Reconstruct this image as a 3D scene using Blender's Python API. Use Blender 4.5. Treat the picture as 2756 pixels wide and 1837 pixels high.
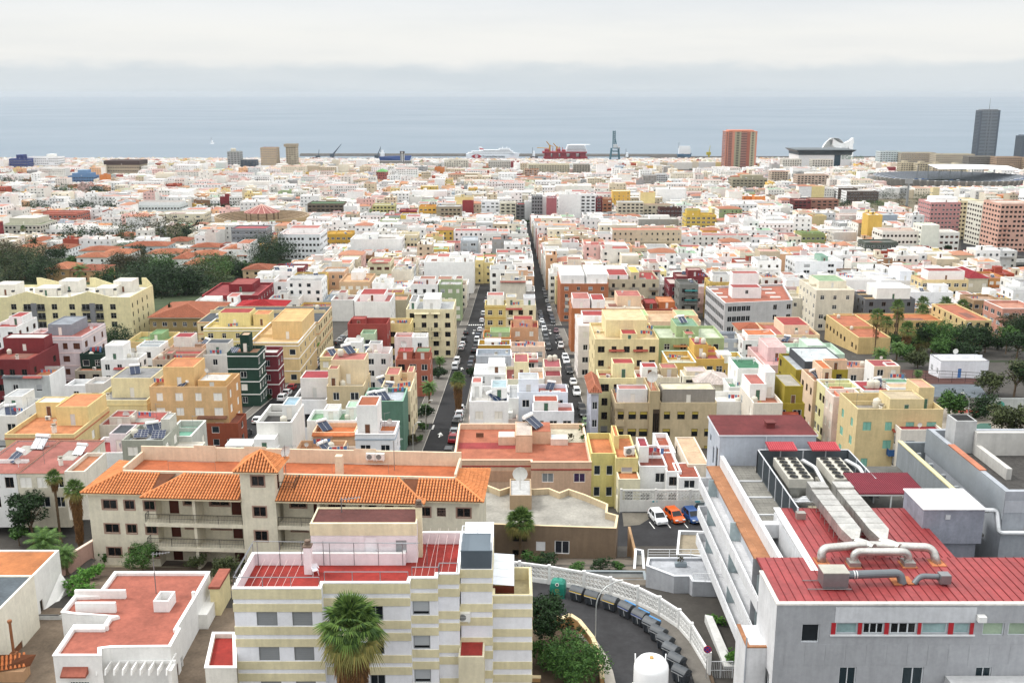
import bpy,math,random,bmesh
from mathutils import Vector,Matrix,noise
R=math.radians
rnd=random.Random(7)
for o in list(bpy.data.objects):bpy.data.objects.remove(o)
SC=bpy.context.scene
COL=SC.collection
# ------------------------------------------------------------------ camera
F,CX,CY,PITCH,CAMZ=2700.0,1378.0,918.5,R(13.9),150.0
cam=bpy.data.cameras.new('camera'); camo=bpy.data.objects.new('camera',cam); COL.objects.link(camo)
camo.location=(0,0,CAMZ); camo.rotation_euler=(R(90)-PITCH,0,0)
cam.sensor_width=36; cam.lens=F/2756*36; cam.clip_start=1; cam.clip_end=120000
SC.camera=camo
# ------------------------------------------------------------------ overcast sky
SUN_AZ,SUN_EL=R(-75),R(52)
world=bpy.data.worlds.new('World'); SC.world=world; world.use_nodes=True
wn=world.node_tree.nodes; wl=world.node_tree.links; wn.clear()
def wnode(t,**k):
 n=wn.new(t)
 for a,b in k.items():setattr(n,a,b)
 return n
wout=wnode('ShaderNodeOutputWorld'); wbg=wnode('ShaderNodeBackground'); wl.new(wbg.outputs[0],wout.inputs[0])
wbg.inputs[1].default_value=0.1
sky=wnode('ShaderNodeTexSky',sky_type='NISHITA',sun_disc=False,sun_elevation=SUN_EL,sun_rotation=SUN_AZ,air_density=1.0,dust_density=3.0,ozone_density=1.0)
tc=wnode('ShaderNodeTexCoord'); sep=wnode('ShaderNodeSeparateXYZ'); wl.new(tc.outputs['Generated'],sep.inputs[0])
def wmath(op,a,b=None,c=None):
 n=wnode('ShaderNodeMath',operation=op)
 for i,x in enumerate((a,b,c)):
  if x is None:continue
  if isinstance(x,(int,float)):n.inputs[i].default_value=x
  else:wl.new(x,n.inputs[i])
 return n.outputs[0]
def wramp(x,stops,interp='EASE'):
 n=wnode('ShaderNodeValToRGB'); wl.new(x,n.inputs[0]); e=n.color_ramp.elements; n.color_ramp.interpolation=interp
 while len(e)<len(stops):e.new(0.5)
 for i,(p,c) in enumerate(stops):
  e[i].position=p; e[i].color=(*c,1) if len(c)==3 else c
 return n.outputs[0]
zc=wmath('MAXIMUM',sep.outputs[2],0.0)
# cloud deck: darker streaks and lumps, stretched along the horizon; each noise works on direction only
mp=wnode('ShaderNodeMapping'); wl.new(tc.outputs['Generated'],mp.inputs[0]); mp.inputs['Scale'].default_value=(2.2,2.2,20)
n1=wnode('ShaderNodeTexNoise'); wl.new(mp.outputs[0],n1.inputs[0]); n1.inputs['Scale'].default_value=1.6; n1.inputs['Detail'].default_value=7; n1.inputs['Roughness'].default_value=.55
mp2=wnode('ShaderNodeMapping'); wl.new(tc.outputs['Generated'],mp2.inputs[0]); mp2.inputs['Scale'].default_value=(9,9,30); mp2.inputs['Location'].default_value=(3,1,2)
n2=wnode('ShaderNodeTexNoise'); wl.new(mp2.outputs[0],n2.inputs[0]); n2.inputs['Scale'].default_value=1.3; n2.inputs['Detail'].default_value=6; n2.inputs['Roughness'].default_value=.6
# overcast dome: brighter towards the zenith (about 2.3 times the horizon), the same in every direction
dome=wramp(zc,[(0.0,(5.7,5.95,6.15)),(0.03,(6.2,6.22,6.08)),(0.055,(6.25,6.27,6.12)),(0.10,(5.6,5.85,6.15)),(0.35,(9.6,9.7,9.7)),(1.0,(16.6,16.6,16.4))],'LINEAR')
lump=wramp(n1.outputs[0],[(0.28,(0.93,0.945,0.96)),(0.66,(1.04,1.035,1.025))])
mul=wnode('ShaderNodeMix',data_type='RGBA',blend_type='MULTIPLY'); mul.inputs[0].default_value=.75; wl.new(dome,mul.inputs[6]); wl.new(lump,mul.inputs[7])
# a distant cloud bank lying on the horizon with an uneven upper edge
edge=wmath('MULTIPLY_ADD',n2.outputs[0],0.034,0.011)
bank=wmath('SUBTRACT',edge,zc)
bankf=wramp(wmath('MULTIPLY_ADD',bank,34.0,0.42),[(0.25,(0,0,0)),(0.75,(1,1,1))])
bankc=wramp(n1.outputs[0],[(0.35,(4.15,4.7,5.1)),(0.65,(4.7,5.15,5.45))])
mb_=wnode('ShaderNodeMix',data_type='RGBA'); wl.new(wmath('MULTIPLY',bankf,0.72),mb_.inputs[0]); wl.new(mul.outputs[2],mb_.inputs[6]); wl.new(bankc,mb_.inputs[7])
ms=wnode('ShaderNodeMix',data_type='RGBA'); ms.inputs[0].default_value=0.93; wl.new(sky.outputs[0],ms.inputs[6]); wl.new(mb_.outputs[2],ms.inputs[7])
wl.new(ms.outputs[2],wbg.inputs[0])
# ------------------------------------------------------------------ sun behind the cloud
sl=bpy.data.lights.new('sun','SUN'); sl.energy=1.5; sl.angle=R(11); sl.color=(1.0,.965,.91)
so=bpy.data.objects.new('sun',sl); COL.objects.link(so)
sdir=Vector((math.sin(SUN_AZ)*math.cos(SUN_EL),math.cos(SUN_AZ)*math.cos(SUN_EL),math.sin(SUN_EL)))
so.rotation_euler=sdir.to_track_quat('Z','Y').to_euler(); so.location=sdir*500
vs=SC.view_settings; vs.view_transform='Standard'; vs.look='None'; vs.exposure=0.58; vs.gamma=1; vs.use_curve_mapping=False
SC.render.engine='CYCLES'
cy=SC.cycles; cy.use_denoising=True; cy.max_bounces=5; cy.diffuse_bounces=3; cy.glossy_bounces=2; cy.transmission_bounces=2; cy.volume_bounces=0; cy.transparent_max_bounces=6
# ------------------------------------------------------------------ places
GP=[(0,99.6),(60,100.2),(80,101.0),(91,101.2),(104,98.2),(112,95.4),(116,92.9),(132,92.3),(140,90.5),(168,87),(200,83.2),(230,80.2),(286,74.8),(366,66.5),(500,55.5),(700,43),(1000,29),(1500,13.5),(2000,5.5),(2400,2.0),(2600,1.5),(90000,1.5)]
def G(y):
 for(a,b),(c,d) in zip(GP,GP[1:]):
  if y<=c:return b+(d-b)*(y-a)/(c-a)
 return 1.5
_c,_s=math.cos(PITCH),math.sin(PITCH)
def ray(u,v):
 a,b=(u-CX)/F,(CY-v)/F
 return Vector((a,_c+b*_s,-_s+b*_c))
def pz(u,v,z):
 d=ray(u,v); t=(z-CAMZ)/d.z
 return Vector((0,0,CAMZ))+d*t
def py(u,v,y):
 d=ray(u,v)
 return Vector((0,0,CAMZ))+d*(y/d.y)
def pg(u,v,h=0.0,ys=25.0):
 d=ray(u,v); lo,hi=20.0,30000.0
 f=lambda y:CAMZ+d.z*(y/d.y)-G(y)-h
 y=ys; st=1.0; prev=y
 while f(y)>0 and y<4000:prev=y; y+=st; st=max(1.0,y*.01)
 lo,hi=prev,y
 for _ in range(30):
  m=(lo+hi)/2
  if f(m)>0:lo=m
  else:hi=m
 return Vector((0,0,CAMZ))+d*(hi/d.y)
CROPS={'A':(0,720,3.0157),'B':(640,720,3.0157),'C':(1250,720,3.0157),'D':(1900,660,2.7033),'E':(0,380,2.5576),'F':(900,320,2.353),'G':(1850,240,2.5971),'N1':(0,1200,2.4614),'N2':(600,1200,2.4614),'N3':(1250,1200,2.4614),'N4':(1850,1200,2.4614),'N5':(1850,1000,2.5971),'P':(0,0,1.0)}
def px(crop,x,y):
 a,b,s=CROPS[crop]
 return a+x/s,b+y/s
 # ------------------------------------------------------------------ materials
MATS={}
def srgb(c):
 if isinstance(c,str):
  c=c.lstrip('#'); c=tuple(int(c[i:i+2],16)/255 for i in (0,2,4))
 return tuple(x/12.92 if x<=.04045 else ((x+.055)/1.055)**2.4 for x in c)
def mat(name,color,rough=.85,var=.12,streak=0.0,scale=1.0,metal=0.0,spec=.3,bump=0.0,attr=False,emit=0):
 """painted surface: colour broken by blotches (var), rain streaks (streak) and fine relief (bump)"""
 if name in MATS:return MATS[name]
 m=bpy.data.materials.new(name); m.use_nodes=True; MATS[name]=m
 nt=m.node_tree; N=nt.nodes; L=nt.links; b=N['Principled BSDF']
 col=srgb(color); b.inputs['Roughness'].default_value=rough; b.inputs['Metallic'].default_value=metal; b.inputs['Specular IOR Level'].default_value=spec
 m.diffuse_color=(*col,1)
 if attr:
  at=N.new('ShaderNodeAttribute'); at.attribute_name='col'; src=at.outputs[0]
 else:
  rgb=N.new('ShaderNodeRGB'); rgb.outputs[0].default_value=(*col,1); src=rgb.outputs[0]
 if var>0 or streak>0:
  geo=N.new('ShaderNodeNewGeometry')
  def layer(src,sc,lo,hi,det,vec=None):
   n=N.new('ShaderNodeTexNoise'); n.inputs['Scale'].default_value=sc; n.inputs['Detail'].default_value=det; n.inputs['Roughness'].default_value=.6
   if vec is not None:
    mp=N.new('ShaderNodeMapping'); mp.inputs['Scale'].default_value=vec; L.new(geo.outputs['Position'],mp.inputs[0]); L.new(mp.outputs[0],n.inputs[0])
   else:L.new(geo.outputs['Position'],n.inputs[0])
   r=N.new('ShaderNodeMapRange'); r.inputs[1].default_value=.3; r.inputs[2].default_value=.7; r.inputs[3].default_value=lo; r.inputs[4].default_value=hi; L.new(n.outputs[0],r.inputs[0])
   v=N.new('ShaderNodeVectorMath'); v.operation='SCALE'; L.new(src,v.inputs[0]); L.new(r.outputs[0],v.inputs[3])
   return v.outputs[0]
  if var>0:
   src=layer(src,.45*scale,1-var,1+var*.4,4)
   src=layer(src,3.1*scale,1-var*.6,1+var*.3,5)
  if streak>0:src=layer(src,1.0,1-streak,1.0,5,(2.3,2.3,.22))
 L.new(src,b.inputs['Base Color'])
 if bump>0:
  geo2=N.new('ShaderNodeNewGeometry'); n=N.new('ShaderNodeTexNoise'); n.inputs['Scale'].default_value=14*scale; n.inputs['Detail'].default_value=4; L.new(geo2.outputs['Position'],n.inputs[0])
  bp=N.new('ShaderNodeBump'); bp.inputs['Strength'].default_value=bump; bp.inputs['Distance'].default_value=.03; L.new(n.outputs[0],bp.inputs['Height']); L.new(bp.outputs[0],b.inputs['Normal'])
 if emit:b.inputs['Emission Strength'].default_value=emit
 return m
def dusty(c,k,l=0.0):
 c=c.lstrip('#'); v=[int(c[i:i+2],16) for i in (0,2,4)]; g=.3*v[0]+.59*v[1]+.11*v[2]
 return '#%02x%02x%02x'%tuple(max(0,min(255,int(x+(g-x)*k+l*(255-x)))) for x in v)
def dark(c,k):v=[int(c.lstrip('#')[i:i+2],16) for i in (0,2,4)]; return c if min(v)>215 else '#%02x%02x%02x'%tuple(int(x*k) for x in v)
def wallm(c):w=c==dark(c,.9); c=dusty(c,.16); return mat('wall_'+c.lstrip('#'),c,.9,.10 if w else.13,.08 if w else.15,bump=.15)
def roofm(c):c=dusty(dark(c,.9),.16); return mat('roof_'+c.lstrip('#'),c,.88,.3,0,1.0,bump=.2)
def trimm(c):return mat('trim_'+c.lstrip('#'),c,.7,.06)
def metalm(c,r=.45,me=.7):return mat('metal_%s_%d_%d'%(c.lstrip('#'),r*100,me*100),c,r,.1,0,metal=me,spec=.5)
def glassm(c='#1d2328'):return mat('glass_'+c.lstrip('#'),c,.15,.25,0,.8,spec=.35)
WHITE='#f0f0ee'
# ------------------------------------------------------------------ mesh builder
class MB:
 def __init__(s):s.v=[]; s.f=[]; s.m=[]; s.cols=None; s.T=None
 def add(s,vs,fs,mi=0):
  b=len(s.v)
  if s.T is not None:vs=[s.T@Vector(p) for p in vs]
  s.v.extend([tuple(p) for p in vs]); s.f.extend([tuple(i+b for i in f) for f in fs]); s.m.extend([mi]*len(fs))
 def quad(s,a,b,c,d,mi=0):s.add([a,b,c,d],[(0,1,2,3)],mi)
 def box(s,x0,x1,y0,y1,z0,z1,mi=0,bottom=True):
  vs=[(x0,y0,z0),(x1,y0,z0),(x1,y1,z0),(x0,y1,z0),(x0,y0,z1),(x1,y0,z1),(x1,y1,z1),(x0,y1,z1)]
  fs=[(0,1,5,4),(1,2,6,5),(2,3,7,6),(3,0,4,7),(4,5,6,7)]
  if bottom:fs.append((3,2,1,0))
  s.add(vs,fs,mi)
 def prism(s,poly,z0,z1,mi=0,zt=None,caps=True):
  n=len(poly); zt=zt or [z1]*n
  z0=z0 if isinstance(z0,(list,tuple)) else [z0]*n
  vs=[(p[0],p[1],z0[i]) for i,p in enumerate(poly)]+[(p[0],p[1],zt[i]) for i,p in enumerate(poly)]
  fs=[(i,(i+1)%n,n+(i+1)%n,n+i) for i in range(n)]
  if caps:fs+=[tuple(range(n,2*n)),tuple(range(n-1,-1,-1))]
  s.add(vs,fs,mi)
 def cyl(s,c,r,z0,z1,n=12,mi=0,r2=None,caps=True):
  r2=r if r2 is None else r2
  vs=[(c[0]+r*math.cos(2*math.pi*i/n),c[1]+r*math.sin(2*math.pi*i/n),z0) for i in range(n)]+[(c[0]+r2*math.cos(2*math.pi*i/n),c[1]+r2*math.sin(2*math.pi*i/n),z1) for i in range(n)]
  fs=[(i,(i+1)%n,n+(i+1)%n,n+i) for i in range(n)]
  if caps:fs+=[tuple(range(n,2*n)),tuple(range(n-1,-1,-1))]
  s.add(vs,fs,mi)
 def tube(s,pts,r,n=6,mi=0,caps=True):
  pts=[Vector(p) for p in pts]; rs=r if isinstance(r,(list,tuple)) else [r]*len(pts); vs=[]; fs=[]
  up=Vector((0,0,1))
  for i,p in enumerate(pts):
   d=(pts[min(i+1,len(pts)-1)]-pts[max(i-1,0)]).normalized()
   a=d.cross(up)
   if a.length<.05:a=d.cross(Vector((1,0,0)))
   a.normalize(); b=a.cross(d).normalized()
   for k in range(n):
    t=2*math.pi*k/n
    vs.append(p+(a*math.cos(t)+b*math.sin(t))*rs[i])
  for i in range(len(pts)-1):
   for k in range(n):
    fs.append((i*n+k,i*n+(k+1)%n,(i+1)*n+(k+1)%n,(i+1)*n+k))
  if caps:fs+=[tuple(range(n-1,-1,-1)),tuple((len(pts)-1)*n+k for k in range(n))]
  s.add(vs,fs,mi)
 def bar(s,a,b,w,mi=0):s.tube([a,b],w*.6,4,mi)
 def lathe(s,c,prof,n=16,mi=0):
  vs=[]; fs=[]
  for r,z in prof:
   for k in range(n):
    t=2*math.pi*k/n; vs.append((c[0]+r*math.cos(t),c[1]+r*math.sin(t),c[2]+z))
  for i in range(len(prof)-1):
   for k in range(n):fs.append((i*n+k,i*n+(k+1)%n,(i+1)*n+(k+1)%n,(i+1)*n+k))
  fs+=[tuple(range(n-1,-1,-1)),tuple((len(prof)-1)*n+k for k in range(n))]
  s.add(vs,fs,mi)
 def mesh(s,name,mats=(),smooth=False):
  me=bpy.data.meshes.new(name); me.from_pydata(s.v,[],s.f)
  for m in mats:me.materials.append(m)
  if any(s.m):me.polygons.foreach_set('material_index',s.m)
  if smooth:me.polygons.foreach_set('use_smooth',[True]*len(s.f))
  me.update()
  return me
 def build(s,name,mats,parent=None,loc=(0,0,0),rz=0.0,smooth=False):
  if not isinstance(mats,(list,tuple)):mats=[mats]
  return link(name,s.mesh(name,mats,smooth),parent,loc,rz)
def link(name,me,parent=None,loc=(0,0,0),rz=0.0,scale=None):
 o=bpy.data.objects.new(name,me); COL.objects.link(o); o.location=loc
 if rz:o.rotation_euler=(0,0,rz)
 if scale:o.scale=scale
 if parent:o.parent=parent
 return o
LABELS={}
def tag(o,label=None,cat=None,group=None,kind=None):
 if label:
  o['label']=label
  if label in LABELS and not group:print('DUPLICATE LABEL',label)
  LABELS[label]=o
 if cat:o['category']=cat
 if group:o['group']=group
 if kind:o['kind']=kind
 return o
def empty(name,loc=(0,0,0),rz=0.0,label=None,cat=None,group=None):
 o=bpy.data.objects.new(name,None); COL.objects.link(o); o.location=loc; o.rotation_euler=(0,0,rz); o.empty_display_size=.5
 return tag(o,label,cat,group)
def copy_tree(o,parent=None,kids=None):
 c=o.copy(); COL.objects.link(c); c.parent=parent
 for ch in o.children:copy_tree(ch,c)
 return c
def struct(name,mb,m,**k):return tag(mb.build(name,m,**k),kind='structure')
# a flat wall with real openings: local x along the wall, z up; openings (x0, z0, x1, z1) get reveals 'dep' deep
def wall_face(mb,p,ang,W,H,ops=(),dep=.16,mi=0,z0=0.0,rmi=None):
 ca,sa=math.cos(ang),math.sin(ang)
 def T(x,d,z):return (p[0]+ca*x-sa*d,p[1]+sa*x+ca*d,p[2]+z)
 ops=[(max(.02,a),max(z0+.02,b),min(W-.02,c),min(H-.02,d)) for a,b,c,d in ops if c>.1 and a<W-.1 and d>z0+.1 and b<H-.1]
 xs=sorted({0.0,W,*[o[0] for o in ops],*[o[2] for o in ops]}); zs=sorted({z0,H,*[o[1] for o in ops],*[o[3] for o in ops]})
 for j in range(len(zs)-1):
  zm=(zs[j]+zs[j+1])/2; i=0
  row=[any(o[0]<(xs[k]+xs[k+1])/2<o[2] and o[1]<zm<o[3] for o in ops) for k in range(len(xs)-1)]
  while i<len(row):
   if row[i]:i+=1; continue
   k=i
   while k+1<len(row) and not row[k+1]:k+=1
   mb.quad(T(xs[i],0,zs[j]),T(xs[k+1],0,zs[j]),T(xs[k+1],0,zs[j+1]),T(xs[i],0,zs[j+1]),mi); i=k+1
 rm=mi if rmi is None else rmi
 for a,b,c,d in ops:
  mb.quad(T(a,0,b),T(c,0,b),T(c,dep,b),T(a,dep,b),rm); mb.quad(T(a,dep,d),T(c,dep,d),T(c,0,d),T(a,0,d),rm)
  mb.quad(T(a,0,b),T(a,dep,b),T(a,dep,d),T(a,0,d),rm); mb.quad(T(c,dep,b),T(c,0,b),T(c,0,d),T(c,dep,d),rm)
 return ops
 # ================================================================== kit: windows, roof pieces, houses, plants, cars
MESH={}
TEXT={}
for body_,size_ in (('El Corte Inglés',10.0),('Trasmediterranea',8.2)):
 cu=bpy.data.curves.new('lettering','FONT'); cu.body=body_; cu.size=size_; cu.extrude=.1; to=bpy.data.objects.new('lettering',cu); COL.objects.link(to)
 TEXT[body_]=bpy.data.meshes.new_from_object(to.evaluated_get(bpy.context.evaluated_depsgraph_get())); bpy.data.objects.remove(to)
def shared(key,fn):
 if key not in MESH:MESH[key]=fn()
 return MESH[key]
def window_mesh(style,frame,pane):
 def mk():
  b=MB(); t=.055
  if style in ('two','one','four','three','bars'):
   b.box(0,1,0,.3,0,t); b.box(0,1,0,.3,1-t,1); b.box(0,t,.01,.29,t,1-t); b.box(1-t,1,.01,.29,t,1-t)
   n={'two':1,'four':1,'three':2}.get(style,0)
   for k in range(n):x=(k+1)/(n+1); b.box(x-t*.45,x+t*.45,.02,.28,t,1-t)
   if style=='four':b.box(t,1-t,.03,.27,.6,.64)
   if style=='bars':
    for k in range(1,7):b.box(k/7-.012,k/7+.012,-.05,.0,.02,.98)
    b.box(0,1,-.06,-.01,.3,.33); b.box(0,1,-.06,-.01,.68,.71)
   b.quad((t,.2,t),(1-t,.2,t),(1-t,.2,1-t),(t,.2,1-t),1)
  elif style=='shut':
   for a in (0,.5):
    b.box(a+.01,a+.09,0,.3,0,1); b.box(a+.41,a+.49,0,.3,0,1); b.box(a+.09,a+.41,.01,.29,0,.08); b.box(a+.09,a+.41,.01,.29,.92,1)
    for k in range(6):z=.09+k*.14; b.add([(a+.09,.05,z),(a+.41,.05,z),(a+.41,.22,z+.13),(a+.09,.22,z+.13)],[(0,1,2,3)],0)
  elif style in ('roll','rolly'):
   b.box(0,1,0,.3,0,t); b.box(0,1,0,.3,1-t,1); b.box(0,t,.01,.29,t,1-t); b.box(1-t,1,.01,.29,t,1-t)
   for k in range(9 if style=='roll' else 4):
    z=1-t-(k+1)*.079; b.box(t,1-t,.08+.01*(k%2),.16,z,z+.077,2)
   b.quad((t,.2,t),(1-t,.2,t),(1-t,.2,1-t),(t,.2,1-t),1)
  elif style=='rolldown':
   b.box(0,1,0,.3,0,t); b.box(0,1,0,.3,1-t,1); b.box(0,t,.01,.29,t,1-t); b.box(1-t,1,.01,.29,t,1-t)
   for k in range(12):
    z=1-t-(k+1)*.074; b.box(t,1-t,.08+.012*(k%2),.16,z,z+.073,2)
  elif style=='door':
   b.box(0,.08,0,.3,0,1); b.box(.92,1,0,.3,0,1); b.box(.08,.92,.01,.29,.95,1); b.box(.08,.92,.12,.25,0,.95,1)
   b.box(.18,.82,.09,.12,.52,.88,1); b.box(.18,.82,.09,.12,.1,.44,1); b.box(.8,.86,.04,.12,.46,.49,0)
  elif style=='french':
   b.box(0,1,0,.3,.96,1); b.box(0,t,.01,.29,0,.96); b.box(1-t,1,.01,.29,0,.96); b.box(.47,.53,.02,.28,0,.96); b.box(t,1-t,.03,.27,0,.1); b.box(t,1-t,.03,.27,.7,.74)
   b.quad((t,.2,0),(1-t,.2,0),(1-t,.2,1),(t,.2,1),1)
  me=b.mesh('window',[trimm(frame),glassm(pane) if style not in ('door',) else trimm(pane),trimm({'rolldown':pane,'rolly':'#b3a04a'}.get(style,'#a9adb0'))])
  return me
 return shared(('win',style,frame,pane),mk)
def put_window(parent,p,ang,op,style='two',frame='#e8e8e6',pane='#1d2328',dep=.16,name=None):
 """op = (x0, z0, x1, z1) on a wall starting at p and running along ang"""
 a,b,c,d=op; ca,sa=math.cos(ang),math.sin(ang)
 o=link(name or ('door' if style=='door' else 'window'),window_mesh(style,frame,pane),parent,(p[0]+ca*a-sa*dep*.45,p[1]+sa*a+ca*dep*.45,p[2]+b),ang,(c-a,dep*1.6,d-b))
 return o
def antenna_mesh():
 b=MB(); b.tube([(0,0,0),(0,0,2.6)],.03,5); b.tube([(-.1,0,2.5),(.95,0,2.5)],.018,4)
 for k in range(6):x=.05+k*.17; b.tube([(x,-.3+.02*k,2.5),(x,.3-.02*k,2.5)],.012,4)
 return b.mesh('antenna',[metalm('#8b8d8f')])
def dish_mesh():
 b=MB(); b.tube([(0,0,0),(0,0,.9)],.035,5)
 n=12; vs=[(0,-.02,1.0)]; fs=[]
 for r,d in ((.22,.04),(.42,.13)):
  for k in range(n):t=2*math.pi*k/n; vs.append((r*math.cos(t),-.02-d,1.0+r*math.sin(t)-d*.3))
 for k in range(n):fs+=[(0,1+k,1+(k+1)%n),(1+k,1+n+k,1+n+(k+1)%n,1+(k+1)%n)]
 b.add(vs,fs); b.tube([(0,-.1,.62),(0,-.5,.95)],.02,4)
 return b.mesh('satellite_dish',[trimm('#d9d9d6')])
def tank_mesh():
 b=MB(); b.lathe((0,0,0),[(.5,0),(.56,.15),(.58,.6),(.56,1.05),(.45,1.2),(.2,1.28),(.18,1.36)],12); return b.mesh('water_tank',[trimm('#c9c4b6')],True)
def solar_mesh():
 b=MB(); b.add([(-.95,0,.25),(.95,0,.25),(.95,1.75,1.35),(-.95,1.75,1.35),(-.95,.05,.17),(.95,.05,.17),(.95,1.8,1.27),(-.95,1.8,1.27)],[(0,1,2,3),(0,4,5,1),(1,5,6,2),(2,6,7,3),(3,7,4,0)],1)
 for x in (-.95,0,.95):b.bar((x,-.01,.26),(x,1.76,1.37),.05)
 for x in (-.8,.8):b.bar((x,1.7,0),(x,1.7,1.4),.05); b.bar((x,0,0),(x,0,.25),.05)
 v0=len(b.v); b.T=Matrix.Translation((-1.0,1.95,1.5))@Matrix.Rotation(R(90),4,'Y'); b.cyl((0,0),.3,0,2.0,12,2); b.T=None
 return b.mesh('solar_water_heater',[metalm('#b9bbbd'),glassm('#22304a'),trimm('#e9e9e7')])
def pv_mesh():
 b=MB()
 for i in range(2):
  x=-1.05+i*1.07
  b.add([(x,0,.3),(x+1,0,.3),(x+1,1.5,1.1),(x,1.5,1.1),(x,.03,.25),(x+1,.03,.25),(x+1,1.53,1.05),(x,1.53,1.05)],[(0,1,2,3),(0,4,5,1),(1,5,6,2),(2,6,7,3),(3,7,4,0)],1)
  for k in range(5):y=k/4; b.bar((x,y*1.5,.3+y*.8+.01),(x+1,y*1.5,.3+y*.8+.01),.025)
  for k in (0,.5,1):b.bar((x+k,0,.31),(x+k,1.5,1.11),.03)
  b.bar((x+.5,1.45,0),(x+.5,1.45,1.05),.05)
 return b.mesh('solar_panel',[metalm('#c5c8cb'),glassm('#1b2747')])
def ac_mesh():
 b=MB(); b.box(-.42,.42,0,.32,.12,.74); b.box(-.36,-.28,.04,.28,0,.12); b.box(.28,.36,.04,.28,0,.12)
 n=12; vs=[(-.1+.25*math.cos(2*math.pi*k/n),-.006,.43+.25*math.sin(2*math.pi*k/n)) for k in range(n)]; b.add(vs,[tuple(range(n))],1)
 for k in range(4):b.box(-.36,.16,-.02,-.008,.25+k*.11,.265+k*.11)
 return b.mesh('air_conditioner',[trimm('#dcdcd8'),trimm('#55585a')])
def vent_mesh():
 b=MB(); b.box(-.28,.28,-.28,.28,0,1.1); b.box(-.36,.36,-.36,.36,1.1,1.2); b.box(-.2,.2,-.2,.2,1.2,1.45,1); b.box(-.34,.34,-.34,.34,1.45,1.55,1); return b.mesh('chimney',[wallm('#e6e2d8'),trimm('#8c8579')])
def clothes_mesh():
 b=MB(); rr=random.Random(3)
 for x in (-1.6,1.6):b.tube([(x,0,0),(x,0,1.7)],.03,5); b.tube([(x,-.5,1.65),(x,.5,1.65)],.025,4)
 for y in (-.4,0,.4):b.tube([(-1.6,y,1.66),(0,y,1.6),(1.6,y,1.66)],.008,3)
 x=-1.4
 while x<1.2:
  w=rr.uniform(.35,.7); h=rr.uniform(.5,1.0); m=rr.randrange(1,4); b.add([(x,-.4,1.6),(x+w,-.4,1.6),(x+w-.04,-.43,1.6-h),(x+w*.5,-.36,1.58-h),(x+.03,-.42,1.6-h)],[(0,1,2,3,4)],m); x+=w+.08
 return b.mesh('clothes_line',[metalm('#8b8d8f'),trimm('#dfe3ea'),trimm('#5b7ba8'),trimm('#b8454b')])
PIECES={'ant':('antenna',antenna_mesh),'dish':('satellite_dish',dish_mesh),'tank':('water_tank',tank_mesh),'sol':('solar_water_heater',solar_mesh),'pv':('solar_panel',pv_mesh),'ac':('air_conditioner',ac_mesh),'vent':('chimney',vent_mesh),'line':('clothes_line',clothes_mesh)}
def piece(kind,parent,loc,rz=0.0,s=1.0):
 nm,fn=PIECES[kind]
 return link(nm,shared(kind,fn),parent,loc,rz,(s,s,s))
def railing(b,pts,h=1.0,post=1.6,r=.022,mi=0,mid=1,bars=0.0):
 for p,q in zip(pts,pts[1:]):
  p=Vector(p); q=Vector(q); L=(q-p).length; n=max(1,round(L/post)); up=Vector((0,0,h))
  b.tube([p+up,q+up],r*1.3,5,mi)
  for k in range(mid):z=Vector((0,0,h*(k+1)/(mid+1))); b.tube([p+z,q+z],r*.8,4,mi)
  for k in range(n+1):a=p.lerp(q,k/n); b.tube([a,a+up],r,4,mi)
  if bars:
   m=int(L/bars)
   for k in range(m):a=p.lerp(q,(k+.5)/m); b.tube([a+Vector((0,0,.08)),a+up],r*.5,3,mi)
def parapet_ring(b,poly,z0,z1,t=.2,mi=0,rim=None,inner=None):
 """top edge and inside faces of a wall round a flat roof (poly counter-clockwise seen from above)"""
 n=len(poly); ins=[]
 for i in range(n):
  p0,p,p1=Vector(poly[i-1]),Vector(poly[i]),Vector(poly[(i+1)%n])
  d0,d1=(p-p0).normalized(),(p1-p).normalized(); n0,n1=Vector((-d0.y,d0.x)),Vector((-d1.y,d1.x))
  k=max(.3,1+n0.dot(n1)); ins.append(p+(n0+n1)*t/k)
 for i in range(n):
  j=(i+1)%n; a,c=poly[i],poly[j]; ia,ic=ins[i],ins[j]
  b.quad((a[0],a[1],z1),(c[0],c[1],z1),(ic.x,ic.y,z1),(ia.x,ia.y,z1),mi if rim is None else rim)
  b.quad((ic.x,ic.y,z0),(ia.x,ia.y,z0),(ia.x,ia.y,z1),(ic.x,ic.y,z1),mi if inner is None else inner)
 return [(p.x,p.y) for p in ins]
def coping(b,poly,z,out=.05,t=.28,h=.07,mi=0):
 n=len(poly)
 def off(dist):
  r=[]
  for i in range(n):
   p0,p,p1=Vector(poly[i-1]),Vector(poly[i]),Vector(poly[(i+1)%n])
   d0,d1=(p-p0).normalized(),(p1-p).normalized(); n0,n1=Vector((-d0.y,d0.x)),Vector((-d1.y,d1.x)); r.append(p+(n0+n1)*dist/max(.3,1+n0.dot(n1)))
  return r
 o,i_=off(-out),off(t-out)
 for i in range(n):
  j=(i+1)%n; a,c,d,e=o[i],o[j],i_[j],i_[i]
  b.add([(p.x,p.y,z) for p in (a,c,d,e)]+[(p.x,p.y,z+h) for p in (a,c,d,e)],[(4,5,6,7),(0,1,5,4),(2,3,7,6),(3,2,1,0)],mi)
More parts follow.
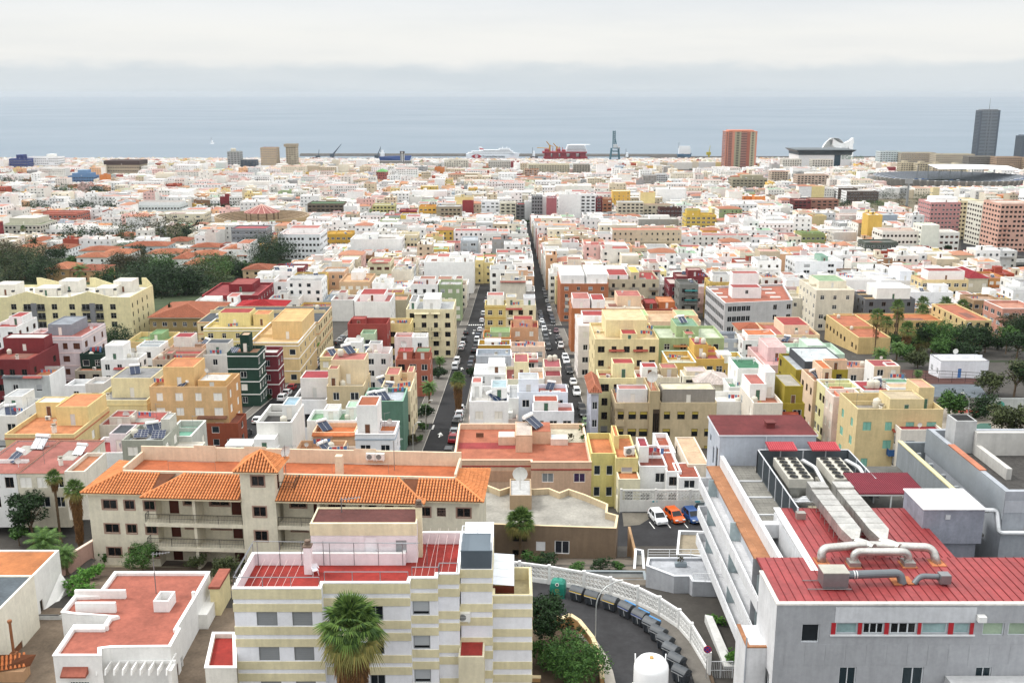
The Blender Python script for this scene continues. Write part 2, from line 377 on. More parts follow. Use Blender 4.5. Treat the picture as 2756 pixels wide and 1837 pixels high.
def hut(parent,x0,x1,y0,y1,z,h,wc,rc,door=True,name='stair_hut',eave=.0,win=None):
 b=MB(); W,D=x1-x0,y1-y0; ops=[]
 if door and W>1.6:ops=[(W*.5-.42,0.05,W*.5+.42,min(h-.25,2.05))]
 wops=[(W*.5-.5,h*.4,W*.5+.5,h*.75)] if win else []
 wall_face(b,(x0,y0,z),0,W,h,ops or wops,.12); wall_face(b,(x1,y0,z),R(90),D,h); wall_face(b,(x1,y1,z),R(180),W,h); wall_face(b,(x0,y1,z),R(270),D,h)
 poly=[(x0,y0),(x1,y0),(x1,y1),(x0,y1)]
 ins=parapet_ring(b,poly,z+h-.18,z+h,.15)
 b.add([(p[0],p[1],z+h-.18) for p in ins],[(0,1,2,3)],1)
 o=b.build(name,[wallm(wc),roofm(rc)],parent)
 if ops:put_window(o,(x0,y0,z),0,ops[0],'door','#d8d4cc',rnd.choice(['#e4e0d8','#6d4a37','#c9c9c6','#4a6a58']),.12)
 elif wops:put_window(o,(x0,y0,z),0,wops[0],'two','#dcdcda','#262b30',.12)
 return o
WSETS={'dk':[('two','#5a4a40','#171b1f'),('two','#3c332d','#171b1f')],'wh':[('two','#e9e9e7','#20262c'),('four','#e9e9e7','#20262c'),('one','#e9e9e7','#2a3238')],'sh':[('shut','#ece9e2','#222222'),('two','#e9e9e7','#20262c')],'mix':[('two','#e9e9e7','#20262c'),('roll','#d9d9d6','#1c2024'),('two','#5a4a40','#171b1f'),('shut','#e8e4da','#222222')],'br':[('shut','#5b3526','#222222'),('two','#5b3526','#171b1f')],'gn':[('shut','#7fb5a4','#222222')],'yl':[('rolly','#4d4438','#1a1d20')],'rl':[('rolldown','#8f9294','#888c90')]}
HOUSES=[]; TREES=[]
def house(x,y,z,W,D,H,wall,roof,label,n=0,par=.75,rim=None,win='mix',nf=None,sides='',ops=None,huts=(),items=(),balc=(),band=None,side=None,rz=0.0,group='houses of the town',back=6.0,cat='house',name='house',ns=None,skip=(),low=None,door=False,awn=None,seed=None,hip=None,eavec=None,wf=0):
 """x, y, z: front left corner on the ground; W wide, D deep, H to the top of the parapet"""
 rr=random.Random(seed if seed is not None else hash((round(x,1),round(y,1)))&0xffff)
 n=n or max(1,round((H-par)/3.05)); sh=(H-par)/n
 e=empty(name,(x,y,z),rz,label,cat,group); zb=-back
 HOUSES.append((e,x,y,W,D,H,rz,wall,roof,n))
 ms=[wallm(wall),wallm(side or wall)]; wset=WSETS[win]
 def rows(L,k,lo=0):
  out=[]
  for s in range(lo,n):
   z0=s*sh
   if z0+1.0<0:continue
   for i in range(k):
    if (s,i) in skip or rr.random()<.06:continue
    ww=(min(wf*L/k,3.2) if wf else rr.choice([1.15,1.4,1.6])) if L/k>1.9 or wf else.9; xc=L*(i+.5)/k
    out.append((xc-ww/2,z0+.85,xc+ww/2,z0+min(sh-.3,2.35),s,i))
  return out
 fro=ops if ops is not None else rows(W,nf if nf is not None else max(1,round(W/3.4)))
 b=MB(); fo=wall_face(b,(0,0,0),0,W,H,[o[:4] for o in fro],z0=zb)
 R90,R270=R(90),R(270); k=ns or max(1,round(D/4.2)); so_r=so_l=[]
 so_r=wall_face(b,(W,0,0),R90,D,H,[o[:4] for o in rows(D,k,0)] if 'r' in sides else [],z0=zb,mi=1)
 wall_face(b,(W,D,0),R(180),W,H,z0=zb,mi=1)
 so_l=wall_face(b,(0,D,0),R270,D,H,[o[:4] for o in rows(D,k,0)] if 'l' in sides else [],z0=zb,mi=1)
 poly=[(0,0),(W,0),(W,D),(0,D)]
 if hip is None:
  ins=parapet_ring(b,poly,H-par,H,.2)
  wo=b.build('wall',ms,e)
  r=MB(); r.add([(p[0],p[1],H-par) for p in ins],[(0,1,2,3)]); r.build('roof',roofm(roof),e)
  if rim:c=MB(); coping(c,poly,H); c.build('coping',trimm(rim),e)
 else:
  wo=b.build('wall',ms,e); tile_hip(e,0,W,0,D,H,hip,roof)
 st0,st1=rr.choice(wset),rr.choice(wset)
 for i,o in enumerate(fo):
  sty=fro[i][4] if ops is not None and len(fro[i])>4 and isinstance(fro[i][4],tuple) else (st0 if rr.random()<.75 else st1)
  put_window(e,(0,0,0),0,o,*sty)
 for o in so_r:put_window(e,(W,0,0),R90,o,*(st0 if rr.random()<.75 else st1))
 for o in so_l:put_window(e,(0,D,0),R270,o,*(st0 if rr.random()<.75 else st1))
 if band:
  for s in range(1,n+1):
   if s*sh>H-.1:continue
   c=MB(); c.box(-.06,W+.06,-.08,0,s*sh-.14,s*sh+.06); c.box(-.08,0,.0,D,s*sh-.14,s*sh+.06); c.box(W,W+.08,0,D,s*sh-.14,s*sh+.06); c.build('string_course',trimm(band),e)
 for hx in huts:
  f0,f1,g0,g1,hh=hx[:5]; wc=hx[5] if len(hx)>5 else wall; rc=hx[6] if len(hx)>6 else roof
  ix=lambda f,L:L*f if f<0 or f>1 else max(.205,min(L-.205,L*f))
  hut(e,ix(f0,W),ix(f1,W),ix(g0,D),ix(g1,D),H-par,hh+par,wc,rc)
 if hip is None and W>4 and D>5:
  zf=H-par
  for _ in range(rr.choice([1,2,3])):kd=rr.choice(['ant','ant','vent','tank','ac','line','dish','sol','ant']); piece(kd,e,(W*rr.uniform(.1,.9),D*rr.uniform(.08,.92),zf),rr.uniform(-.8,.8),rr.uniform(.75,1.05))
  if rr.random()<.55:c=MB(); a=rr.uniform(.1,.5); q=rr.uniform(.1,.6); c.box(W*a,W*(a+.35),D*q,D*(q+.3),zf+.004,zf+.02); c.build('roof_patch',roofm(rr.choice([roof,'#9a938a','#b9b4ac','#8f5a4c'])),e)
  if rr.random()<.5:c=MB(); q=rr.uniform(.3,.7); c.box(.2,W-.2,D*q,D*q+.14,zf,zf+rr.uniform(.35,1.0)); c.build('roof_divider',ms[0],e)
 for it in items:
  kd,fx,fy=it[:3]; piece(kd,e,(W*fx,D*fy,H-par+(it[3] if len(it)>3 else 0)),it[4] if len(it)>4 else rr.uniform(-.6,.6),it[5] if len(it)>5 else 1.0)
 for bx in balc:
  f0,f1,s,bc,kd=bx; zz=s*sh
  c=MB(); c.box(W*f0,W*f1,-1.0,0,zz-.14,zz+.02)
  if kd=='wall':c.box(W*f0,W*f1,-1.0,-.88,zz+.02,zz+.95); c.box(W*f0,W*f0+.12,-.88,0,zz+.02,zz+.95); c.box(W*f1-.12,W*f1,-.88,0,zz+.02,zz+.95)
  o=c.build('balcony',wallm(bc),e)
  if kd=='rail':c=MB(); railing(c,[(W*f0+.05,0,zz),(W*f0+.05,-.95,zz),(W*f1-.05,-.95,zz),(W*f1-.05,0,zz)],.95,1.2,.02,bars=.16); c.build('railing',metalm('#3a3a3a'),o)
 for aw in (awn or ()):
  f0,f1,zf,ac=aw; c=MB(); zz=H*zf; c.add([(W*f0,-.75,zz-.22),(W*f1,-.75,zz-.22),(W*f1,0,zz+.08),(W*f0,0,zz+.08),(W*f0,-.75,zz-.34),(W*f1,-.75,zz-.34),(W*f1,0,zz-.12),(W*f0,0,zz-.12)],[(0,1,2,3),(4,5,1,0),(7,6,5,4),(5,6,2,1),(7,4,0,3)]); c.build('canopy',roofm(ac),e)
 return e
def tile_plane(b,p0,p1,q0,q1,pitch=.34,row=.48,r=.125):
 """barrel tiles on the quad p0 p1 (eave, left to right) q0 q1 (top, left to right); columns run up the slope"""
 p0,p1,q0,q1=map(Vector,(p0,p1,q0,q1)); ex=(p1-p0); L=ex.length; ex.normalize()
 up=((q0+q1)/2-(p0+p1)/2); up-=ex*up.dot(ex); S=up.length; up.normalize(); nn=ex.cross(up).normalized()
 a0=(q0-p0).dot(ex); a1=(q1-p0).dot(ex); n=int(L/pitch)
 b.quad(p0,p1,q1,q0,1)
 for i in range(n):
  x=(i+.5)*pitch
  top=S
  if x<a0:top=S*x/a0
  elif x>a1:top=S*(L-x)/(L-a1)
  if top<.1:continue
  m=max(1,round(top/row))
  for k in range(m):
   s0,s1=top*k/m,top*(k+1)/m+.03
   vs=[]
   for(ss,rr_,lift) in ((s0,r,.05),(s1,r*.8,.015)):
    for t in (0,60,120,180):
     vs.append(p0+ex*(x-rr_*math.cos(R(t)))+up*ss+nn*(lift+rr_*1.15*math.sin(R(t))))
   b.add(vs,[(0,1,5,4),(1,2,6,5),(2,3,7,6),(3,2,1,0)])
def tilem(c):
 nm='tile_'+c.lstrip('#')
 if nm in MATS:return MATS[nm]
 m=mat(nm,c,.8,.16,bump=.0); nt=m.node_tree; g=nt.nodes.new('ShaderNodeNewGeometry'); r=nt.nodes.new('ShaderNodeMapRange'); r.inputs[3].default_value=.86; r.inputs[4].default_value=1.1
 nt.links.new(g.outputs['Random Per Island'],r.inputs[0]); b=nt.nodes['Principled BSDF']; src=b.inputs['Base Color'].links[0].from_socket
 v=nt.nodes.new('ShaderNodeVectorMath'); v.operation='SCALE'; nt.links.new(src,v.inputs[0]); nt.links.new(r.outputs[0],v.inputs[3]); nt.links.new(v.outputs[0],b.inputs['Base Color']); return m
def tile_hip(parent,x0,x1,y0,y1,z,rise,colr,eave=.5,pitch=.3,row=.5):
 x0-=eave; x1+=eave; y0-=eave; y1+=eave; W,D=x1-x0,y1-y0; k=min(W,D)/2; t=MB()
 if W>=D:a,c=(x0+k,y0+k,z+rise),(x1-k,y0+k,z+rise)
 else:a,c=(x0+k,y0+k,z+rise),(x0+k,y1-k,z+rise)
 A,B_,C_,D_=(x0,y0,z),(x1,y0,z),(x1,y1,z),(x0,y1,z)
 if W>=D:ql=[(A,B_,a,c),(B_,C_,c,c),(C_,D_,c,a),(D_,A,a,a)]
 else:ql=[(A,B_,a,a),(B_,C_,a,c),(C_,D_,c,c),(D_,A,c,a)]
 for p in ql:tile_plane(t,*p,pitch=pitch,row=row,r=pitch*.42)
 for p,q in ((A,a),(B_,a if W<D else c),(C_,c),(D_,a if W>=D else c),(a,c)):
  if (Vector(p)-Vector(q)).length>.2:t.tube([Vector(p)+Vector((0,0,.06)),Vector(q)+Vector((0,0,.06))],.13,6)
 f=MB(); f.box(x0,x1,y0,y1,z-.16,z-.02); f.build('eaves',trimm('#d9cdb8'),parent)
 return tag(t.build('roof_tiles',[tilem(colr),roofm(dusty(colr,.2,-.45))],parent),kind='stuff')
 # ------------------------------------------------------------------ plants
def leafm(name,c1,c2,rough=.7):
 if name in MATS:return MATS[name]
 m=bpy.data.materials.new(name); m.use_nodes=True; MATS[name]=m; nt=m.node_tree; b=nt.nodes['Principled BSDF']; b.inputs['Roughness'].default_value=rough; b.inputs['Specular IOR Level'].default_value=.25
 g=nt.nodes.new('ShaderNodeNewGeometry'); mx=nt.nodes.new('ShaderNodeMix'); mx.data_type='RGBA'; nt.links.new(g.outputs['Random Per Island'],mx.inputs[0])
 mx.inputs[6].default_value=(*srgb(c1),1); mx.inputs[7].default_value=(*srgb(c2),1); nt.links.new(mx.outputs[2],b.inputs['Base Color']); return m
LEAF={'dark':('#12200f','#294420'),'mid':('#22401a','#4c6e30'),'olive':('#2a321c','#525c36'),'fresh':('#2f5a20','#5f8c36'),'brown':('#2e2c1e','#544f34')}
def crown_mesh(kind,seed,n=2200,leaf=.34,flat=.8,lobes=9,detail=1.0):
 """unit crown (radius about 1 across, centre 0): leaf faces in clumps over many uneven lobes"""
 def mk():
  rr=random.Random(seed); b=MB(); L=[]
  for i in range(lobes):
   t=rr.uniform(0,6.283); q=rr.uniform(.2,.72); zz=rr.uniform(-.5,.6)*flat; L.append((Vector((q*math.cos(t),q*math.sin(t),zz)),rr.uniform(.3,.48)))
  L.append((Vector((0,0,.1)),.62))
  cl=max(1,n//9)
  for i in range(cl):
   c,r=L[rr.randrange(len(L))]
   d=Vector((rr.gauss(0,1),rr.gauss(0,1),rr.gauss(.15,1))); d.normalize(); p=c+d*r*rr.uniform(.5,1.08); p.z*=.95
   for k in range(9):
    q=p+Vector((rr.gauss(0,1),rr.gauss(0,1),rr.gauss(0,.8)))*.055
    a=Vector((rr.gauss(0,1),rr.gauss(0,1),rr.gauss(0,.6))); a.normalize(); w=a.cross(d+Vector((rr.gauss(0,.6),rr.gauss(0,.6),rr.gauss(0,.6))))
    if w.length<.1:continue
    w.normalize(); s=leaf*.15*rr.uniform(.7,1.4)
    b.add([q-a*s*1.3,q+w*s*.6,q+a*s*1.3,q-w*s*.6],[(0,1,2,3)])
  return b.mesh('crown',[leafm('leaf_'+kind,*LEAF[kind])])
 return shared(('crown',kind,seed,n,leaf,flat,lobes),mk)
BARK=lambda:mat('bark','#6b5a48',.95,.3,bump=.5)
def trunk_mesh(seed):
 def mk():
  rr=random.Random(seed); b=MB(); b.tube([(0,0,-.3),(.02,.01,.3),(.0,.03,.62),(.03,0,1.0)],[.085,.07,.06,.05],8)
  for k in range(6):
   t=k*1.05+rr.uniform(-.3,.3); z=rr.uniform(.5,.8); d=Vector((math.cos(t),math.sin(t),0)); b.tube([(0,0,z),d*.25+Vector((0,0,z+.25)),d*rr.uniform(.45,.7)+Vector((0,0,z+rr.uniform(.45,.75)))],[.04,.028,.012],6)
  return b.mesh('trunk',[BARK()])
 return shared(('trunk',seed),mk)
def tree(loc,r,h,kind,label,seed=0,n=2200,leaf=.34,flat=.8,group='trees among the houses',name='tree',hr=None,trunkh=None,cat='tree'):
 """h: height of the top, r: crown radius; crown half-height hr"""
 TREES.append((loc,r,h)); hr=hr or r*.8; tk=trunkh or max(.6,h-hr*1.2)
 e=empty(name,loc,seed*1.3,label,cat,group)
 link('crown',crown_mesh(kind,seed%6,n,leaf/max(.6,r)*3.0,flat),e,(0,0,h-hr),0,(r*1.22,r*1.22,hr/flat*1.12))
 link('trunk',trunk_mesh(seed%3),e,(0,0,0),0,(r*.8,r*.8,tk))
 return e
def fan_palm_meshes(seed,nf=46,R_=1.9,blades=20,skirt=70,skl=1.0):
 """crown of fan leaves (radius about R_), separate skirt of dead leaves below"""
 def mk():
  rr=random.Random(seed); g=MB(); d=MB()
  def frond(b,base,az,el,pet,fan,droop,mi):
   dv=Vector((math.cos(az)*math.cos(el),math.sin(az)*math.cos(el),math.sin(el))); side=Vector((-math.sin(az),math.cos(az),0)); up=side.cross(dv)*-1
   tip=base+dv*pet-Vector((0,0,droop*pet*.3)); b.tube([base,base+dv*pet*.6,tip],[.028,.022,.016],4,mi)
   nb=blades
   for k in range(nb):
    t=(k/(nb-1)-.5)*R(205); ln=fan*(1-.25*abs(t)/1.8)*rr.uniform(.88,1.05)
    u=dv*math.cos(t)+side*math.sin(t); w=(side*math.cos(t)-dv*math.sin(t))*(fan*.042); md=tip+u*ln*.55+up*.05*fan; en=tip+u*ln-Vector((0,0,(droop+.25)*ln*rr.uniform(.35,.7)))
    b.add([tip,md+w-Vector((0,0,.03)),en,md-w-Vector((0,0,.03)),md+up*.03],[(0,4,1),(0,3,4),(1,4,2),(4,3,2)],mi)
  for i in range(nf):
   q=(i+.5)/nf; el=R(84-112*q**.9)+rr.uniform(-.12,.12); az=i*2.39996+rr.uniform(-.2,.2)
   frond(g,Vector((0,0,.1-.35*q)),az,el,R_*rr.uniform(.42,.55),R_*rr.uniform(.5,.62),max(0,q*1.0-.1),0 if q<.74 else 1)
  for i in range(skirt):
   q=i/max(1,skirt); az=i*2.39996+rr.uniform(-.3,.3); z=-.35-q*skl*R_*1.6; rad=.3+.12*math.sin(math.pi*min(1,q*1.3))
   base=Vector((math.cos(az)*rad,math.sin(az)*rad,z)); el=R(-58-26*min(1,q*2))+rr.uniform(-.1,.1)
   frond(d,base,az,el,R_*.34,R_*.42*rr.uniform(.6,1.15),.6,0)
  gm=g.mesh('crown',[leafm('palm_green','#223c1c','#66803c'),leafm('palm_dry','#5f6234','#8a8048')]); dm=d.mesh('skirt',[leafm('palm_dead','#4f3a26','#86623c')])
  return gm,dm
 return shared(('fan',seed,nf,R_,blades,skirt,skl),mk)
def palm_trunk_mesh():
 def mk():
  b=MB(); pts=[]; rs=[]
  for k in range(26):z=k/25; pts.append((0,0,z*1.0-.02)); rs.append((1.25-.5*min(1,z*6) if z<.16 else.78)*(1+(.07 if k%2 else -.05)))
  b.tube(pts,rs,10); return b.mesh('trunk',[mat('palm_bark','#6e5c48',.95,.3,.25,bump=.6)])
 return shared('palmtrunk',mk)
def fan_palm(loc,h,Rr,label,seed=1,skirt=0,skl=1.0,group='palms',tr=.24,nf=40,blades=16):
 e=empty('palm_tree',loc,seed*.9,label,'palm tree',group); gm,dm=fan_palm_meshes(seed%3,nf,1.9,blades,skirt,skl); s=Rr/1.9
 link('crown',gm,e,(0,0,h),0,(s,s,s))
 if skirt:link('skirt',dm,e,(0,0,h),0,(s,s,s))
 link('trunk',palm_trunk_mesh(),e,(0,0,0),0,(tr,tr,h)); return e
def date_palm(loc,h,Rr,label,seed=1,group='palms',tr=.3,nf=44,nl=26):
 def mk():
  rr=random.Random(seed); b=MB()
  for i in range(nf):
   q=(i+.5)/nf; az=i*2.39996; el=R(78-105*q); L=rr.uniform(.85,1.05); hor=Vector((math.cos(az),math.sin(az),0)); pts=[]
   p=Vector((0,0,0)); a=el
   for k in range(7):pts.append(p.copy()); p=p+(hor*math.cos(a)+Vector((0,0,math.sin(a))))*L/6; a-=.21+.1*q
   b.tube(pts,[.016,.014,.012,.01,.008,.006,.004],3); side=Vector((-math.sin(az),math.cos(az),0))
   for k in range(nl):
    t=.12+.86*k/nl; f=t*6; j=min(5,int(f)); c=pts[j].lerp(pts[j+1],f-j); d=(pts[j+1]-pts[j]).normalized(); ln=.27*math.sin(math.pi*min(1,.18+t*.8))+.04
    for sgn in (-1,1):
     v=(side*sgn*.85+d*.55+Vector((0,0,-.12))).normalized(); w=d*.014; b.add([c-w,c+w,c+v*ln-Vector((0,0,ln*.3))],[(0,1,2)])
  return b.mesh('crown',[leafm('date_green','#33502a','#62803c')])
 e=empty('palm_tree',loc,seed*.7,label,'palm tree',group)
 link('crown',shared(('date',seed%2,nf,nl),mk),e,(0,0,h),0,(Rr,Rr,Rr)); link('trunk',palm_trunk_mesh(),e,(0,0,0),0,(tr,tr,h)); return e
def shrub(loc,r,h,kind,label,seed=0,n=1400,leaf=.22,name='shrub',group='shrubs and bushes'):
 e=empty(name,loc,seed*.8,label,'shrub',group); link('foliage',crown_mesh(kind,seed%6,n,leaf/max(.4,r)*3.0,.8,8),e,(0,0,h*.5),0,(r,r,h*.62)); link('stem',trunk_mesh(seed%3),e,(0,0,0),0,(r*.5,r*.5,h*.5)); return e
 # ------------------------------------------------------------------ cars
def car_meshes(kind):
 def mk():
  L,Wd,Ht={'hatch':(4.0,1.74,1.48),'sedan':(4.5,1.78,1.45),'van':(4.4,1.8,1.85),'suv':(4.35,1.82,1.66)}[kind]
  hw=Wd/2; b=MB(); yf=-L/2; belt=Ht*.58
  hood={'hatch':.95,'sedan':1.15,'van':.8,'suv':1.0}[kind]; tail={'hatch':.12,'sedan':.85,'van':.06,'suv':.15}[kind]
  st=[(0,.70,.34,.60,.66),(.10,.86,.22,.64,.84),(.5,.98,.2,belt*.86,.94),(hood,1.0,.2,belt*.95,.95),(hood+.5,1.0,.2,belt,.95),(L-.9,1.0,.2,belt*1.02,.95),(L-.35,.98,.22,belt*1.02,.93),(L-.08,.92,.26,belt*.98,.86),(L,.80,.38,belt*.86,.76)]
  vs=[]; fs=[]
  for(yy,w,zl,zb,wb) in st:
   zm=zl+(zb-zl)*.62
   for(x,z) in ((-w*hw*.94,zl),(-w*hw,zl+.12),(-w*hw,zm),(-wb*hw,zb),(wb*hw,zb),(w*hw,zm),(w*hw,zl+.12),(w*hw*.94,zl)):vs.append((x,yf+yy,z))
  for i in range(len(st)-1):
   for k in range(8):fs.append((i*8+k,(i+1)*8+k,(i+1)*8+(k+1)%8,i*8+(k+1)%8))
  fs+=[tuple(range(8)),tuple((len(st)-1)*8+k for k in range(7,-1,-1))]; b.add(vs,fs)
  # cabin: bottom ring on the belt, top ring at the roof
  y0,y1=yf+hood-.05,yf+L-tail; t0=y0+{'van':.45}.get(kind,.78); t1=y1-{'sedan':.55,'van':.12,'suv':.35}.get(kind,.45); wb,wt=hw*.93,hw*.76; zb=belt-.02
  B_=[(-wb,y0,zb),(wb,y0,zb),(wb,y1,zb),(-wb,y1,zb)]; T_=[(-wt,t0,Ht-.05),(wt,t0,Ht-.05),(wt,t1,Ht-.05),(-wt,t1,Ht-.05)]; ym=(t0+t1)/2
  b.add(B_+T_,[(0,1,5,4),(1,2,6,5),(2,3,7,6),(3,0,4,7)]); b.add([T_[0],T_[1],T_[2],T_[3],(-wt*.8,t0+.2,Ht),(wt*.8,t0+.2,Ht),(wt*.8,t1-.2,Ht),(-wt*.8,t1-.2,Ht)],[(0,1,5,4),(1,2,6,5),(2,3,7,6),(3,0,4,7),(4,5,6,7)])
  for sx in (-1,1):b.box(sx*hw-.0 if sx>0 else -hw-.17,hw+.17 if sx>0 else -hw,y0+.28,y0+.42,belt,belt+.14)
  body=b.mesh('body',[mat('car_paint_white','#e9eaea',.25,0,spec=.6)])
  def pane(name,i,j,s0=.08,s1=.9,e=.07,off=.012):
   p,q,r_,t=Vector(B_[i]),Vector(B_[j]),Vector(T_[j]),Vector(T_[i]); nrm=(q-p).cross(t-p).normalized()*off
   f=lambda a,c:(p.lerp(q,a)).lerp(t.lerp(r_,a),c)+nrm
   g=MB()
   if name=='side_window':
    for a0,a1 in ((e,.48),(.53,1-e)):g.add([f(a0+(.06 if a0<.2 else 0),s0),f(a1,s0),f(a1,s1),f(a0+(.02 if a0<.2 else 0),s1)],[(0,1,2,3)])
   else:g.add([f(e,s0),f(1-e,s0),f(1-e*.8,s1),f(e*.8,s1)],[(0,1,2,3)])
   return name,g.mesh(name,[glassm('#15191d')])
  parts=[pane('windscreen',0,1),pane('side_window',1,2),pane('rear_window',2,3),pane('side_window',3,0)]
  w=MB(); w.T=Matrix.Rotation(R(90),4,'Y'); w.cyl((0,0),.31,-.1,.1,14); w.cyl((0,0),.18,-.108,.108,10,1); w.T=None
  wm=w.mesh('wheel',[mat('tyre','#1b1b1c',.9,.1),metalm('#9a9c9f')]); wp=[(sx*(hw-.07),yy,.31) for sx in (-1,1) for yy in (yf+.82,yf+L-.78)]
  h=MB(); h.box(-.19,.19,-.03,.12,-.09,.07); hl=h.mesh('headlight',[mat('headlight','#d5d9dc',.15,0,spec=.7)]); tl=h.mesh('tail_light',[mat('tail_light','#a01c18',.3,0)]); ex=[('headlight',hl,(sx*hw*.62,yf+.02,.66)) for sx in (-1,1)]+[('tail_light',tl,(sx*hw*.68,yf+L-.13,.82)) for sx in (-1,1)]
  g=MB(); g.box(-.26,.26,-.02,.02,0,.11); pl=g.mesh('number_plate',[trimm('#e2e2dc')]); ex.append(('number_plate',pl,(0,yf-.0,.42))); g=MB(); g.box(-.5,.5,0,.05,0,.14); ex.append(('grille',g.mesh('grille',[trimm('#16181a')]),(0,yf+.03,.5)))
  return body,parts,wm,wp,ex
 return shared(('car',kind),mk)
def paintm(c):return mat('car_paint_'+c.lstrip('#'),c,.28,0,metal=.15,spec=.6)
def car(loc,rz,colour,kind,label,group=None,tilt=0.0):
 e=empty('parked_car',loc,rz,label,'car',group); e.rotation_euler[0]=tilt; body,parts,wm,wp,ex=car_meshes(kind)
 o=link('body',body,e); o.material_slots[0].link='OBJECT'; o.material_slots[0].material=paintm(colour)
 for nm,me in parts:link(nm,me,e)
 for p in wp:link('wheel',wm,e,p)
 for nm,me,p in ex:link(nm,me,e,p)
 return e
 # ================================================================== the setting
def sheet(name,m,x0,x1,ys,dz,nx=1):
 b=MB(); n=len(ys)
 for j,y in enumerate(ys):
  for i in range(nx+1):b.v.append((x0+(x1-x0)*i/nx,y,G(y)+dz))
 for j in range(n-1):
  for i in range(nx):a=j*(nx+1)+i; b.f.append((a,a+1,a+nx+2,a+nx+1)); b.m.append(0)
 return struct(name,b,m)
ys_all=[-40,0]+[g[0] for g in GP[1:-2]]+list(range(140,2300,60)); ys_all=sorted(set(ys_all)); ys_all=[y for y in ys_all if y<2250]+[2262]
GROUND=mat('ground_concrete','#46433f',.95,.25,bump=.2)
sheet('ground',GROUND,-1900,1900,ys_all,0,6)
ASPH=mat('asphalt','#232325',.9,.3,scale=.8,bump=.25)
PAVE=mat('pavement','#6c6862',.9,.18,bump=.2)
PAINT=mat('road_paint','#e4e4e0',.8,.12)
# quay, sea, breakwater
sheet('ground',GROUND,330,1900,[2261,2350,2460],.004,2)
b=MB(); b.box(-1900,335,2258,2275,-3,3.4); struct('quay',b,mat('quay_stone','#8a857d',.9,.2))
def water_mat():
 m=bpy.data.materials.new('sea_water'); m.use_nodes=True; nt=m.node_tree; N=nt.nodes; L=nt.links; p=N['Principled BSDF']
 p.inputs['Base Color'].default_value=(*srgb('#5e6f7d'),1); p.inputs['Roughness'].default_value=.42; p.inputs['Specular IOR Level'].default_value=.35
 g=N.new('ShaderNodeNewGeometry'); mp=N.new('ShaderNodeMapping'); mp.inputs['Scale'].default_value=(.012,.03,.02); L.new(g.outputs['Position'],mp.inputs[0])
 n=N.new('ShaderNodeTexNoise'); n.inputs['Scale'].default_value=1.0; n.inputs['Detail'].default_value=8; n.inputs['Roughness'].default_value=.65; L.new(mp.outputs[0],n.inputs[0])
 bp=N.new('ShaderNodeBump'); bp.inputs['Strength'].default_value=.35; bp.inputs['Distance'].default_value=3.0; L.new(n.outputs[0],bp.inputs['Height']); L.new(bp.outputs[0],p.inputs['Normal'])
 mp2=N.new('ShaderNodeMapping'); mp2.inputs['Scale'].default_value=(.0010,.0013,.001); L.new(g.outputs['Position'],mp2.inputs[0]); n2=N.new('ShaderNodeTexNoise'); n2.inputs['Detail'].default_value=6; n2.inputs['Scale'].default_value=1; L.new(mp2.outputs[0],n2.inputs[0])
 mr=N.new('ShaderNodeMapRange'); mr.inputs[1].default_value=.35; mr.inputs[2].default_value=.65; mr.inputs[3].default_value=.38; mr.inputs[4].default_value=.48; L.new(n2.outputs[0],mr.inputs[0]); L.new(mr.outputs[0],p.inputs['Roughness']); return m
b=MB(); b.quad((-46000,2262,0),(46000,2262,0),(46000,46000,0),(-46000,46000,0)); b.quad((-46000,1500,-.5),(-1899,1500,-.5),(-1899,2262,0),(-46000,2262,0)); b.quad((1899,1500,-.5),(46000,1500,-.5),(46000,2262,0),(1899,2262,0)); struct('sea',b,water_mat())
def brk():
 b=MB(); pts=[(-520,2490),(-150,2482),(240,2472),(430,2466)]
 for(x0,y0),(x1,y1) in zip(pts,pts[1:]):
  b.add([(x0,y0,-1),(x1,y1,-1),(x1,y1+22,-1),(x0,y0+22,-1),(x0,y0+5,3.5),(x1,y1+5,3.5),(x1,y1+16,6),(x0,y0+16,6)],[(0,1,5,4),(1,2,6,5),(2,3,7,6),(3,0,4,7),(4,5,6,7)])
 return b
struct('breakwater',brk(),mat('breakwater_rock','#5d5a56',.95,.3,scale=.2))
# two streets running away from the camera, crossed by others
STREETS_X=[(-16.4,-10.3,150,500),(10.2,16.2,150,1000),(-56,-50.5,168,470)]
CROSS_Y=[(192,197.5,-56,-10.3),(281,288,10.2,60),(350,358,-16.4,60)]
road_b=MB()
def yl(y0,y1,st=12):
 n=max(1,int((y1-y0)/st)); return [y0+(y1-y0)*i/n for i in range(n+1)]
for i,(x0,x1,y0,y1) in enumerate(STREETS_X):sheet('street',ASPH,x0,x1,yl(y0,y1),.02)
for(y0,y1,x0,x1) in CROSS_Y:sheet('street',ASPH,x0,x1,yl(y0,y1,3),.016,4)
def kerbed(x0,x1,y0,y1):
 b=MB(); ys=yl(y0,y1,10); h=.13
 for a,c in zip(ys,ys[1:]):b.add([(x0,a,G(a)-.2),(x1,a,G(a)-.2),(x1,c,G(c)-.2),(x0,c,G(c)-.2),(x0,a,G(a)+h),(x1,a,G(a)+h),(x1,c,G(c)+h),(x0,c,G(c)+h)],[(4,5,6,7),(0,1,5,4),(1,2,6,5),(2,3,7,6),(3,0,4,7)])
 o=struct('pavement',b,PAVE); k=MB()
 for a,c in zip(ys,ys[1:]):
  for xe in (x0-.02,x1-.1):k.add([(xe,a,G(a)-.1),(xe+.12,a,G(a)-.1),(xe+.12,c,G(c)-.1),(xe,c,G(c)-.1),(xe,a,G(a)+h+.012),(xe+.12,a,G(a)+h+.012),(xe+.12,c,G(c)+h+.012),(xe,c,G(c)+h+.012)],[(4,5,6,7),(0,1,5,4),(2,3,7,6),(3,0,4,7),(1,2,6,5)])
 k.build('kerb',mat('kerb_stone','#a5a199',.85,.15),o)
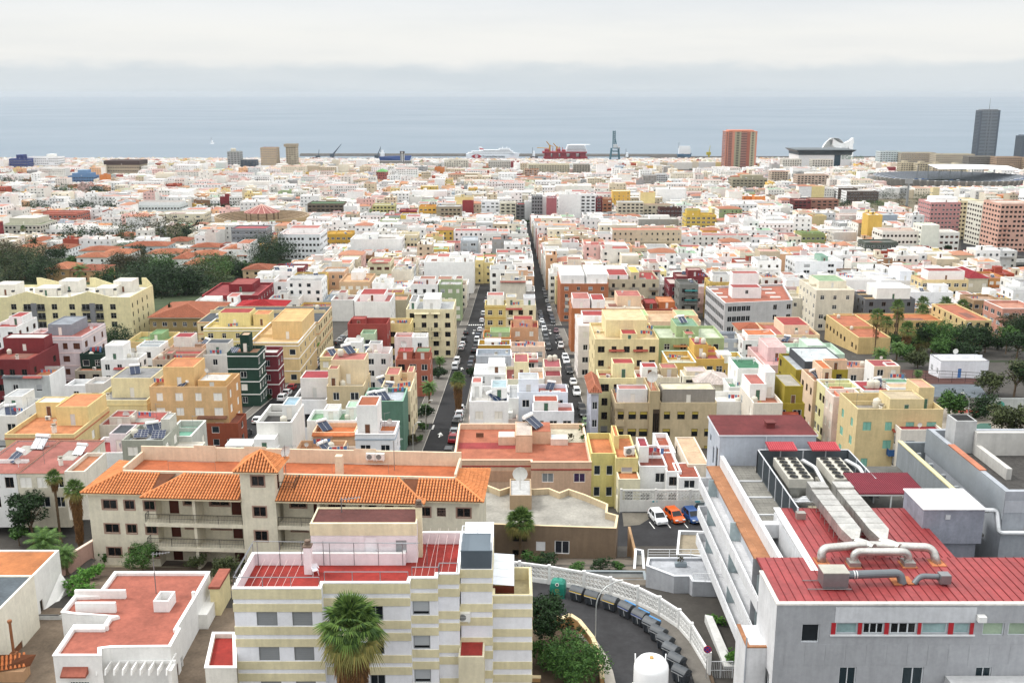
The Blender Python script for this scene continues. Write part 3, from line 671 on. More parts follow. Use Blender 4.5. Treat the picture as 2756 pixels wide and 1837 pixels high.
for a in [(-20.5,-16.4,150,192),(-20.5,-16.4,197.5,350),(-19.2,-16.4,358,500),(-10.3,-8.6,150,350),(-10.3,-8.6,358,500),(8.8,10.2,150,350),(8.8,10.2,358,430),(16.2,18.6,150,281),(16.2,18.6,288,350),(16.2,18.2,358,430),(-50.5,-49,198,350),(-58,-56,168,350)]:kerbed(*a)
def mark(name,polys):
 b=MB()
 for p in polys:b.add([(x,y,G(y)+.034) for x,y in p],[tuple(range(len(p)))])
 return struct(name,b,PAINT)
def zebra(x0,x1,y0,y1,n=7):
 w=(x1-x0)/n; mark('zebra_crossing',[[(x0+w*(k+.2),y0),(x0+w*(k+.8),y0),(x0+w*(k+.8),y1),(x0+w*(k+.2),y1)] for k in range(n)])
zebra(-16.2,-10.5,359,363); zebra(10.4,16.0,359,363)
def arrow(x,y,s=1.0):mark('lane_arrow',[[(x-.09*s,y),(x+.09*s,y),(x+.09*s,y+2.4*s),(x-.09*s,y+2.4*s)],[(x-.45*s,y+2.3*s),(x+.45*s,y+2.3*s),(x,y+4.0*s)],[(x+.05*s,y+.9*s),(x+.6*s,y+1.7*s),(x+.45*s,y+2.0*s),(x+.05*s,y+1.3*s)]])
for x,y in ((-14.3,160),(-14.2,185),(-13.8,262),(-13.4,335),(13.2,335),(13.1,265)):arrow(x,y,1.15)
for x in (-13.3,13.3):mark('give_way_triangle',[[(x-.5,346),(x+.5,346),(x+.45,345.6),(x-.45,345.6)],[(x-.5,345.9),(x-.38,345.9),(x+.06,343.0),(x-.06,343.0)],[(x+.38,345.9),(x+.5,345.9),(x+.06,343.0),(x-.06,343.0)]])
for k,yy in enumerate((198.2,199.6)):mark('give_way_dashes',[[(-16.3+i*.0,192.5+i*.9+k*0),(-15.9,192.5+i*.9),(-15.9,193+i*.9),(-16.3,193+i*.9)] for i in range(5)]) if k==0 else None
mark('bay_lines',[[(9.9+5.9*s,yy),(9.9+5.9*s+.12,yy),(9.9+5.9*s+.12,yy+4),(9.9+5.9*s,yy+4)] for s,yy in ((.25,232),(.68,238),(.72,300),(.72,312))])
# far landmarks and haze come later
# ================================================================== houses read off the photograph, nearest rows first
def hh(crop,x0,x1,yf,yb,h,wall,roof,label,dmin=5,dmax=26,D=None,y=None,ys=25.0,**k):
 u0,vf=px(crop,x0,yf); u1,_=px(crop,x1,yf); _,vb=px(crop,x0,yb)
 p=pg((u0+u1)/2,vf,h,ys) if y is None else py((u0+u1)/2,vf,y); a,c=pz(u0,vf,p.z),pz(u1,vf,p.z); d=D or max(dmin,min(dmax,pz(u0,vb,p.z).y-p.y))
 g=p.z-h; k.setdefault('sides','r' if (a.x+c.x)/2<0 else 'l')
 return house(a.x,p.y,g,c.x-a.x,d,h,wall,roof,label,back=max(3,g-G(p.y+d)+1.5) if y is None else 2,**k)
W_,CR,PY,YE,TN,BG,GY,LG,RD,DR,PK,GN,BL='#f1f0ee','#efe3c4','#ecdca2','#e0c486','#c9b28a','#d9c8a4','#a3a6a8','#cfd0d0','#a23c38','#842d30','#e7c6c2','#a8bc86','#dbe3ee'
RT,RR,RP,RG,RW,RN,RO,RK,RL='#bf6d4c','#ae3b38','#bd6a60','#8c8d8d','#d9d5ce','#7aa585','#d38350','#55524f','#b8bbbc'
hh('A',35,600,1350,1130,7.5,YE,RO,'yellow house with outdoor stair and orange roof terrace, left of the tiled apartment building',huts=[(.5,1,.45,1,2.6,'#ecd08a',RO),(.02,.4,.75,1,2.0,'#ecd08a',RW)],awn=[(.25,.6,.72,'#b5654a')],nf=4,win='sh',band='#b06a50',items=[('ant',.3,.9),('vent',.6,.2)])
hh('A',-160,130,1200,1060,7,'#e9e7e3',RL,'white flat-roofed house at the picture edge behind the yellow stair house',huts=[(.3,.8,.5,1,2)],items=[('sol',.7,.2),('ant',.95,.5)],nf=3)
hh('A',690,995,1500,1370,6,W_,RR,'low white house with bright red roof terrace and pink roof cabin',par=.9,huts=[(.5,.98,.35,1,2.2,'#e4d6d8','#4a4f55')],nf=2)
hh('A',985,1320,1400,1270,8.5,'#a8aa9c',RL,'grey-green house with dark solar panels on its roof',huts=[(.75,1.0,.55,1,2,'#c9c7ba',RL)],items=[('pv',.3,.35,0,.1),('pv',.75,.3,0,.1),('pv',.45,.8,0,.1),('tank',.1,.5),('sol',.55,.6,0,.5)],nf=2,win='sh')
hh('A',1330,1550,1370,1240,7.5,'#c4c6bd','#6fae93','pale house with sea-green roof terrace beside the grey-green solar house',par=1.0,rim='#dcdcd6',nf=2)
hh('A',1190,1590,1500,1430,6,'#d9d2c2','#e8e2d2','low house with cream sheet roof behind the tiled apartment building',nf=3,par=.15)
hh('A',805,1275,1275,1165,7,'#d8cfc4','#b4564e','house with rusty red metal roof and water tanks, behind the solar panel house',par=.2,huts=[(.15,.5,.1,.6,1.2,'#d5cabf','#a9473f')],items=[('tank',.5,.25),('dish',.4,.3,0,0,1.5)],nf=3)
hh('A',1210,1840,965,855,12,'#ddb27c','#c9a57a','large apricot house with white shutters and rust-red ground floor',huts=[(.15,.55,.2,.95,3.2,'#e5bb7a',RO),(.62,.98,.05,.6,1.0,'#dca865',RW)],win='sh',nf=4,items=[('ant',.7,.3),('dish',.66,.5,1.7),('line',.1,.3)],awn=[(.6,.98,.53,'#8b5a44'),(0,.24,.53,'#b8754a')],side='#d0965a')
hh('A',1560,1930,1262,1180,5.2,'#9c4a30','#8a4a36','rust-red walled garden house front below the apricot house',nf=3,par=.3,win='wh')
hh('A',745,1190,1075,920,8.5,PY,RG,'pale yellow house with stepped terrace and roof solar heater',par=.9,huts=[(.2,.95,.35,1,3.0,'#eddfae',RG)],items=[('sol',.55,.6,3.6,.4),('ant',.5,.9,3.6),('vent',.2,.2)],win='wh',nf=3,band='#dfcf9c',sides='r')
hh('A',525,700,955,930,6.5,'#e9eaea',RL,'small white cube house left of the pale yellow stepped house',nf=1)
hh('A',690,840,940,890,8,'#dad2cb',RL,'narrow greyish house with one brown window behind the white cube house',nf=1,win='br')
hh('A',20,400,875,800,8,'#c3c8c8','#d98a52','house with orange roof and slate lean-to beside the dark red house',side=W_,huts=[(.35,.55,.8,1,1.5)],awn=[(.0,.45,.98,'#555b60'),(.45,.85,.98,'#b5544c')],nf=2,sides='')
hh('A',-160,235,745,615,11.5,'#7f2d31','#a04a3c','dark red house at the far left edge',par=1.1,nf=4,win='dk',huts=[(.0,.9,.7,1,2.4,'#8a3236',RW)],sides='r')
hh('A',290,660,560,450,13.5,'#dacdd0',RP,'lilac apartment house with grey blue roof storey',band='#e6d2cf',huts=[(.1,.62,.3,.95,2.0,'#8f959e','#8f959e')],win='br',nf=4,items=[('ant',.2,.2),('dish',.9,.6)])
hh('A',-80,130,480,400,10,W_,RR,'white house with brown shutters at the left edge above the dark red house',win='br',nf=2,huts=[(.4,.9,.4,.9,1.8)])
hh('A',125,290,590,490,8,'#e8dbd8',RP,'small pinkish white house left of the lilac apartment house',win='br',nf=2,awn=[(0,1,.8,'#a8564c')])
hh('A',645,830,700,645,9.5,'#1f3a31','#4c6b5a','dark green house with pink outdoor stair beside the lilac apartment house',par=1.0,nf=2,win='wh',items=[('line',.5,.5)])
hh('A',605,830,835,760,6,'#b7ad98','#b86f4c','low beige terrace house below the dark green one',nf=2,par=.5)
hh('A',815,1115,745,690,9,W_,RW,'white house with small red canopy and roof cube',huts=[(.12,.6,.1,.9,3.2,W_,RW)],awn=[(.35,.85,.78,'#b04a48')],nf=3,win='wh',items=[('ant',.7,.4)])
hh('A',1105,1295,640,590,10.5,W_,'#8a959c','tall white party-wall house left of the tan house with red roof',nf=1,par=.35)
hh('A',1020,1350,600,520,9.5,'#e8c583','#7fa56f','yellow house with green roof behind the tall white party wall',par=1.3,huts=[(.45,.75,.4,.9,1.0,'#8fb07a','#6f9a63')],nf=3)
hh('A',1235,1570,745,655,9,'#cdb39a',RR,'tan house with red roof behind the large apricot house',huts=[(.3,.48,.0,.3,1.4,'#b39a83',RP)],nf=3,items=[('line',.6,.1),('tank',.1,.3),('ant',.5,.5)])
hh('A',1380,1640,645,590,10,'#cfa182','#55534f','salmon house with red canopy roof cabin left of the yellow balustrade building',huts=[(.1,.65,.1,.8,2.4,'#e9dfd6','#a9383f')],nf=2,items=[('dish',.8,.5)])
hh('A',1640,1845,705,645,9,'#e5e1da','#9a9b99','white house with open garage-like terrace left of the dark green house',nf=1,huts=[(.05,.95,.35,.95,2.2,'#dedad2','#50565c')],items=[('line',.5,.2)])
hh('A',1840,2090,690,630,12.5,'#26463a','#b98565','dark green house with white window surrounds and white bands',band=W_,huts=[(.32,.62,.5,1,3.2,'#1f4034','#d8b090')],nf=1,win='sh',sides='r',ns=3,items=[('pv',.1,.3),('ant',.8,.5)])
hh('B',150,320,690,640,11.0,'#7d2f38','#d8d4ce','wine red house with white shutters behind the dark green one',band=W_,nf=1,win='sh',sides='r',ns=2)
hh('A',1650,2200,490,412,10,'#e7d68d','#d8c07a','yellow building with white balustrade on its terrace',rim=W_,huts=[(.15,.62,.45,1,3.2,'#ecdc96',RR),(.66,.9,.5,1,2.6,'#ecd08a',RO)],nf=5,win='wh',band=W_,items=[('line',.4,.2)])
hh('B',90,490,610,445,10.5,'#e4c58b','#d9b27a','ornate yellow house with white cornices and outdoor roof stair',rim=W_,band=W_,huts=[(.35,.98,.3,1,4.0,'#eac483','#e0b070')],nf=4,win='wh',sides='r',ns=4)
hh('A',1210,1700,405,285,7,'#a08a58','#a5674e','low school building with hipped tile roof and ochre concrete bands',hip=2.6,nf=6,win='wh',band='#8d7a45')
hh('A',1640,2090,225,100,10,'#8c2a31','#9e3a3c','wine red house with rounded terrace and roof railings',rim='#b04a4c',huts=[(.35,.78,.4,.9,2.3,'#8c2a31','#a64a44')],nf=4,win='wh',items=[('ant',.8,.5)])
hh('A',1530,1890,305,240,7.5,W_,RW,'low white house with white roof cabins below the wine red terrace house',huts=[(.2,.6,.2,.7,1.5),(.75,1,.5,1,1.8,W_,RP)],nf=3)
hh('A',1890,2280,340,270,7,W_,'#a8292f','white house under a crimson pitched roof',hip=2.0,nf=3)
hh('B',-330,655,440,345,10.5,'#e2cda0','#4f565c','long cream institute building with dark slate front roof',par=.12,band='#c98f68',nf=12,win='dk',sides='r',ns=8,D=22)
hh('B',665,940,725,660,9,'#ead9a0',RP,'pale yellow house with cornice and one roof solar heater beside the round green tree',rim='#efe2b4',items=[('sol',.35,.5,0,.7)],nf=3,band='#dcc88c',sides='r')
hh('B',860,1000,605,570,9,W_,RW,'narrow white house with dish left of the pale green wall',items=[('dish',.8,.5,0,0,1.6)],nf=1)
hh('B',1030,1230,695,640,9.5,'#ebe9e5',RR,'stained white house with red roof and grey sheet canopy',huts=[(.1,.6,.5,1,1.6,W_,RG)],nf=2)
hh('B',890,1210,455,405,12.5,'#a8453f','#b0504a','tall brick-red party-wall house',par=2.0,nf=0,huts=[(.05,.4,.5,1,.5,'#a8453f','#b0504a')],ops=[])
hh('B',1205,1405,452,408,11.5,'#e9d48a',RR,'tall yellow house with outdoor red roof beside the brick-red one',par=1.4,nf=2,items=[('tank',.2,.5),('line',.6,.5)])
hh('B',995,1110,535,515,10.5,'#b9cda9',RN,'pale green roof storey beside the brick-red wall',nf=1,win='wh')
hh('B',1270,1415,560,535,9.5,'#ecd6d2',RP,'pale pink house with sheet roof in front of the tall yellow house',nf=1)
hh('B',1415,1535,565,530,10,W_,RW,'white house with glazed roof corner beside the cream balcony apartments',nf=1,items=[('ant',.5,.5)])
hh('B',1365,1750,338,255,14.5,'#e6dcb2',RL,'cream four-storey apartment house with paired balconies on the left street',huts=[(.35,.7,.15,.8,2.6,W_,'#d8d8d8'),(.05,.2,.2,.9,1.6,W_,RG)],nf=4,win='dk',balc=[(.17,.48,3,'#d9cfa4','rail'),(.53,.72,3,'#d9cfa4','rail'),(.17,.48,2,'#d9cfa4','rail'),(.53,.72,2,'#d9cfa4','rail')],awn=[(.17,.48,.93,'#e6dcb2'),(.53,.72,.93,'#e6dcb2')],sides='r',ns=4)
hh('B',945,1235,275,205,13.5,W_,'#c46a66','blank white gable-topped house above the brick-red house',ops=[],huts=[(.1,.8,.3,1,1.5,W_,RR)],items=[('tank',.4,.1)])
hh('B',1235,1370,262,215,12.5,'#b3a98a','#c98f70','bare grey-tan party wall left of the cream balcony apartments',ops=[])
hh('B',1280,1560,745,685,9,'#b3634d','#b5544c','terracotta house with red and green roof terraces beside the left street',huts=[(.0,.45,.4,1,1.2,'#b3634d',RR),(.55,1,.3,1,1.3,'#a95c48','#6f8f6a')],items=[('dish',.2,.6,1.8,0,1.8)],nf=3,sides='r')
hh('B',1150,1400,1000,850,10,'#e8d6ae','#d8a878','cream house with shaded street front and peach roof terrace beside the left street',par=1.0,huts=[(.0,.5,.55,1,1.2,'#e6cfa6',RP),(.75,1,.65,1,1.4,'#eac9a0',RP)],items=[('sol',.1,.5,0,.9),('sol',.45,.75,0,.9),('line',.7,.3)],nf=3,sides='r',ns=3,win='br')
hh('B',720,1020,960,850,12,'#cdb78f','#e0d4ba','tan house with cream stair tower and green door',huts=[(.05,.98,.4,1,4.0,'#e4cda6',RP),(.0,.3,.1,.4,3.0,'#e4cda6',RP)],items=[('tank',.25,.7,4.8),('sol',.55,.8,4.8,.8),('ant',.3,.8,4.8)],win='sh',nf=2,sides='r')
hh('B',440,720,1070,950,9,'#eceef0',RK,'white house with dark wide window and red sheet roof above',huts=[(.15,.98,.35,.9,3.2,'#e4dfdc','#b03a44')],nf=1,ops=[(2.2,3.6,5.2,6.2,('three','#4c4642','#20262c'))])
hh('B',1010,1340,1085,975,10,'#567f6c','#c3cbd4','sea-green house with pale blue roof and solar heater',rim='#7fa590',items=[('sol',.55,.3,0,.7),('pv',.3,.1,0,0),('tank',.4,.6),('vent',.45,.9)],ops=[],sides='')
hh('B',150,435,1258,1110,11,'#dfddd8','#4a4846','stained white block with dark roof pit and tall wine red panel',par=1.0,rim='#e6e4e0',huts=[(.55,.98,.5,.98,1.4,'#e2e2de','#93b3c4')],ops=[(5.4,2.0,8.9,8.2,('rolldown','#4a1c24','#4d1f28'))],sides='')
hh('B',560,960,1240,1150,8.5,'#eef0ee','#7ba87e','white house with green roof terrace behind the peach house',huts=[(.3,.6,.3,.9,1.2,W_,RW),(.75,1,.4,1,1.6,'#dfe6df','#a9cdb0')],nf=2)
hh('B',605,950,1335,1270,7.5,'#ecc39a','#d8743c','peach house with orange tiled canopies and white shutters',win='sh',nf=2,awn=[(0,1,.98,'#d8743c')],items=[('sol',.3,.5,0,.8)])
hh('B',952,1275,1352,1245,10.5,'#e3e6ea','#cc7040','white blue-grey trimmed corner house with terracotta terrace',rim=W_,huts=[(.03,.55,.15,.95,4.2,W_,'#b5603c')],nf=2,win='sh',band='#9aa7b4',sides='r',items=[('dish',.75,.9)])
hh('B',450,840,1500,1400,6,'#e0b48a','#c88a60','low peach roof terrace with white tank behind the tower of the tiled building',items=[('tank',.7,.6),('sol',.75,.3,0,1.0)],nf=2,par=.8)
hh('B',690,1030,1540,1475,6.2,'#cfc6b8','#bd7f66','low mottled terrace house with grey sheet canopy left of the corner house',items=[('ant',.9,.5),('line',.3,.5)],nf=2,par=.6)
hh('B',-130,300,1500,1430,7,W_,'#e4e4e2','white rooftop with two white cabins behind the tiled hip tower',huts=[(.05,.55,.1,.7,1.0,W_,W_),(.58,.98,.2,.9,1.8,W_,W_)],nf=3)
# between the two streets
hh('C',165,335,305,262,13.5,'#e3cc7c','#d8c9a4','yellow banded house on the right kerb of the left street',band='#c9a750',nf=2,huts=[(.1,.9,.35,.95,2.6,W_,RP)],win='wh',sides='l',items=[('ant',.3,.2)])
hh('C',335,580,305,262,13.5,'#eee4b8','#cfc6b4','cream house with crimson corner stripes between the streets',nf=3,huts=[(.0,.35,.2,.9,2.2,'#e6d9b4',RL),(.6,1,.2,.9,2.0,'#e4e6ea',RL)],balc=[(.05,.4,3,W_,'rail')],win='dk',sides='r',items=[('ac',.8,.5),('line',.3,.1)],awn=[(.0,.55,.93,'#b0453f')])
hh('C',375,600,485,430,9,'#dfa77c','#b5483e','peach orange house with red roof tank between the streets',huts=[(.1,.8,.4,1,1.6,'#e6b088',RR)],nf=2,items=[('line',.5,.2)])
hh('C',150,375,565,505,7.5,'#db8a4a','#7f9a5a','orange house with green roof terrace between the streets',huts=[(.25,1,.3,1,.9,'#a9bd90','#86a662')],nf=2)
hh('C',110,375,630,585,7,'#c4952e','#d9d2c4','ochre house with white balustrade between the streets',rim='#dfe6e2',nf=3,huts=[(.2,.7,.2,.8,.8,W_,RW)])
hh('C',375,655,640,600,9,'#eed2bc','#e0c0a4','pale peach house with clothes line between the streets',items=[('line',.3,.3),('line',.6,.6),('ant',.1,.8)],nf=3,par=1.0)
hh('C',95,380,715,660,7.5,'#c0c9d2','#a9b4be','blue-grey flat-roofed house between the streets',par=1.0,nf=3,rim='#d9dfe4')
hh('C',380,598,735,690,9,'#f0e0dc',RR,'pinkish white house with red roof and two water tanks between the streets',items=[('tank',.5,.5),('tank',.85,.5)],nf=2,awn=[(.25,1,.95,'#b0453f')])
hh('C',75,335,865,780,8.5,'#f0f1f2','#e6e8ea','white house with pale sheet-metal gable roof between the streets',par=.1,huts=[(.45,1,.15,.95,1.6,W_,'#eef0f2')],nf=2)
hh('C',335,530,905,800,8.0,'#efeccf','#b05a5c','white house with lemon roof cabin between the streets',huts=[(.35,1,.3,1,3.0,'#efe6b6','#b05a5c')],nf=2,items=[('vent',.6,.1)])
hh('C',530,650,900,810,8.5,'#eee9e2','#d8a884','narrow white house with sunken tan terrace between the streets',par=.9,nf=1)
hh('C',645,785,805,785,10,'#dccfb8','#b2555c','stained cream house with crimson roof and white tanks on the right street',par=.15,nf=1,D=7,items=[('tank',.4,.8),('tank',.7,.85)],sides='r')
hh('C',650,800,985,880,6.5,'#eadfd8','#9a3a40','white terrace house under a red slatted roof beside the right street',huts=[(.05,.95,.3,1,2.0,'#d8c8bc','#8f2f36')],nf=2,sides='r')
hh('C',40,355,1085,960,10.5,'#f0f0ee',RW,'tall white house with outdoor stair and rolled awning between the streets',par=1.0,huts=[(.0,.3,.6,1,1.8,W_,RP),(.55,1,.4,.95,1.4,W_,'#a9c4cc')],items=[('sol',.75,.3,0,.9),('ant',.6,.1)],nf=2,awn=[(.35,.85,.62,'#d9d6bc')])
hh('C',355,440,1060,960,9,'#e6e6e2',RL,'narrow white house beside the tall white stair house',nf=1,D=9)
hh('C',430,840,1010,945,10,'#dde5f0',RP,'pale blue house with row of air conditioners and red tile canopy',huts=[(.0,.42,.1,.95,2.4,'#e3eaf4',RL)],items=[('ac',.5,.15),('ac',.6,.15),('ac',.72,.15),('ac',.82,.15)],awn=[(.32,.85,.8,'#b5503c')],nf=3,win='wh',sides='r')
hh('C',555,890,1165,1130,7.5,'#eceef2',RP,'small white house with red tile strip and railed terrace by the right street',nf=3,win='wh',huts=[(.0,.62,.2,1,1.6,W_,'#b5503c')],sides='r')
hh('C',35,430,1230,1205,5.5,'#dcc6b6','#bd7a66','low rooms with white canopies behind the long salmon building',nf=3,huts=[(.1,.9,.2,.9,.9,'#e6e6de','#dfe3dc')])
# right of the right street
hh('C',1030,1090,1010,945,11,'#bcbecc','#a5674e','lilac-grey house with tile corner roof on the right street',nf=1,D=10,hip=1.2,sides='l')
hh('C',1225,1505,1095,985,14,'#c6b08a','#c07c5c','tan five-storey apartment house with glazed roof room beside the right street',y=176,nf=3,win='yl',huts=[(.1,.95,.15,.5,2.2,'#e0e0de','#b5726a')],items=[('line',.3,.8)],balc=[(0,.25,4,'#c6b08a','wall'),(0,.25,3,'#c6b08a','wall'),(0,.25,2,'#c6b08a','wall')],sides='l',ns=3,cat='apartment house')
hh('C',1590,2050,1095,985,14,'#c8b38c','#d9cfae','tan five-storey apartment wing with ribbed canopy and curtained terrace',y=176,nf=4,win='yl',huts=[(.04,.98,.1,.6,2.3,'#9a938a','#e2d8b4')],sides='',cat='apartment house')
hh('C',1505,1590,1000,960,19,'#bba67e','#c07c5c','tan stair tower with dark glazed column and large dish',y=175.6,ops=[(.7,.5,3.6,15.5,('three','#4a3d30','#231d18'))],D=9,sides='',items=[('dish',.4,.4,0,.2,2.6)],cat='stair tower')
hh('C',1090,1395,895,825,12,'#ece2a8',RR,'pale yellow house with crimson roofs behind the tan apartment house',huts=[(.4,1,.3,1,2.4,'#efe6ac',RR)],nf=3,sides='l')
hh('C',1395,1745,890,830,11,'#e6dcc6',RR,'white and tan roofs with crimson covers behind the big dish',huts=[(.15,.5,.2,.9,1.8,W_,RR),(.6,1,.3,1,1.5,'#cdb991',RP)],nf=3)
hh('C',1060,1580,580,445,14,'#ead69e','#e4c898','pale yellow four-storey house with two balconies and red canopies',huts=[(.2,.85,.3,1,3.4,'#ecdaa4','#e4c898'),(.42,.66,.0,.3,1.2,'#ead69e',RR)],nf=5,win='dk',balc=[(.22,.46,2,'#d9a878','wall'),(.6,.83,2,'#d9a878','wall')],awn=[(.22,.46,.82,'#b0503c'),(.6,.83,.82,'#b0503c')],sides='l',ns=4,items=[('line',.85,.3),('line',.9,.6),('ac',.1,.5)])
hh('C',1580,2110,570,470,13,'#a7bb87','#c9d2b4','sage green house with stepped roof parapets',huts=[(.3,.65,.3,1,2.0,'#a9bd8a',RN),(.4,.55,.0,.4,.9,'#9fb47e',RP)],nf=4,win='wh',items=[('sol',.45,.5,2.8,.4),('ant',.7,.5)],awn=[(.22,.44,.86,'#b5753c'),(.58,.8,.86,'#b5753c')])
hh('C',1655,1880,770,675,10,'#dfb45a','#c9bda0','mustard house with mint-rimmed roof terrace',rim='#cfe6da',par=1.1,nf=2,win='wh',items=[('line',.4,.5)])
hh('C',1880,2110,740,640,10.5,'#dcb052','#b5504c','mustard house with red roof and water tanks next to the mint-rimmed terrace',huts=[(.05,.55,.4,1,2.2,'#dcb052','#b04a50')],items=[('tank',.2,.6,2.9),('tank',.4,.5,2.9)],nf=3,win='wh')
hh('C',1780,2060,880,850,9,'#ebe4cc','#d8cdb0','cream hall with ridged sheet roof right of the big dish',par=.2,nf=3,huts=[(.1,.7,.2,1,.8,'#d9ccb6','#c4b5b4')])
hh('C',780,1170,130,30,14.5,'#bf7049',W_,'terracotta apartment house with white roof storey on the right street',huts=[(.0,.5,.05,.9,3.0,W_,W_),(.55,1,.1,.9,3.2,W_,W_)],nf=4,balc=[(.1,.3,3,'#d8cdbc','wall'),(.1,.3,2,'#d8cdbc','wall'),(.7,.98,3,'#d8cdbc','wall')],sides='l',ns=4)
hh('C',1170,1580,95,25,14,'#cbbfa2',RR,'beige apartment house with red roof and shadowed loggias',balc=[(.02,.2,3,'#a8a294','wall'),(.42,.6,3,'#a8a294','wall'),(.8,1,3,'#a8a294','wall'),(.8,1,2,'#a8a294','wall')],huts=[(.45,.62,.1,.8,2.4,'#d2c7a6','#e0c050'),(.0,.4,.1,.8,1.4,W_,RR)],nf=5,win='dk')
hh('C',870,1150,330,255,13.5,'#c4713f','#cfc0b4','orange fronted house with white roof rooms on the right street',huts=[(.05,.55,.2,.9,2.4,'#ecdcd8',RP),(.6,1,.15,.8,2.2,W_,RR)],nf=3,sides='l',ns=4)
hh('C',1150,1460,330,245,12,'#eac5a4','#cfc4b0','peach house with tan terrace and small dark roof door',huts=[(.35,1,.4,1,2.6,'#eccaa8',RP)],nf=4,items=[('dish',.5,.6,3.3)])
hh('C',1460,1730,335,260,11,'#a84c36','#b86a48','brick-red roof rooms right of the peach terrace house',huts=[(.05,.4,.1,.6,1.6,'#8f3a2c',RR),(.5,1,.3,.9,1.4,'#c4703c',RO)],nf=3)
hh('C',925,1400,470,380,14,'#efe6e0','#eee4dc','long white house with pink terrace and air conditioners on the right street',huts=[(.1,.6,.5,1,1.2,W_,RR)],items=[('ac',.4,.3),('ac',.5,.3),('ant',.8,.4),('line',.6,.2)],nf=4,sides='l',ns=4)
hh('C',1400,1920,435,350,12.5,'#ecc9a2','#d8b48c','long peach house with yellow end wall behind the sage green house',huts=[(.0,.2,.2,.8,1.0,'#ecd9a8','#a9cf8a'),(.65,.98,.2,.8,1.0,'#eac29a','#a9c08a')],nf=5)
hh('C',1745,1900,135,115,14,'#87877f','#5f5f5b','grey concrete house with turquoise awnings',nf=2,D=11,win='dk',awn=[(.3,.95,.84,'#2f8f8c'),(.3,.95,.58,'#2f8f8c')],balc=[(.25,.98,2,'#8c8c84','rail'),(.25,.98,3,'#8c8c84','rail')])
hh('C',1665,1748,130,80,13,'#8c2f3a','#c9b8b0','narrow wine red house left of the grey awning house',nf=1,D=14,sides='l',ns=4)
# right side
hh('D',805,1082,325,245,14.5,'#e6dcc6','#dcd2be','tall cream house with pairs of white windows above the school',par=.9,nf=3,win='wh',huts=[(.25,1,.4,1,1.6,'#e9dfca','#8fae86')],sides='l')
hh('D',1160,1525,390,335,11.5,'#6c6f73','#b99a6a','dark grey modern house with curved corner',huts=[(.28,.95,.2,1,3.4,W_,W_)],nf=4,win='dk',sides='l')
hh('D',600,812,385,325,10,'#ded6c4','#cfc6b4','stained cream house right of the office building',nf=2,par=1.0,huts=[(.6,1,.2,.8,2.0,'#dcc894','#a5b88a')])
hh('D',1075,1165,430,395,8,W_,RR,'small white house with wine red upper wall left of the dark grey house',nf=1)
hh('D',110,265,680,625,8.5,'#bcc3cc','#5a6068','blue-grey gable house with slate roof below the office',nf=2,sides='l')
hh('D',245,440,615,570,9,'#d9cbb8','#a8654c','house with low tile roof right below the office building',hip=1.2,nf=2)
hh('D',270,525,690,640,9,'#f0eeec','#d2713c','white house with orange tiled roof and solar tank',huts=[(.15,.98,.15,1,1.2,W_,'#d2713c')],items=[('tank',.95,.1),('sol',.9,.5,0,.5),('ac',.55,.02)],nf=3,win='br',sides='l')
hh('D',455,830,650,560,9,'#ecd0a2',RP,'cream yellow house with red roof stair',huts=[(.35,.85,.2,.9,2.0,'#f0d4b4',RR)],nf=4,items=[('dish',.8,.2),('tank',.6,.2)])
hh('D',555,800,720,670,8.0,'#ead9cf','#8f5a4a','house with brown terrace, black tanks and dish behind the pink house',items=[('tank',.5,.4,0,0,1.2),('dish',.75,.5,0,0,1.8),('ant',.2,.5)],nf=3,par=1.0)
hh('D',620,1010,790,710,7.5,'#bcd6c0','#cfe0d2','mint green house with pale mint roof terraces',par=1.0,huts=[(.35,.7,.2,.9,1.6,'#c2dac6','#cfe0d2')],nf=4)
hh('D',430,655,870,735,9,'#e6c3c1','#d8a4a0','pink house with outdoor stair and roof cabin',par=1.2,huts=[(.35,1,.45,1,2.2,'#e8c8c8','#e0b4b0')],nf=2,win='br',sides='l',ns=3)
hh('D',60,302,855,775,9.5,'#dfba62','#cfd8d0','yellow house with mint parapet and white roof shed',rim='#cfe6da',par=1.1,huts=[(.2,.6,.3,.7,1.2,W_,W_)],nf=2,items=[('tank',.8,.3)])
hh('D',-60,175,1010,935,8,'#e2ddc8','#cdc2bc','pale hall with peaked translucent roof',hip=1.6,nf=3)
hh('D',232,432,895,872,12,W_,'#3f7f5c','tall white house with dark green roof',par=.5,nf=1,D=9,sides='l',ns=2)
hh('D',170,345,1030,965,8.5,W_,'#5f9a74','white roof terraces with green cover left of the tall white house',nf=2,par=1.0,items=[('ac',.5,.5)])
hh('D',80,345,1135,1060,8,'#f0eeea','#e0dcd4','white party-wall house with broad roof terrace left of the olive house',par=1.0,ops=[],items=[('line',.6,.4)])
hh('D',345,560,1145,1010,9.5,'#e9dfd0','#b56a4c','white roof room with terracotta terrace joined to the olive house',huts=[(.0,.6,.35,1,2.4,W_,RP),(.62,1,.5,1,4.2,W_,RW)],ops=[],D=11)
hh('D',405,720,1150,1030,9,'#a38e22','#8f8468','olive yellow house with white windows and small tile canopy',huts=[(.55,1,.1,.9,3.0,'#a38e22','#a8a294')],nf=3,win='wh',awn=[(.15,.85,.82,'#b0462c')],sides='')
hh('D',655,1035,905,785,11.5,'#a08c26','#b9c0c4','olive house with big silver sheet-metal roof',par=.5,huts=[(.2,.95,.1,1,1.4,'#4c5055','#c9d0d2'),(.55,.98,.0,.12,2.0,'#ddb796','#d0754a')],nf=3,sides='l',ns=4,win='dk')
hh('D',785,940,985,900,11,'#e8c9a8','#b5765c','peach house with orange roof and terrace chairs beside the olive alley',nf=1,sides='l',ns=3,huts=[(.5,1,.2,1,2,'#e8c9a8','#d2713c')])
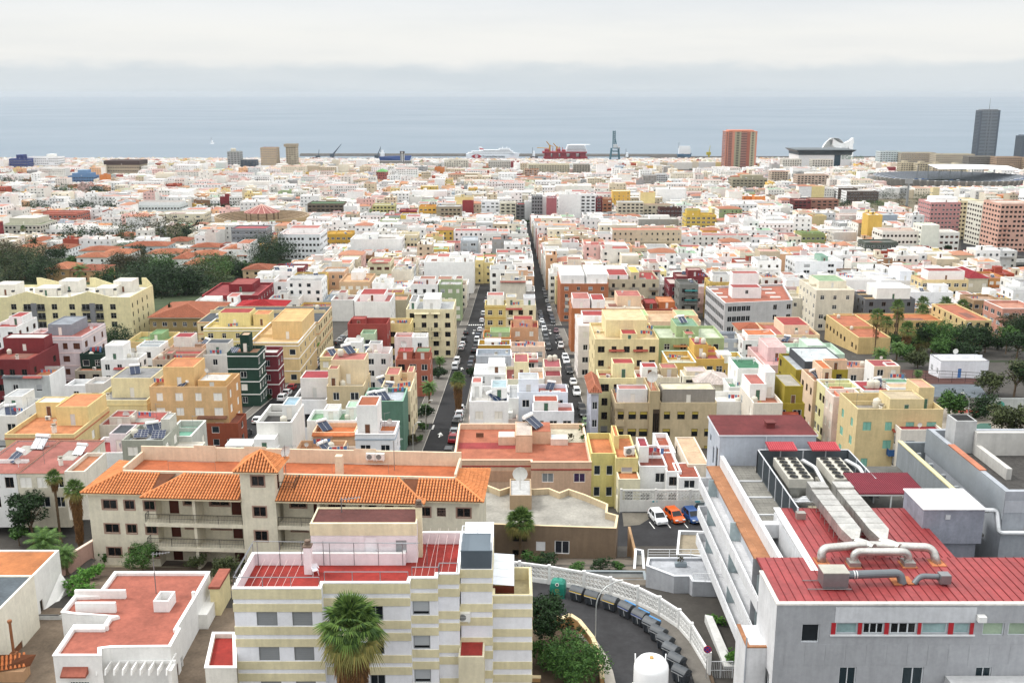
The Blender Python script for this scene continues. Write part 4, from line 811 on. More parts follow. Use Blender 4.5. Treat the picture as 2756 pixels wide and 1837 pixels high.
hh('D',875,1120,1040,975,10.5,'#ece3a6','#86b09c','lemon house with mint roof terraces on the alley',rim='#dfe8ea',nf=2,sides='l',ns=3,par=1.0)
hh('D',930,1150,1100,1050,10.5,'#f0ddd0',RW,'white topped pale pink house on the alley',nf=2,sides='l',ns=2,par=.9)
hh('D',1010,1110,1130,1075,10,'#d8795c','#8e9092','coral house with white shutters on the alley',nf=1,sides='l',ns=2,D=9)
hh('D',1105,1730,1190,1070,11,'#dcc48c','#b9a888','sand yellow house with green shutters and blue balcony',par=1.4,nf=4,win='gn',balc=[(.38,.52,1,'#2f5f9c','wall')],awn=[(.42,.7,.68,'#a84a34')],huts=[(.38,.78,.05,.6,1.6,'#e0ca94','#c4b190'),(.8,1,.4,1,2.6,'#d8c28e','#d09a7c')],items=[('tank',.35,.5,0,0,1.4),('ant',.1,.5)],sides='l')
hh('D',1145,1340,1055,985,9,W_,'#a8343c','white house with flat red roof and tan tanks',items=[('tank',.4,.3,0,0,1.3),('tank',.6,.3,0,0,1.3),('vent',.9,.3)],nf=2,par=.15)
hh('D',1335,1545,1035,970,7.5,'#f0eeea','#d8b48c','white house with green and tan striped roof',huts=[(.0,1,.5,1,.15,W_,'#6fa07c')],par=.15,nf=2)
hh('D',1030,1230,890,840,7.5,'#e6d2bc','#bd7a5c','low peach roofs with hatch between mint house and white hut',nf=2,par=.6,items=[('ant',.3,.5),('tank',.7,.5)])
hh('D',1225,1415,880,830,9,'#e9cfae','#a8484c','peach house with striped red sheet roof near the white hut',par=.15,nf=2,huts=[(.5,1,.0,.5,.2,W_,RR)],side=W_)
hh('D',1420,1725,1340,1310,8,'#e4ddd2','#a8303a','white house with bright red roof behind the corrugated wall',par=.4,nf=2,D=10,items=[('vent',.7,.5)])
# ================================================================== the near buildings
def pxz(crop,pts,z):return [pz(*px(crop,*p),z) for p in pts]
def polyb(name,label,cat,poly,z0,z1,wall,roof,par=.6,rim=None,ops=None,t=.22,parent=None,group=None,inner=None,roofname='roof',flatroof=True,walls2=None,win='wh'):
 """flat-roofed block on any outline (counter-clockwise); ops: edge index -> [(x0, z0, x1, z1, style)] measured from the edge start and the wall foot"""
 e=parent or empty(name,(poly[0][0],poly[0][1],z0),0,label,cat,group); o0=Vector((poly[0][0],poly[0][1],z0)) if parent is None else Vector((0,0,0)); ops=ops or {}
 P=[(p[0]-o0.x,p[1]-o0.y) for p in poly]; b=MB(); zz=0 if parent is None else z0; H=z1-z0; n=len(P); w=[]
 for i in range(n):
  a,c=Vector(P[i]),Vector(P[(i+1)%n]); d=c-a; ang=math.atan2(d.y,d.x); ol=ops.get(i,[])
  fo=wall_face(b,(a.x,a.y,zz),ang,d.length,H,[q[:4] for q in ol],.14,mi=1 if walls2 and i in walls2[1] else 0)
  for q,oo in zip(fo,ol):w.append(((a.x,a.y,zz),ang,q,oo[4] if len(oo)>4 else WSETS[win][0]))
 ms=[wallm(wall),wallm(walls2[0]) if walls2 else wallm(wall),wallm(inner or wall)]
 ins=parapet_ring(b,P,zz+H-par,zz+H,t,inner=2); wo=b.build('wall',ms,e)
 for p,ang,q,st in w:put_window(e,p,ang,q,*st)
 if flatroof:r=MB(); r.add([(p[0],p[1],zz+H-par) for p in ins],[tuple(range(n))]); r.build(roofname,roofm(roof),e)
 if rim:c=MB(); coping(c,P,zz+H); c.build('coping',trimm(rim),e)
 return e
ROLL=('rolldown','#7d7f80','#85888a'); GLZ=('two','#8f9294','#20262c')
# ---------------------------------------------------------------- striped apartment block with the red roof terrace
def striped_block():
 zt=113.2; H=14.0; zr=zt-1.0; ya=70.0
 X=[-21.4,-14.65,-7.95,-5.85,-4.2]; Y=[ya,ya+.9,ya+1.7,ya+2.4]
 yb=pz(681,1517,zr).y; yc=pz(1226,1460,zr).y; xb=-9.0
 poly=[(X[0],Y[0]),(X[1],Y[0]),(X[1],Y[1]),(X[2],Y[1]),(X[2],Y[2]),(X[3],Y[2]),(X[3],Y[3]),(X[4],Y[3]),(X[4],yc),(xb,yc),(xb,yb),(X[0],yb)]
 def wz(k):return H-1.95-3.0*k
 def rows(xs,st=ROLL):return [(a,wz(k)-1.2,c,wz(k),st) for k in range(4) for a,c in xs]
 ops={0:rows([(1.7,3.3),(4.45,6.0)]),2:rows([(.7,2.2),(3.4,4.6)],GLZ),4:rows([(.12,1.45)],('roll','#8f9294','#1c2024'))}
 e=polyb('apartment_block','white apartment block with cream horizontal stripes and bright red roof terrace','apartment block',poly,zt-H,zt,'#e9ebf0','#b03029',1.0,W_,ops,inner='#e9dfe2'); o=Vector((X[0],Y[0],0)); lx=[x-X[0] for x in X]
 segs=[(0,lx[1],0),(lx[1],lx[2],Y[1]-ya),(lx[2],lx[3],Y[2]-ya),(lx[3],lx[4],Y[3]-ya)]; cream=wallm('#dfd3a8')
 for i,(a,c,yy) in enumerate(segs):
  zz=[(H-.85,H-.06)]
  for k in range(5):zz+=[(wz(k)+.03,wz(k)+.7),(wz(k)-1.92,wz(k)-1.25)]
  for z0,z1 in zz:
   b=MB(); b.box(a-(.05 if i==0 else -.0),c+.05,yy-.06,yy-.002,z0,z1)
   if i==0:b.box(-.05,-.002,0,yb-ya,z0,z1)
   if i==3:b.box(c+.002,c+.05,yy,6,z0,z1)
   b.build('band',cream,e)
   # penthouse
 p0=pz(*px('N2',590,770),zr); p1=pz(*px('N2',1288,770),zr); dz=3.5; pb=pz(*px('N2',620,405),zr+dz).y
 a,c,f,g=p0.x-X[0],p1.x-X[0],p0.y-ya,pb-ya; b=MB(); z=H-1.0
 op=[(c-a-1.75,.9,c-a-.85,2.0),(4.4,.02,5.45,2.35)]
 fo=wall_face(b,(a,f,z),0,c-a,1.9+.55,op,.1); wall_face(b,(c,f,z),R(90),g-f,dz); wall_face(b,(c,g,z),R(180),c-a,dz); wall_face(b,(a,g,z),R(270),g-f,dz)
 b.box(a-.03,c+.03,f-.05,f+.1,z+2.45,z+dz,1); ins=parapet_ring(b,[(a,f+.1),(c,f+.1),(c,g),(a,g)],z+dz-.12,z+dz,.12,1); b.add([(p[0],p[1],z+dz-.12) for p in ins],[(0,1,2,3)],2)
 ph=b.build('penthouse',[wallm('#eadfe3'),wallm('#e6d8b0'),roofm('#6b3b36')],e)
 put_window(ph,(a,f,z),0,fo[0],'rolldown','#a9abad','#9a9c9e'); put_window(ph,(a,f,z),0,fo[1],'door','#e6e2e4','#efebee')
 for(cx,w,h,bx) in ((pz(*px('N2',565,850),zr),.62,2.35,0),(pz(*px('N2',1303,735),zr),.5,4.5,1)):
  b=MB(); x,yv=cx.x-X[0],cx.y-ya; b.box(x-w/2,x+w/2,yv,yv+w,z,z+h); b.box(x-w/2-.05,x+w/2+.05,yv-.05,yv+w+.05,z+h,z+h+.12,1)
  for k in range(3):b.cyl((x,yv+w/2),.27-.02*k,z+h+.12+.16*k,z+h+.22+.16*k,10,1)
  b.build('chimney',[wallm('#eee6e8' if not bx else '#e6d8b0'),mat('chimney_pot','#77665a',.9,.2)],e)
 rl=MB(); zt_=H; up=lambda x,y_:(x-X[0],y_-ya,zt_+.05)
 railing(rl,[up(X[0]+.1,yb-.2),up(X[0]+.1,ya+.12),up(X[1]-.1,ya+.12)],.85,2.3,.03,mid=0); railing(rl,[up(X[1]+.12,Y[1]+.12),up(X[2]-.1,Y[1]+.12)],.85,2.3,.03,mid=0); railing(rl,[up(X[2]+.12,Y[2]+.12),up(X[3]+.1,Y[2]+.12),up(X[3]+.12,Y[3]+.12),up(X[4]-.1,Y[3]+.12)],.85,2.3,.03,mid=0)
 for k in range(4):x=lx[0]+.5+k*1.8; rl.tube([(x,yb-ya-.3,z),(x,yb-ya-.3,z+2.2)],.03,4)
 rl.tube([(.2,yb-ya-.3,z+2.2),(c,yb-ya-.35,z+2.0)],.03,4); rl.tube([(.2,yb-ya-.3,z+2.2),(.2,.3,z+2.2)],.03,4); rl.tube([(.2,.3,z+2.2),(.2,.3,z+1.0)],.03,4)
 for k in range(5):x=a+1.6+k*2.0; rl.tube([(x,f-.5,z),(x,f-.5,z+2.0)],.03,4)
 rl.tube([(a,f-.5,z+2.0),(c+.3,f-.5,z+2.0)],.03,4); rl.build('railing',metalm('#8d9094'),e)
 ln=MB()
 for k in range(6):x=.8+k*.62; ln.tube([(x,.8,z+.06),(x+.25,yb-ya-.3,z+.55)],.012,3)
 for k in range(6):x=13.6+k*.52; ln.tube([(x,3.2,z+.3),(x+.2*(k%3),11,z+1.0)],.012,3)
 ln.build('clothes_line',trimm('#e2d2cc'),e); piece('ant',e,(7.0,g-.8,z+.3),.3,1.7)
 return e,X,ya,zr
SB,SBX,SBY,SBZ=striped_block()
def plastic_chair(loc,rz,label):
 e=empty('plastic_chair',loc,rz,label,'chair'); m=trimm('#e4e6ea')
 b=MB(); b.box(-.24,.24,-.22,.22,.4,.44); b.build('seat',m,e); b=MB(); b.box(-.24,.24,.2,.24,.42,.85); b.build('backrest',m,e)
 for sx in (-1,1):
  for sy in (-1,1):b=MB(); b.bar((sx*.24,sy*.24,0),(sx*.2,sy*.2,.4),.04); b.build('leg',m,e)
  b=MB(); b.box(sx*.27-.03,sx*.27+.03,-.22,.22,.62,.66); b.build('armrest',m,e)
plastic_chair(pz(*px('N2',612,850),SBZ),.4,'white plastic chair on the red roof terrace beside the chimney')
def block_annex():
 e=empty('apartment_wing',(-4.1,73.2,99.2),0,'lower striped wing with glass-roofed terrace to the right of the striped block','apartment wing'); o=Vector((-4.1,73.2,99.2)); cream=wallm('#dfd3a8')
 zt=pz(*px('N3',90,812),0).z
 p=py(*px('N3',90,812),73.2); z1=p.z-o.z; x1=py(*px('N3',182,812),73.2).x-o.x
 b=MB(); b.box(0,x1,0,9,0,z1); b.build('wall',wallm('#e9ebf0'),e)
 for k in range(5):
  for z0,zz in ((z1-.75-3*k,z1-.05-3*k),(z1-1.95-3*k,z1-1.25-3*k)):b=MB(); b.box(-.05,x1+.05,-.06,-.002,z0,zz); b.box(x1+.002,x1+.05,0,6,z0,zz); b.build('band',cream,e)
 b=MB(); b.box(.03,x1-.03,.03,3.2,z1+.002,z1+1.5); b.build('water_cistern',metalm('#59636c',.5,.3),e); b=MB(); b.box(.0,x1,.0,3.25,z1+1.5,z1+1.58); b.build('cistern_lid',trimm('#5f6a73'),e); b=MB(); railing(b,[(.05,.1,z1+1.55),(.05,3.2,z1+1.55),(x1-.05,3.2,z1+1.55),(x1-.05,.1,z1+1.55)],.7,1.4,.035,mid=1); b.build('cistern_railing',trimm('#e6e8ea'),e)
 q0=py(*px('N3',185,985),74.4); q1=py(*px('N3',448,985),74.4); z2=q0.z-o.z; a,c=q0.x-o.x,q1.x-o.x; d0,d1=1.2,6.2
 poly=[(a,d0),(c,d0),(c,d1),(a,d1)]; b=MB(); H=z2
 wall_face(b,(a,d0,0),0,c-a,H); wall_face(b,(c,d0,0),R(90),d1-d0,H); wall_face(b,(c,d1,0),R(180),c-a,H); wall_face(b,(a,d1,0),R(270),d1-d0,H)
 ins=parapet_ring(b,poly,H-1.1,H,.2,1,inner=1); b.build('side_wall',[wallm('#e9ebf0'),wallm('#e6d9a8')],e); r=MB(); r.add([(p[0],p[1],H-1.1) for p in ins],[(0,1,2,3)]); r.build('terrace',roofm('#c9b98a'),e)
 for k in range(4):
  for z0,zz in ((H-.72-3*k,H-.05-3*k),(H-1.95-3*k,H-1.25-3*k)):b=MB(); b.box(a-.0,c+.05,d0-.06,d0-.002,z0,zz); b.box(c+.002,c+.05,d0,d1,z0,zz); b.build('band',cream,e)
 b=MB(); m=a+(c-a)*.55
 for k in range(4):
  z=H+.55+.1*k; y0=d0+1.2+k*1.0; b.add([(a,y0,H+.35+.22*k),(m,y0,H+.2+.22*k),(m,y0+.97,H+.42+.22*k),(a,y0+.97,H+.57+.22*k)],[(0,1,2,3)])
 b.build('glass_roof',mat('sheet_white','#dfe4ea',.4,.1),e); b=MB(); b.box(a,m,d0+1.2,d0+1.26,H-1.0,H+.18); b.build('window',glassm('#5c2a20'),e)
 # red lower terrace left in front
 t0=py(*px('N3',-40,1395),71.0); t1=py(*px('N3',130,1395),71.0); bt=MB(); bt.box(t0.x-o.x,t1.x-o.x,-2.2,0,0,t0.z-o.z); bt.build('porch',wallm('#e0d6b4'),e); bt=MB(); bt.box(t0.x-o.x+.15,t1.x-o.x-.15,-2.0,-.0,t0.z-o.z+.004,t0.z-o.z+.05); bt.build('porch_roof',roofm('#b03029'),e)
 piece('ac',e,(.25,-.4,t0.z-o.z+1.9),0,1.2)
block_annex()
# red roofed low annex on the left of the block
pa=pxz('N2',[(-120,1468),(88,1468),(82,1235),(-68,1235)],107.6)
polyb('annex','low annex with bright red flat roof left of the striped block','annex',[(p.x,p.y) for p in pa],99.4,107.6,'#e6e2d6','#b03029',.35,W_)
# ---------------------------------------------------------------- white house with terracotta roof and pergola
def white_house():
 z=104.6; P=pxz('N1',[(350,1388),(668,1388),(668,1340),(730,1332),(1128,1328),(1195,1208),(1172,1205),(1295,1000),(1390,832),(760,832),(645,985),(495,990),(405,1100),(500,1112),(770,1125),(725,1130),(680,1200),(480,1200)],z)
 poly=[(p.x,p.y) for p in P]
 e=polyb('house','single-storey white house with terracotta flat roof, white roof cube and front pergola','house',poly,99.6,z,'#ecebe9','#b5604c',.28,W_,{0:[(1.1,.9,2.8,2.6,('bars','#e9e9e7','#1c1f24'))],4:[(.5,.1,1.6,2.6,('door','#5b3526','#5b2f22')),(2.3,.8,3.8,2.5,('bars','#e9e9e7','#1c1f24'))]},t=.28,group='houses of the town')
 o=Vector((poly[0][0],poly[0][1],99.6)); L=lambda p,zz:(p.x-o.x,p.y-o.y,zz-o.z)
 a=pz(*px('N1',1020,1098),z-.28)-o; b=MB(); b.box(a.x,a.x+1.45,a.y,a.y+1.7,a.z,a.z+1.15); b=MB(); q=[(a.x,a.y),(a.x+1.4,a.y),(a.x+1.4,a.y+1.9),(a.x,a.y+1.9)]
 for i in range(4):p0,p1=q[i],q[(i+1)%4]; b.quad((*p0,a.z),(*p1,a.z),(*p1,a.z+1.1),(*p0,a.z+1.1))
 parapet_ring(b,q,a.z+.3,a.z+1.1,.14); b.add([(p[0],p[1],a.z+.3) for p in q],[(0,1,2,3)],1); b.build('roof_cube',[wallm('#eeeceb'),roofm('#b3a9a2')],e)
 for pts,h in (([(495,992),(830,992)],.55),([(500,1085),(770,1078)],.7),([(480,1203),(715,1200)],.2),([(1270,1000),(1290,1000)],.5)):
  p0,p1=pz(*px('N1',*pts[0]),z)-o,pz(*px('N1',*pts[1]),z)-o; b=MB(); b.box(p0.x,p1.x,p0.y,p0.y+.3,z-o.z-.3,z-o.z+h); b.build('roof_wall',wallm('#ecebe9'),e)
 p=pz(*px('N1',1035,975),z-.28)-o; piece('ant',e,tuple(p),.3,1.6)
 # pergola
 f=pz(*px('N1',700,1420),103.3)-o; r_=pz(*px('N1',1165,1420),103.3)-o; pg_=MB(); pe=pg_; pe.box(f.x,r_.x,f.y-.1,f.y+.1,103.1-o.z,103.35-o.z); pe.box(r_.x-.3,r_.x,f.y-1.2,f.y+.1,.0,103.1-o.z); po=pe.build('pergola',wallm('#ecebe9'),e)
 for k in range(9):x=f.x-.3+(r_.x-f.x-.1)*k/8; b=MB(); b.add([(x,f.y-1.5,102.85-o.z),(x+.12,f.y-1.5,102.85-o.z),(x+.12,f.y+1.1,102.85-o.z),(x,f.y+1.1,102.85-o.z),(x,f.y-1.35,103.3-o.z),(x+.12,f.y-1.35,103.3-o.z),(x+.12,f.y+1.1,103.36-o.z),(x,f.y+1.1,103.36-o.z)],[(0,1,5,4),(1,2,6,5),(2,3,7,6),(3,0,4,7),(4,5,6,7),(3,2,1,0)]); b.build('beam',trimm('#e9e9e7'),po)
 w=pz(*px('N1',425,1440),103.7)-o; b=MB(); b.add([(w.x,-.7,103.1-o.z),(w.x+2.1,-.7,103.1-o.z),(w.x+2.1,0,103.6-o.z),(w.x,0,103.6-o.z),(w.x,-.7,102.95-o.z),(w.x+2.1,-.7,102.95-o.z),(w.x+2.1,0,103-o.z),(w.x,0,103-o.z)],[(0,1,2,3),(4,5,1,0),(5,6,2,1),(7,4,0,3)]); b.build('canopy',roofm('#b5604c'),e)
 s=pxz('N1',[(1385,845),(1440,835),(1430,905)],z); bq=pz(*px('N1',1385,905),z)-o; b=MB(); b.box(bq.x,bq.x+.9,bq.y,bq.y+3.6,.0,z-o.z-.6); b.build('side_wall',wallm('#e9d9a0'),e); b=MB(); b.box(bq.x-.1,bq.x+1.0,bq.y-.1,bq.y+3.7,z-o.z-.6,z-o.z-.35); b.build('side_roof',roofm('#b5604c'),e)
 c=pz(*px('N1',1480,930),102.6)-o; b=MB(); b.box(c.x-1.2,c.x,c.y-5.5,c.y,0,3.0); parapet_ring(b,[(c.x-1.2,c.y-5.5),(c.x,c.y-5.5),(c.x,c.y),(c.x-1.2,c.y)],2.2,3.004,.15); b.build('yard_wall',wallm('#e9e7e2'),e)
 return o
WHO=white_house()
plastic_chair(pz(*px('N1',875,1560),99.9),.2,'white plastic chair under the pergola, nearer the brown door')
plastic_chair(pz(*px('N1',920,1560),99.9),-.3,'white plastic chair under the pergola, farther from the door')
# ---------------------------------------------------------------- cream apartment building with orange tiled roofs
def tiled_building():
 z0,ze=98.4,107.2; A=pz(227.5,1322,ze); B_=pz(1297,1346,ze); rz=math.atan2(B_.y-A.y,B_.x-A.x); Wd=(B_-A).length; H=ze-z0
 e=empty('apartment_building',(A.x,A.y,z0),rz,'long cream apartment building with orange tiled roofs, hip-roofed tower and iron balconies','apartment building'); sh=2.85; cream='#ddd4bd'; xs=[.3,7.9,18.0,21.8,37.1,Wd-.3]; D=9.0
 DK=('two','#6b5146','#171a1d'); BR=('bars','#8a7266','#1a1c1f'); DOOR=('door','#4a2318','#4a2015')
 def floor_rows(l,st=DK):return [(a,s*sh+1.0+.1,c,s*sh+2.15,stl) for s in range(3) for a,c,stl in l]
 b=MB(); allw=[]
 def face(p,ang,W,H_,ops):
  fo=wall_face(b,p,ang,W,H_,[q[:4] for q in ops],.16)
  for q,oo in zip(fo,ops):allw.append((p,ang,q,oo[4]))
 face((xs[0],0,0),0,xs[1]-xs[0],H,floor_rows([(1.6,3.2,DK),(4.1,5.2,DK),(6.3,7.5,DK)]))
 face((xs[4],0,0),0,xs[5]-xs[4],H,floor_rows([(.2,1.4,DK),(2.1,3.1,BR),(4.3,5.8,DK)]))
 yl_=1.5
 for(a,c,mir) in ((xs[1],xs[2],0),(xs[3],xs[4],1)):
  W=c-a; l=[(.9,2.0,'d'),(2.6,4.6,'w'),(5.6,7.8,'w'),(8.0,9.1,'d')] if not mir else [(.8,2.6,'w'),(3.4,4.4,'d'),(5.0,7.0,'b'),(8.6,10.4,'w'),(11.4,12.4,'d'),(13,14.6,'w')]
  ops=[]
  for s in range(3):
   for x0,x1,kd in l:ops.append((x0,s*sh+.05,x1,s*sh+2.2,DOOR) if kd=='d' else (x0,s*sh+1.15,x1,s*sh+2.15,BR if kd=='b' or s==0 else DK))
  face((a,yl_,0),0,W,H,ops)
  face((a,0,0),R(90),yl_,H,[]); face((c,yl_,0),R(270),yl_,H,[])
 tw=(xs[2],xs[3]); HT=H+3.3
 face((tw[0],-1.1,0),0,tw[1]-tw[0],HT,[(1.25,q,2.65,q+1.15,DK) for q in (1.1,3.95,6.8,HT-1.75)])
 face((tw[1],-1.1,0),R(90),3.4,HT,[(.9,HT-2.6,1.7,HT-.5,DOOR)]); face((tw[1],2.3,0),R(180),3.8,HT,[]); face((tw[0],2.3,0),R(270),3.4,HT,[])
 face((xs[5],0,0),R(90),D,H,[]); face((xs[5],D,0),R(180),xs[5]-xs[0],H,[]); face((xs[0],D,0),R(270),D,H,[])
 wo=b.build('wall',[wallm(cream)],e)
 for p,ang,q,st in allw:
  w=put_window(e,p,ang,q,*st)
  if st is not DOOR and st is not BR:
   ca,sa=math.cos(ang),math.sin(ang); f=MB(); x0,zz0,x1,zz1=q; t=.13
   for(u0,u1,w0,w1) in ((x0-t,x1+t,zz1,zz1+t),(x0-t,x1+t,zz0-t,zz0),(x0-t,x0,zz0,zz1),(x1,x1+t,zz0,zz1)):f.box(u0,u1,-.035,-.003,w0,w1)
   f.build('window_surround',trimm('#9a7d70'),e,p,ang)
 dark=metalm('#2f2e2d',.6,.3)
 for(a,c,mir) in ((xs[1],xs[2],0),(xs[3],xs[4],1)):
  for s in (1,2):
   s_=MB(); s_.box(a-(.9 if not mir else 0),c-.003,-1.0,yl_-.005,s*sh-.42,s*sh); bo=s_.build('balcony',wallm(cream),e); r=MB(); x=a-(.85 if not mir else 0)
   railing(r,[(x,.0,s*sh),(x,-.92,s*sh),(c-.1,-.92,s*sh)] if not mir else [(x+.1,-.92,s*sh),(c-.1,-.92,s*sh)],1.0,2.6,.025,bars=.17); r.build('railing',dark,bo)
  for k in ((.46,) if not mir else (.3,.62)):
   q=MB(); xx=a+(c-a)*k; q.box(xx-.16,xx+.16,-.85,yl_-.01,0,H-.02); q.build('pillar',wallm(cream),e)
 tm=[tilem('#cf8654'),roofm('#7a4426')]; yr,zr=2.9,H+1.25; t=MB(); ee=.55
 tile_plane(t,(xs[0]-ee,-ee,H),(xs[1]-.3,-ee,H),(xs[0]+2.9,yr,zr),(xs[1]+1.5,yr,zr)); tile_plane(t,(xs[0]-ee,D+ee,H),(xs[0]-ee,-ee,H),(xs[0]+2.9,D-2.9,zr),(xs[0]+2.9,yr,zr))
 tile_plane(t,(xs[1]-1.0,-1.5,H),(xs[2],-1.5,H),(xs[1]+2.6,yr-.2,zr+.02),(xs[2],yr-.2,zr+.02)); tile_plane(t,(xs[3],-1.5,H),(xs[4]+1.0,-1.5,H),(xs[3],yr-.2,zr+.02),(xs[4]-2.6,yr-.2,zr+.02))
 tile_plane(t,(xs[4]+1.0,-1.5,H),(xs[4]+1.0,.1,H),(xs[4]-2.6,yr-.2,zr),(xs[4]-2.5,yr-.1,zr)); tile_plane(t,(xs[1]-1.0,.1,H),(xs[1]-1.0,-1.5,H),(xs[1]+2.5,yr-.1,zr),(xs[1]+2.6,yr-.2,zr))
 tile_plane(t,(xs[4]-.3,-ee,H),(xs[5]+ee,-ee,H),(xs[4]-2.0,yr,zr),(xs[5]-2.9,yr,zr)); tile_plane(t,(xs[5]+ee,-ee,H),(xs[5]+ee,D+ee,H),(xs[5]-2.9,yr,zr),(xs[5]-2.9,D-2.9,zr))
 for p,q in (((xs[0]-ee,-ee,H),(xs[0]+2.9,yr,zr)),((xs[5]+ee,-ee,H),(xs[5]-2.9,yr,zr)),((xs[1]-1,-1.5,H),(xs[1]+2.6,yr,zr)),((xs[4]+1,-1.5,H),(xs[4]-2.6,yr,zr))):t.tube([Vector(p)+Vector((0,0,.08)),Vector(q)+Vector((0,0,.08))],.13,6)
 tag(t.build('roof_tiles',tm,e),kind='stuff')
 f=MB(); f.box(xs[0]-.5,xs[1],-.5,.4,H-.18,H-.03); f.box(xs[1]-.95,xs[2],-1.45,yl_+.2,H-.2,H-.05); f.box(xs[3],xs[4]+.95,-1.45,yl_+.2,H-.2,H-.05); f.box(xs[4],xs[5]+.5,-.5,.4,H-.185,H-.035); f.box(xs[5],xs[5]+.5,.4,D,H-.18,H-.03); f.box(xs[0]-.5,xs[0],.4,D,H-.18,H-.03); f.build('eaves',trimm('#d2c4a6'),e)
 x0,x1=xs[0]+2.9,xs[5]-2.9; y1=8.2; peach=wallm('#e6cdae'); r=MB(); r.box(x0,x1,yr+.05,y1,H+.6,H+.72); r.build('terrace',roofm('#c9673a'),e)
 p=MB(); p.box(x0,x1,yr-.1,yr+.18,H+.3,zr+.2); p.box(x0-.1,x0+.15,yr+.18,y1,H+.3,zr+.5); p.box(x1-.15,x1+.1,yr+.18,y1,H+.3,zr+.5); p.box(x0-.1,x1+.1,y1,y1+.25,H,zr+1.15)
 for xx in (9.5,15.5,28.5):p.box(xx,xx+2.6,y1-.06,y1-.003,H+.72,zr+1.4)
 p.build('parapet',peach,e)
 hipy=0; th=MB(); tx0,tx1,ty0,ty1=tw[0]-.55,tw[1]+.55,-1.65,2.85; ap=((tx0+tx1)/2,(ty0+ty1)/2,HT+1.7); C4=[(tx0,ty0,HT),(tx1,ty0,HT),(tx1,ty1,HT),(tx0,ty1,HT)]
 for i in range(4):tile_plane(th,C4[i],C4[(i+1)%4],ap,ap); th.tube([Vector(C4[i])+Vector((0,0,.07)),Vector(ap)+Vector((0,0,.07))],.12,6)
 tag(th.build('tower_roof_tiles',tm,e),kind='stuff'); f=MB(); f.box(tx0+.02,tx1-.02,ty0+.02,ty1-.02,HT-.15,HT-.02); f.build('tower_eaves',trimm('#d2c4a6'),e)
 r=MB(); railing(r,[(tw[1]+.05,.3,H+.5),(tw[1]+1.7,.3,H+.5),(tw[1]+1.7,2.6,H+.5)],1.0,2,.025,bars=.17); r.build('roof_stair_railing',dark,e)
 b=MB(); b.box(28.3-1.2,29.1-1.2,yr+1.6,yr+2.4,H+.7,H+3.0); b.build('chimney',peach,e)
 for x in (30.5,31.6):piece('ac',e,(x,y1-.5,H+1.3),0,1.25)
 piece('ant',e,(19.9+2.2,2.2,HT-1.6),.2,1.3); piece('ant',e,(33.5,6.5,H+.7),1.0,1.4); piece('dish',e,(21.9,2.6,HT-.6),1.0,1.6)
 r=MB(); railing(r,[(7.5,5.2,H+.7),(13,5.2,H+.7)],1.1,5,.02,mid=0); railing(r,[(26.5,5.5,H+.7),(33,5.5,H+.7)],1.1,5,.02,mid=0); r.build('rail_frame',metalm('#9a9a98'),e)
 b=MB(); b.box(1.2,43,-9.0,-.02,-.4,.02); b.build('paved_forecourt',roofm('#b3a78a'),e)
 return e
tiled_building()
# ---------------------------------------------------------------- brown building with pale grey roof, and the salmon building behind it
def brown_building():
 z=100.1; P=pxz('N3',[(20,512),(1005,545),(1018,460),(945,440),(950,385),(800,322),(690,285),(630,308),(560,280),(460,285),(300,272),(235,292),(160,262),(20,268)],z); poly=[(p.x,p.y) for p in P]; a0=(P[1]-P[0]).length; fx=lambda c:a0*(c-20)/985
 e=polyb('building','low brown building with pale grey flat roof and zigzag back parapet','building',poly,94.0,z,'#88735c','#aba79c',.75,'#d8c4a0',{0:[(fx(478),2.9,fx(540),4.1,('rolldown','#e9e9e9','#eceef0')),(fx(602),2.6,fx(700),4.3,('two','#eceef0','#2c3038')),(fx(320),4.0,fx(420),5.0,('two','#4a4038','#171a1d')),(fx(320),2.2,fx(420),2.9,('two','#4a4038','#171a1d')),(fx(600),.3,fx(700),1.3,('bars','#5a5048','#171a1d'))]},inner='#cdb793')
 o=Vector((poly[0][0],poly[0][1],94.0)); a,c=pz(*px('N3',300,420),z-.75)-o,pz(*px('N3',445,420),z-.75)-o; h=hut(e,a.x,c.x,a.y,a.y+5.6,6.1-.75,1.9,'#b59a78','#c9c9c6',door=False)
 p=pz(*px('N3',368,275),z+1.1)-o; d=piece('dish',e,(p.x,p.y-.3,6.1+1.0),0,2.3)
 b=MB(); b.tube([(fx(700),-.06,.2),(fx(700),-.06,6.0)],.06,6); b.build('drain_pipe',trimm('#d6cdbc'),e)
brown_building()
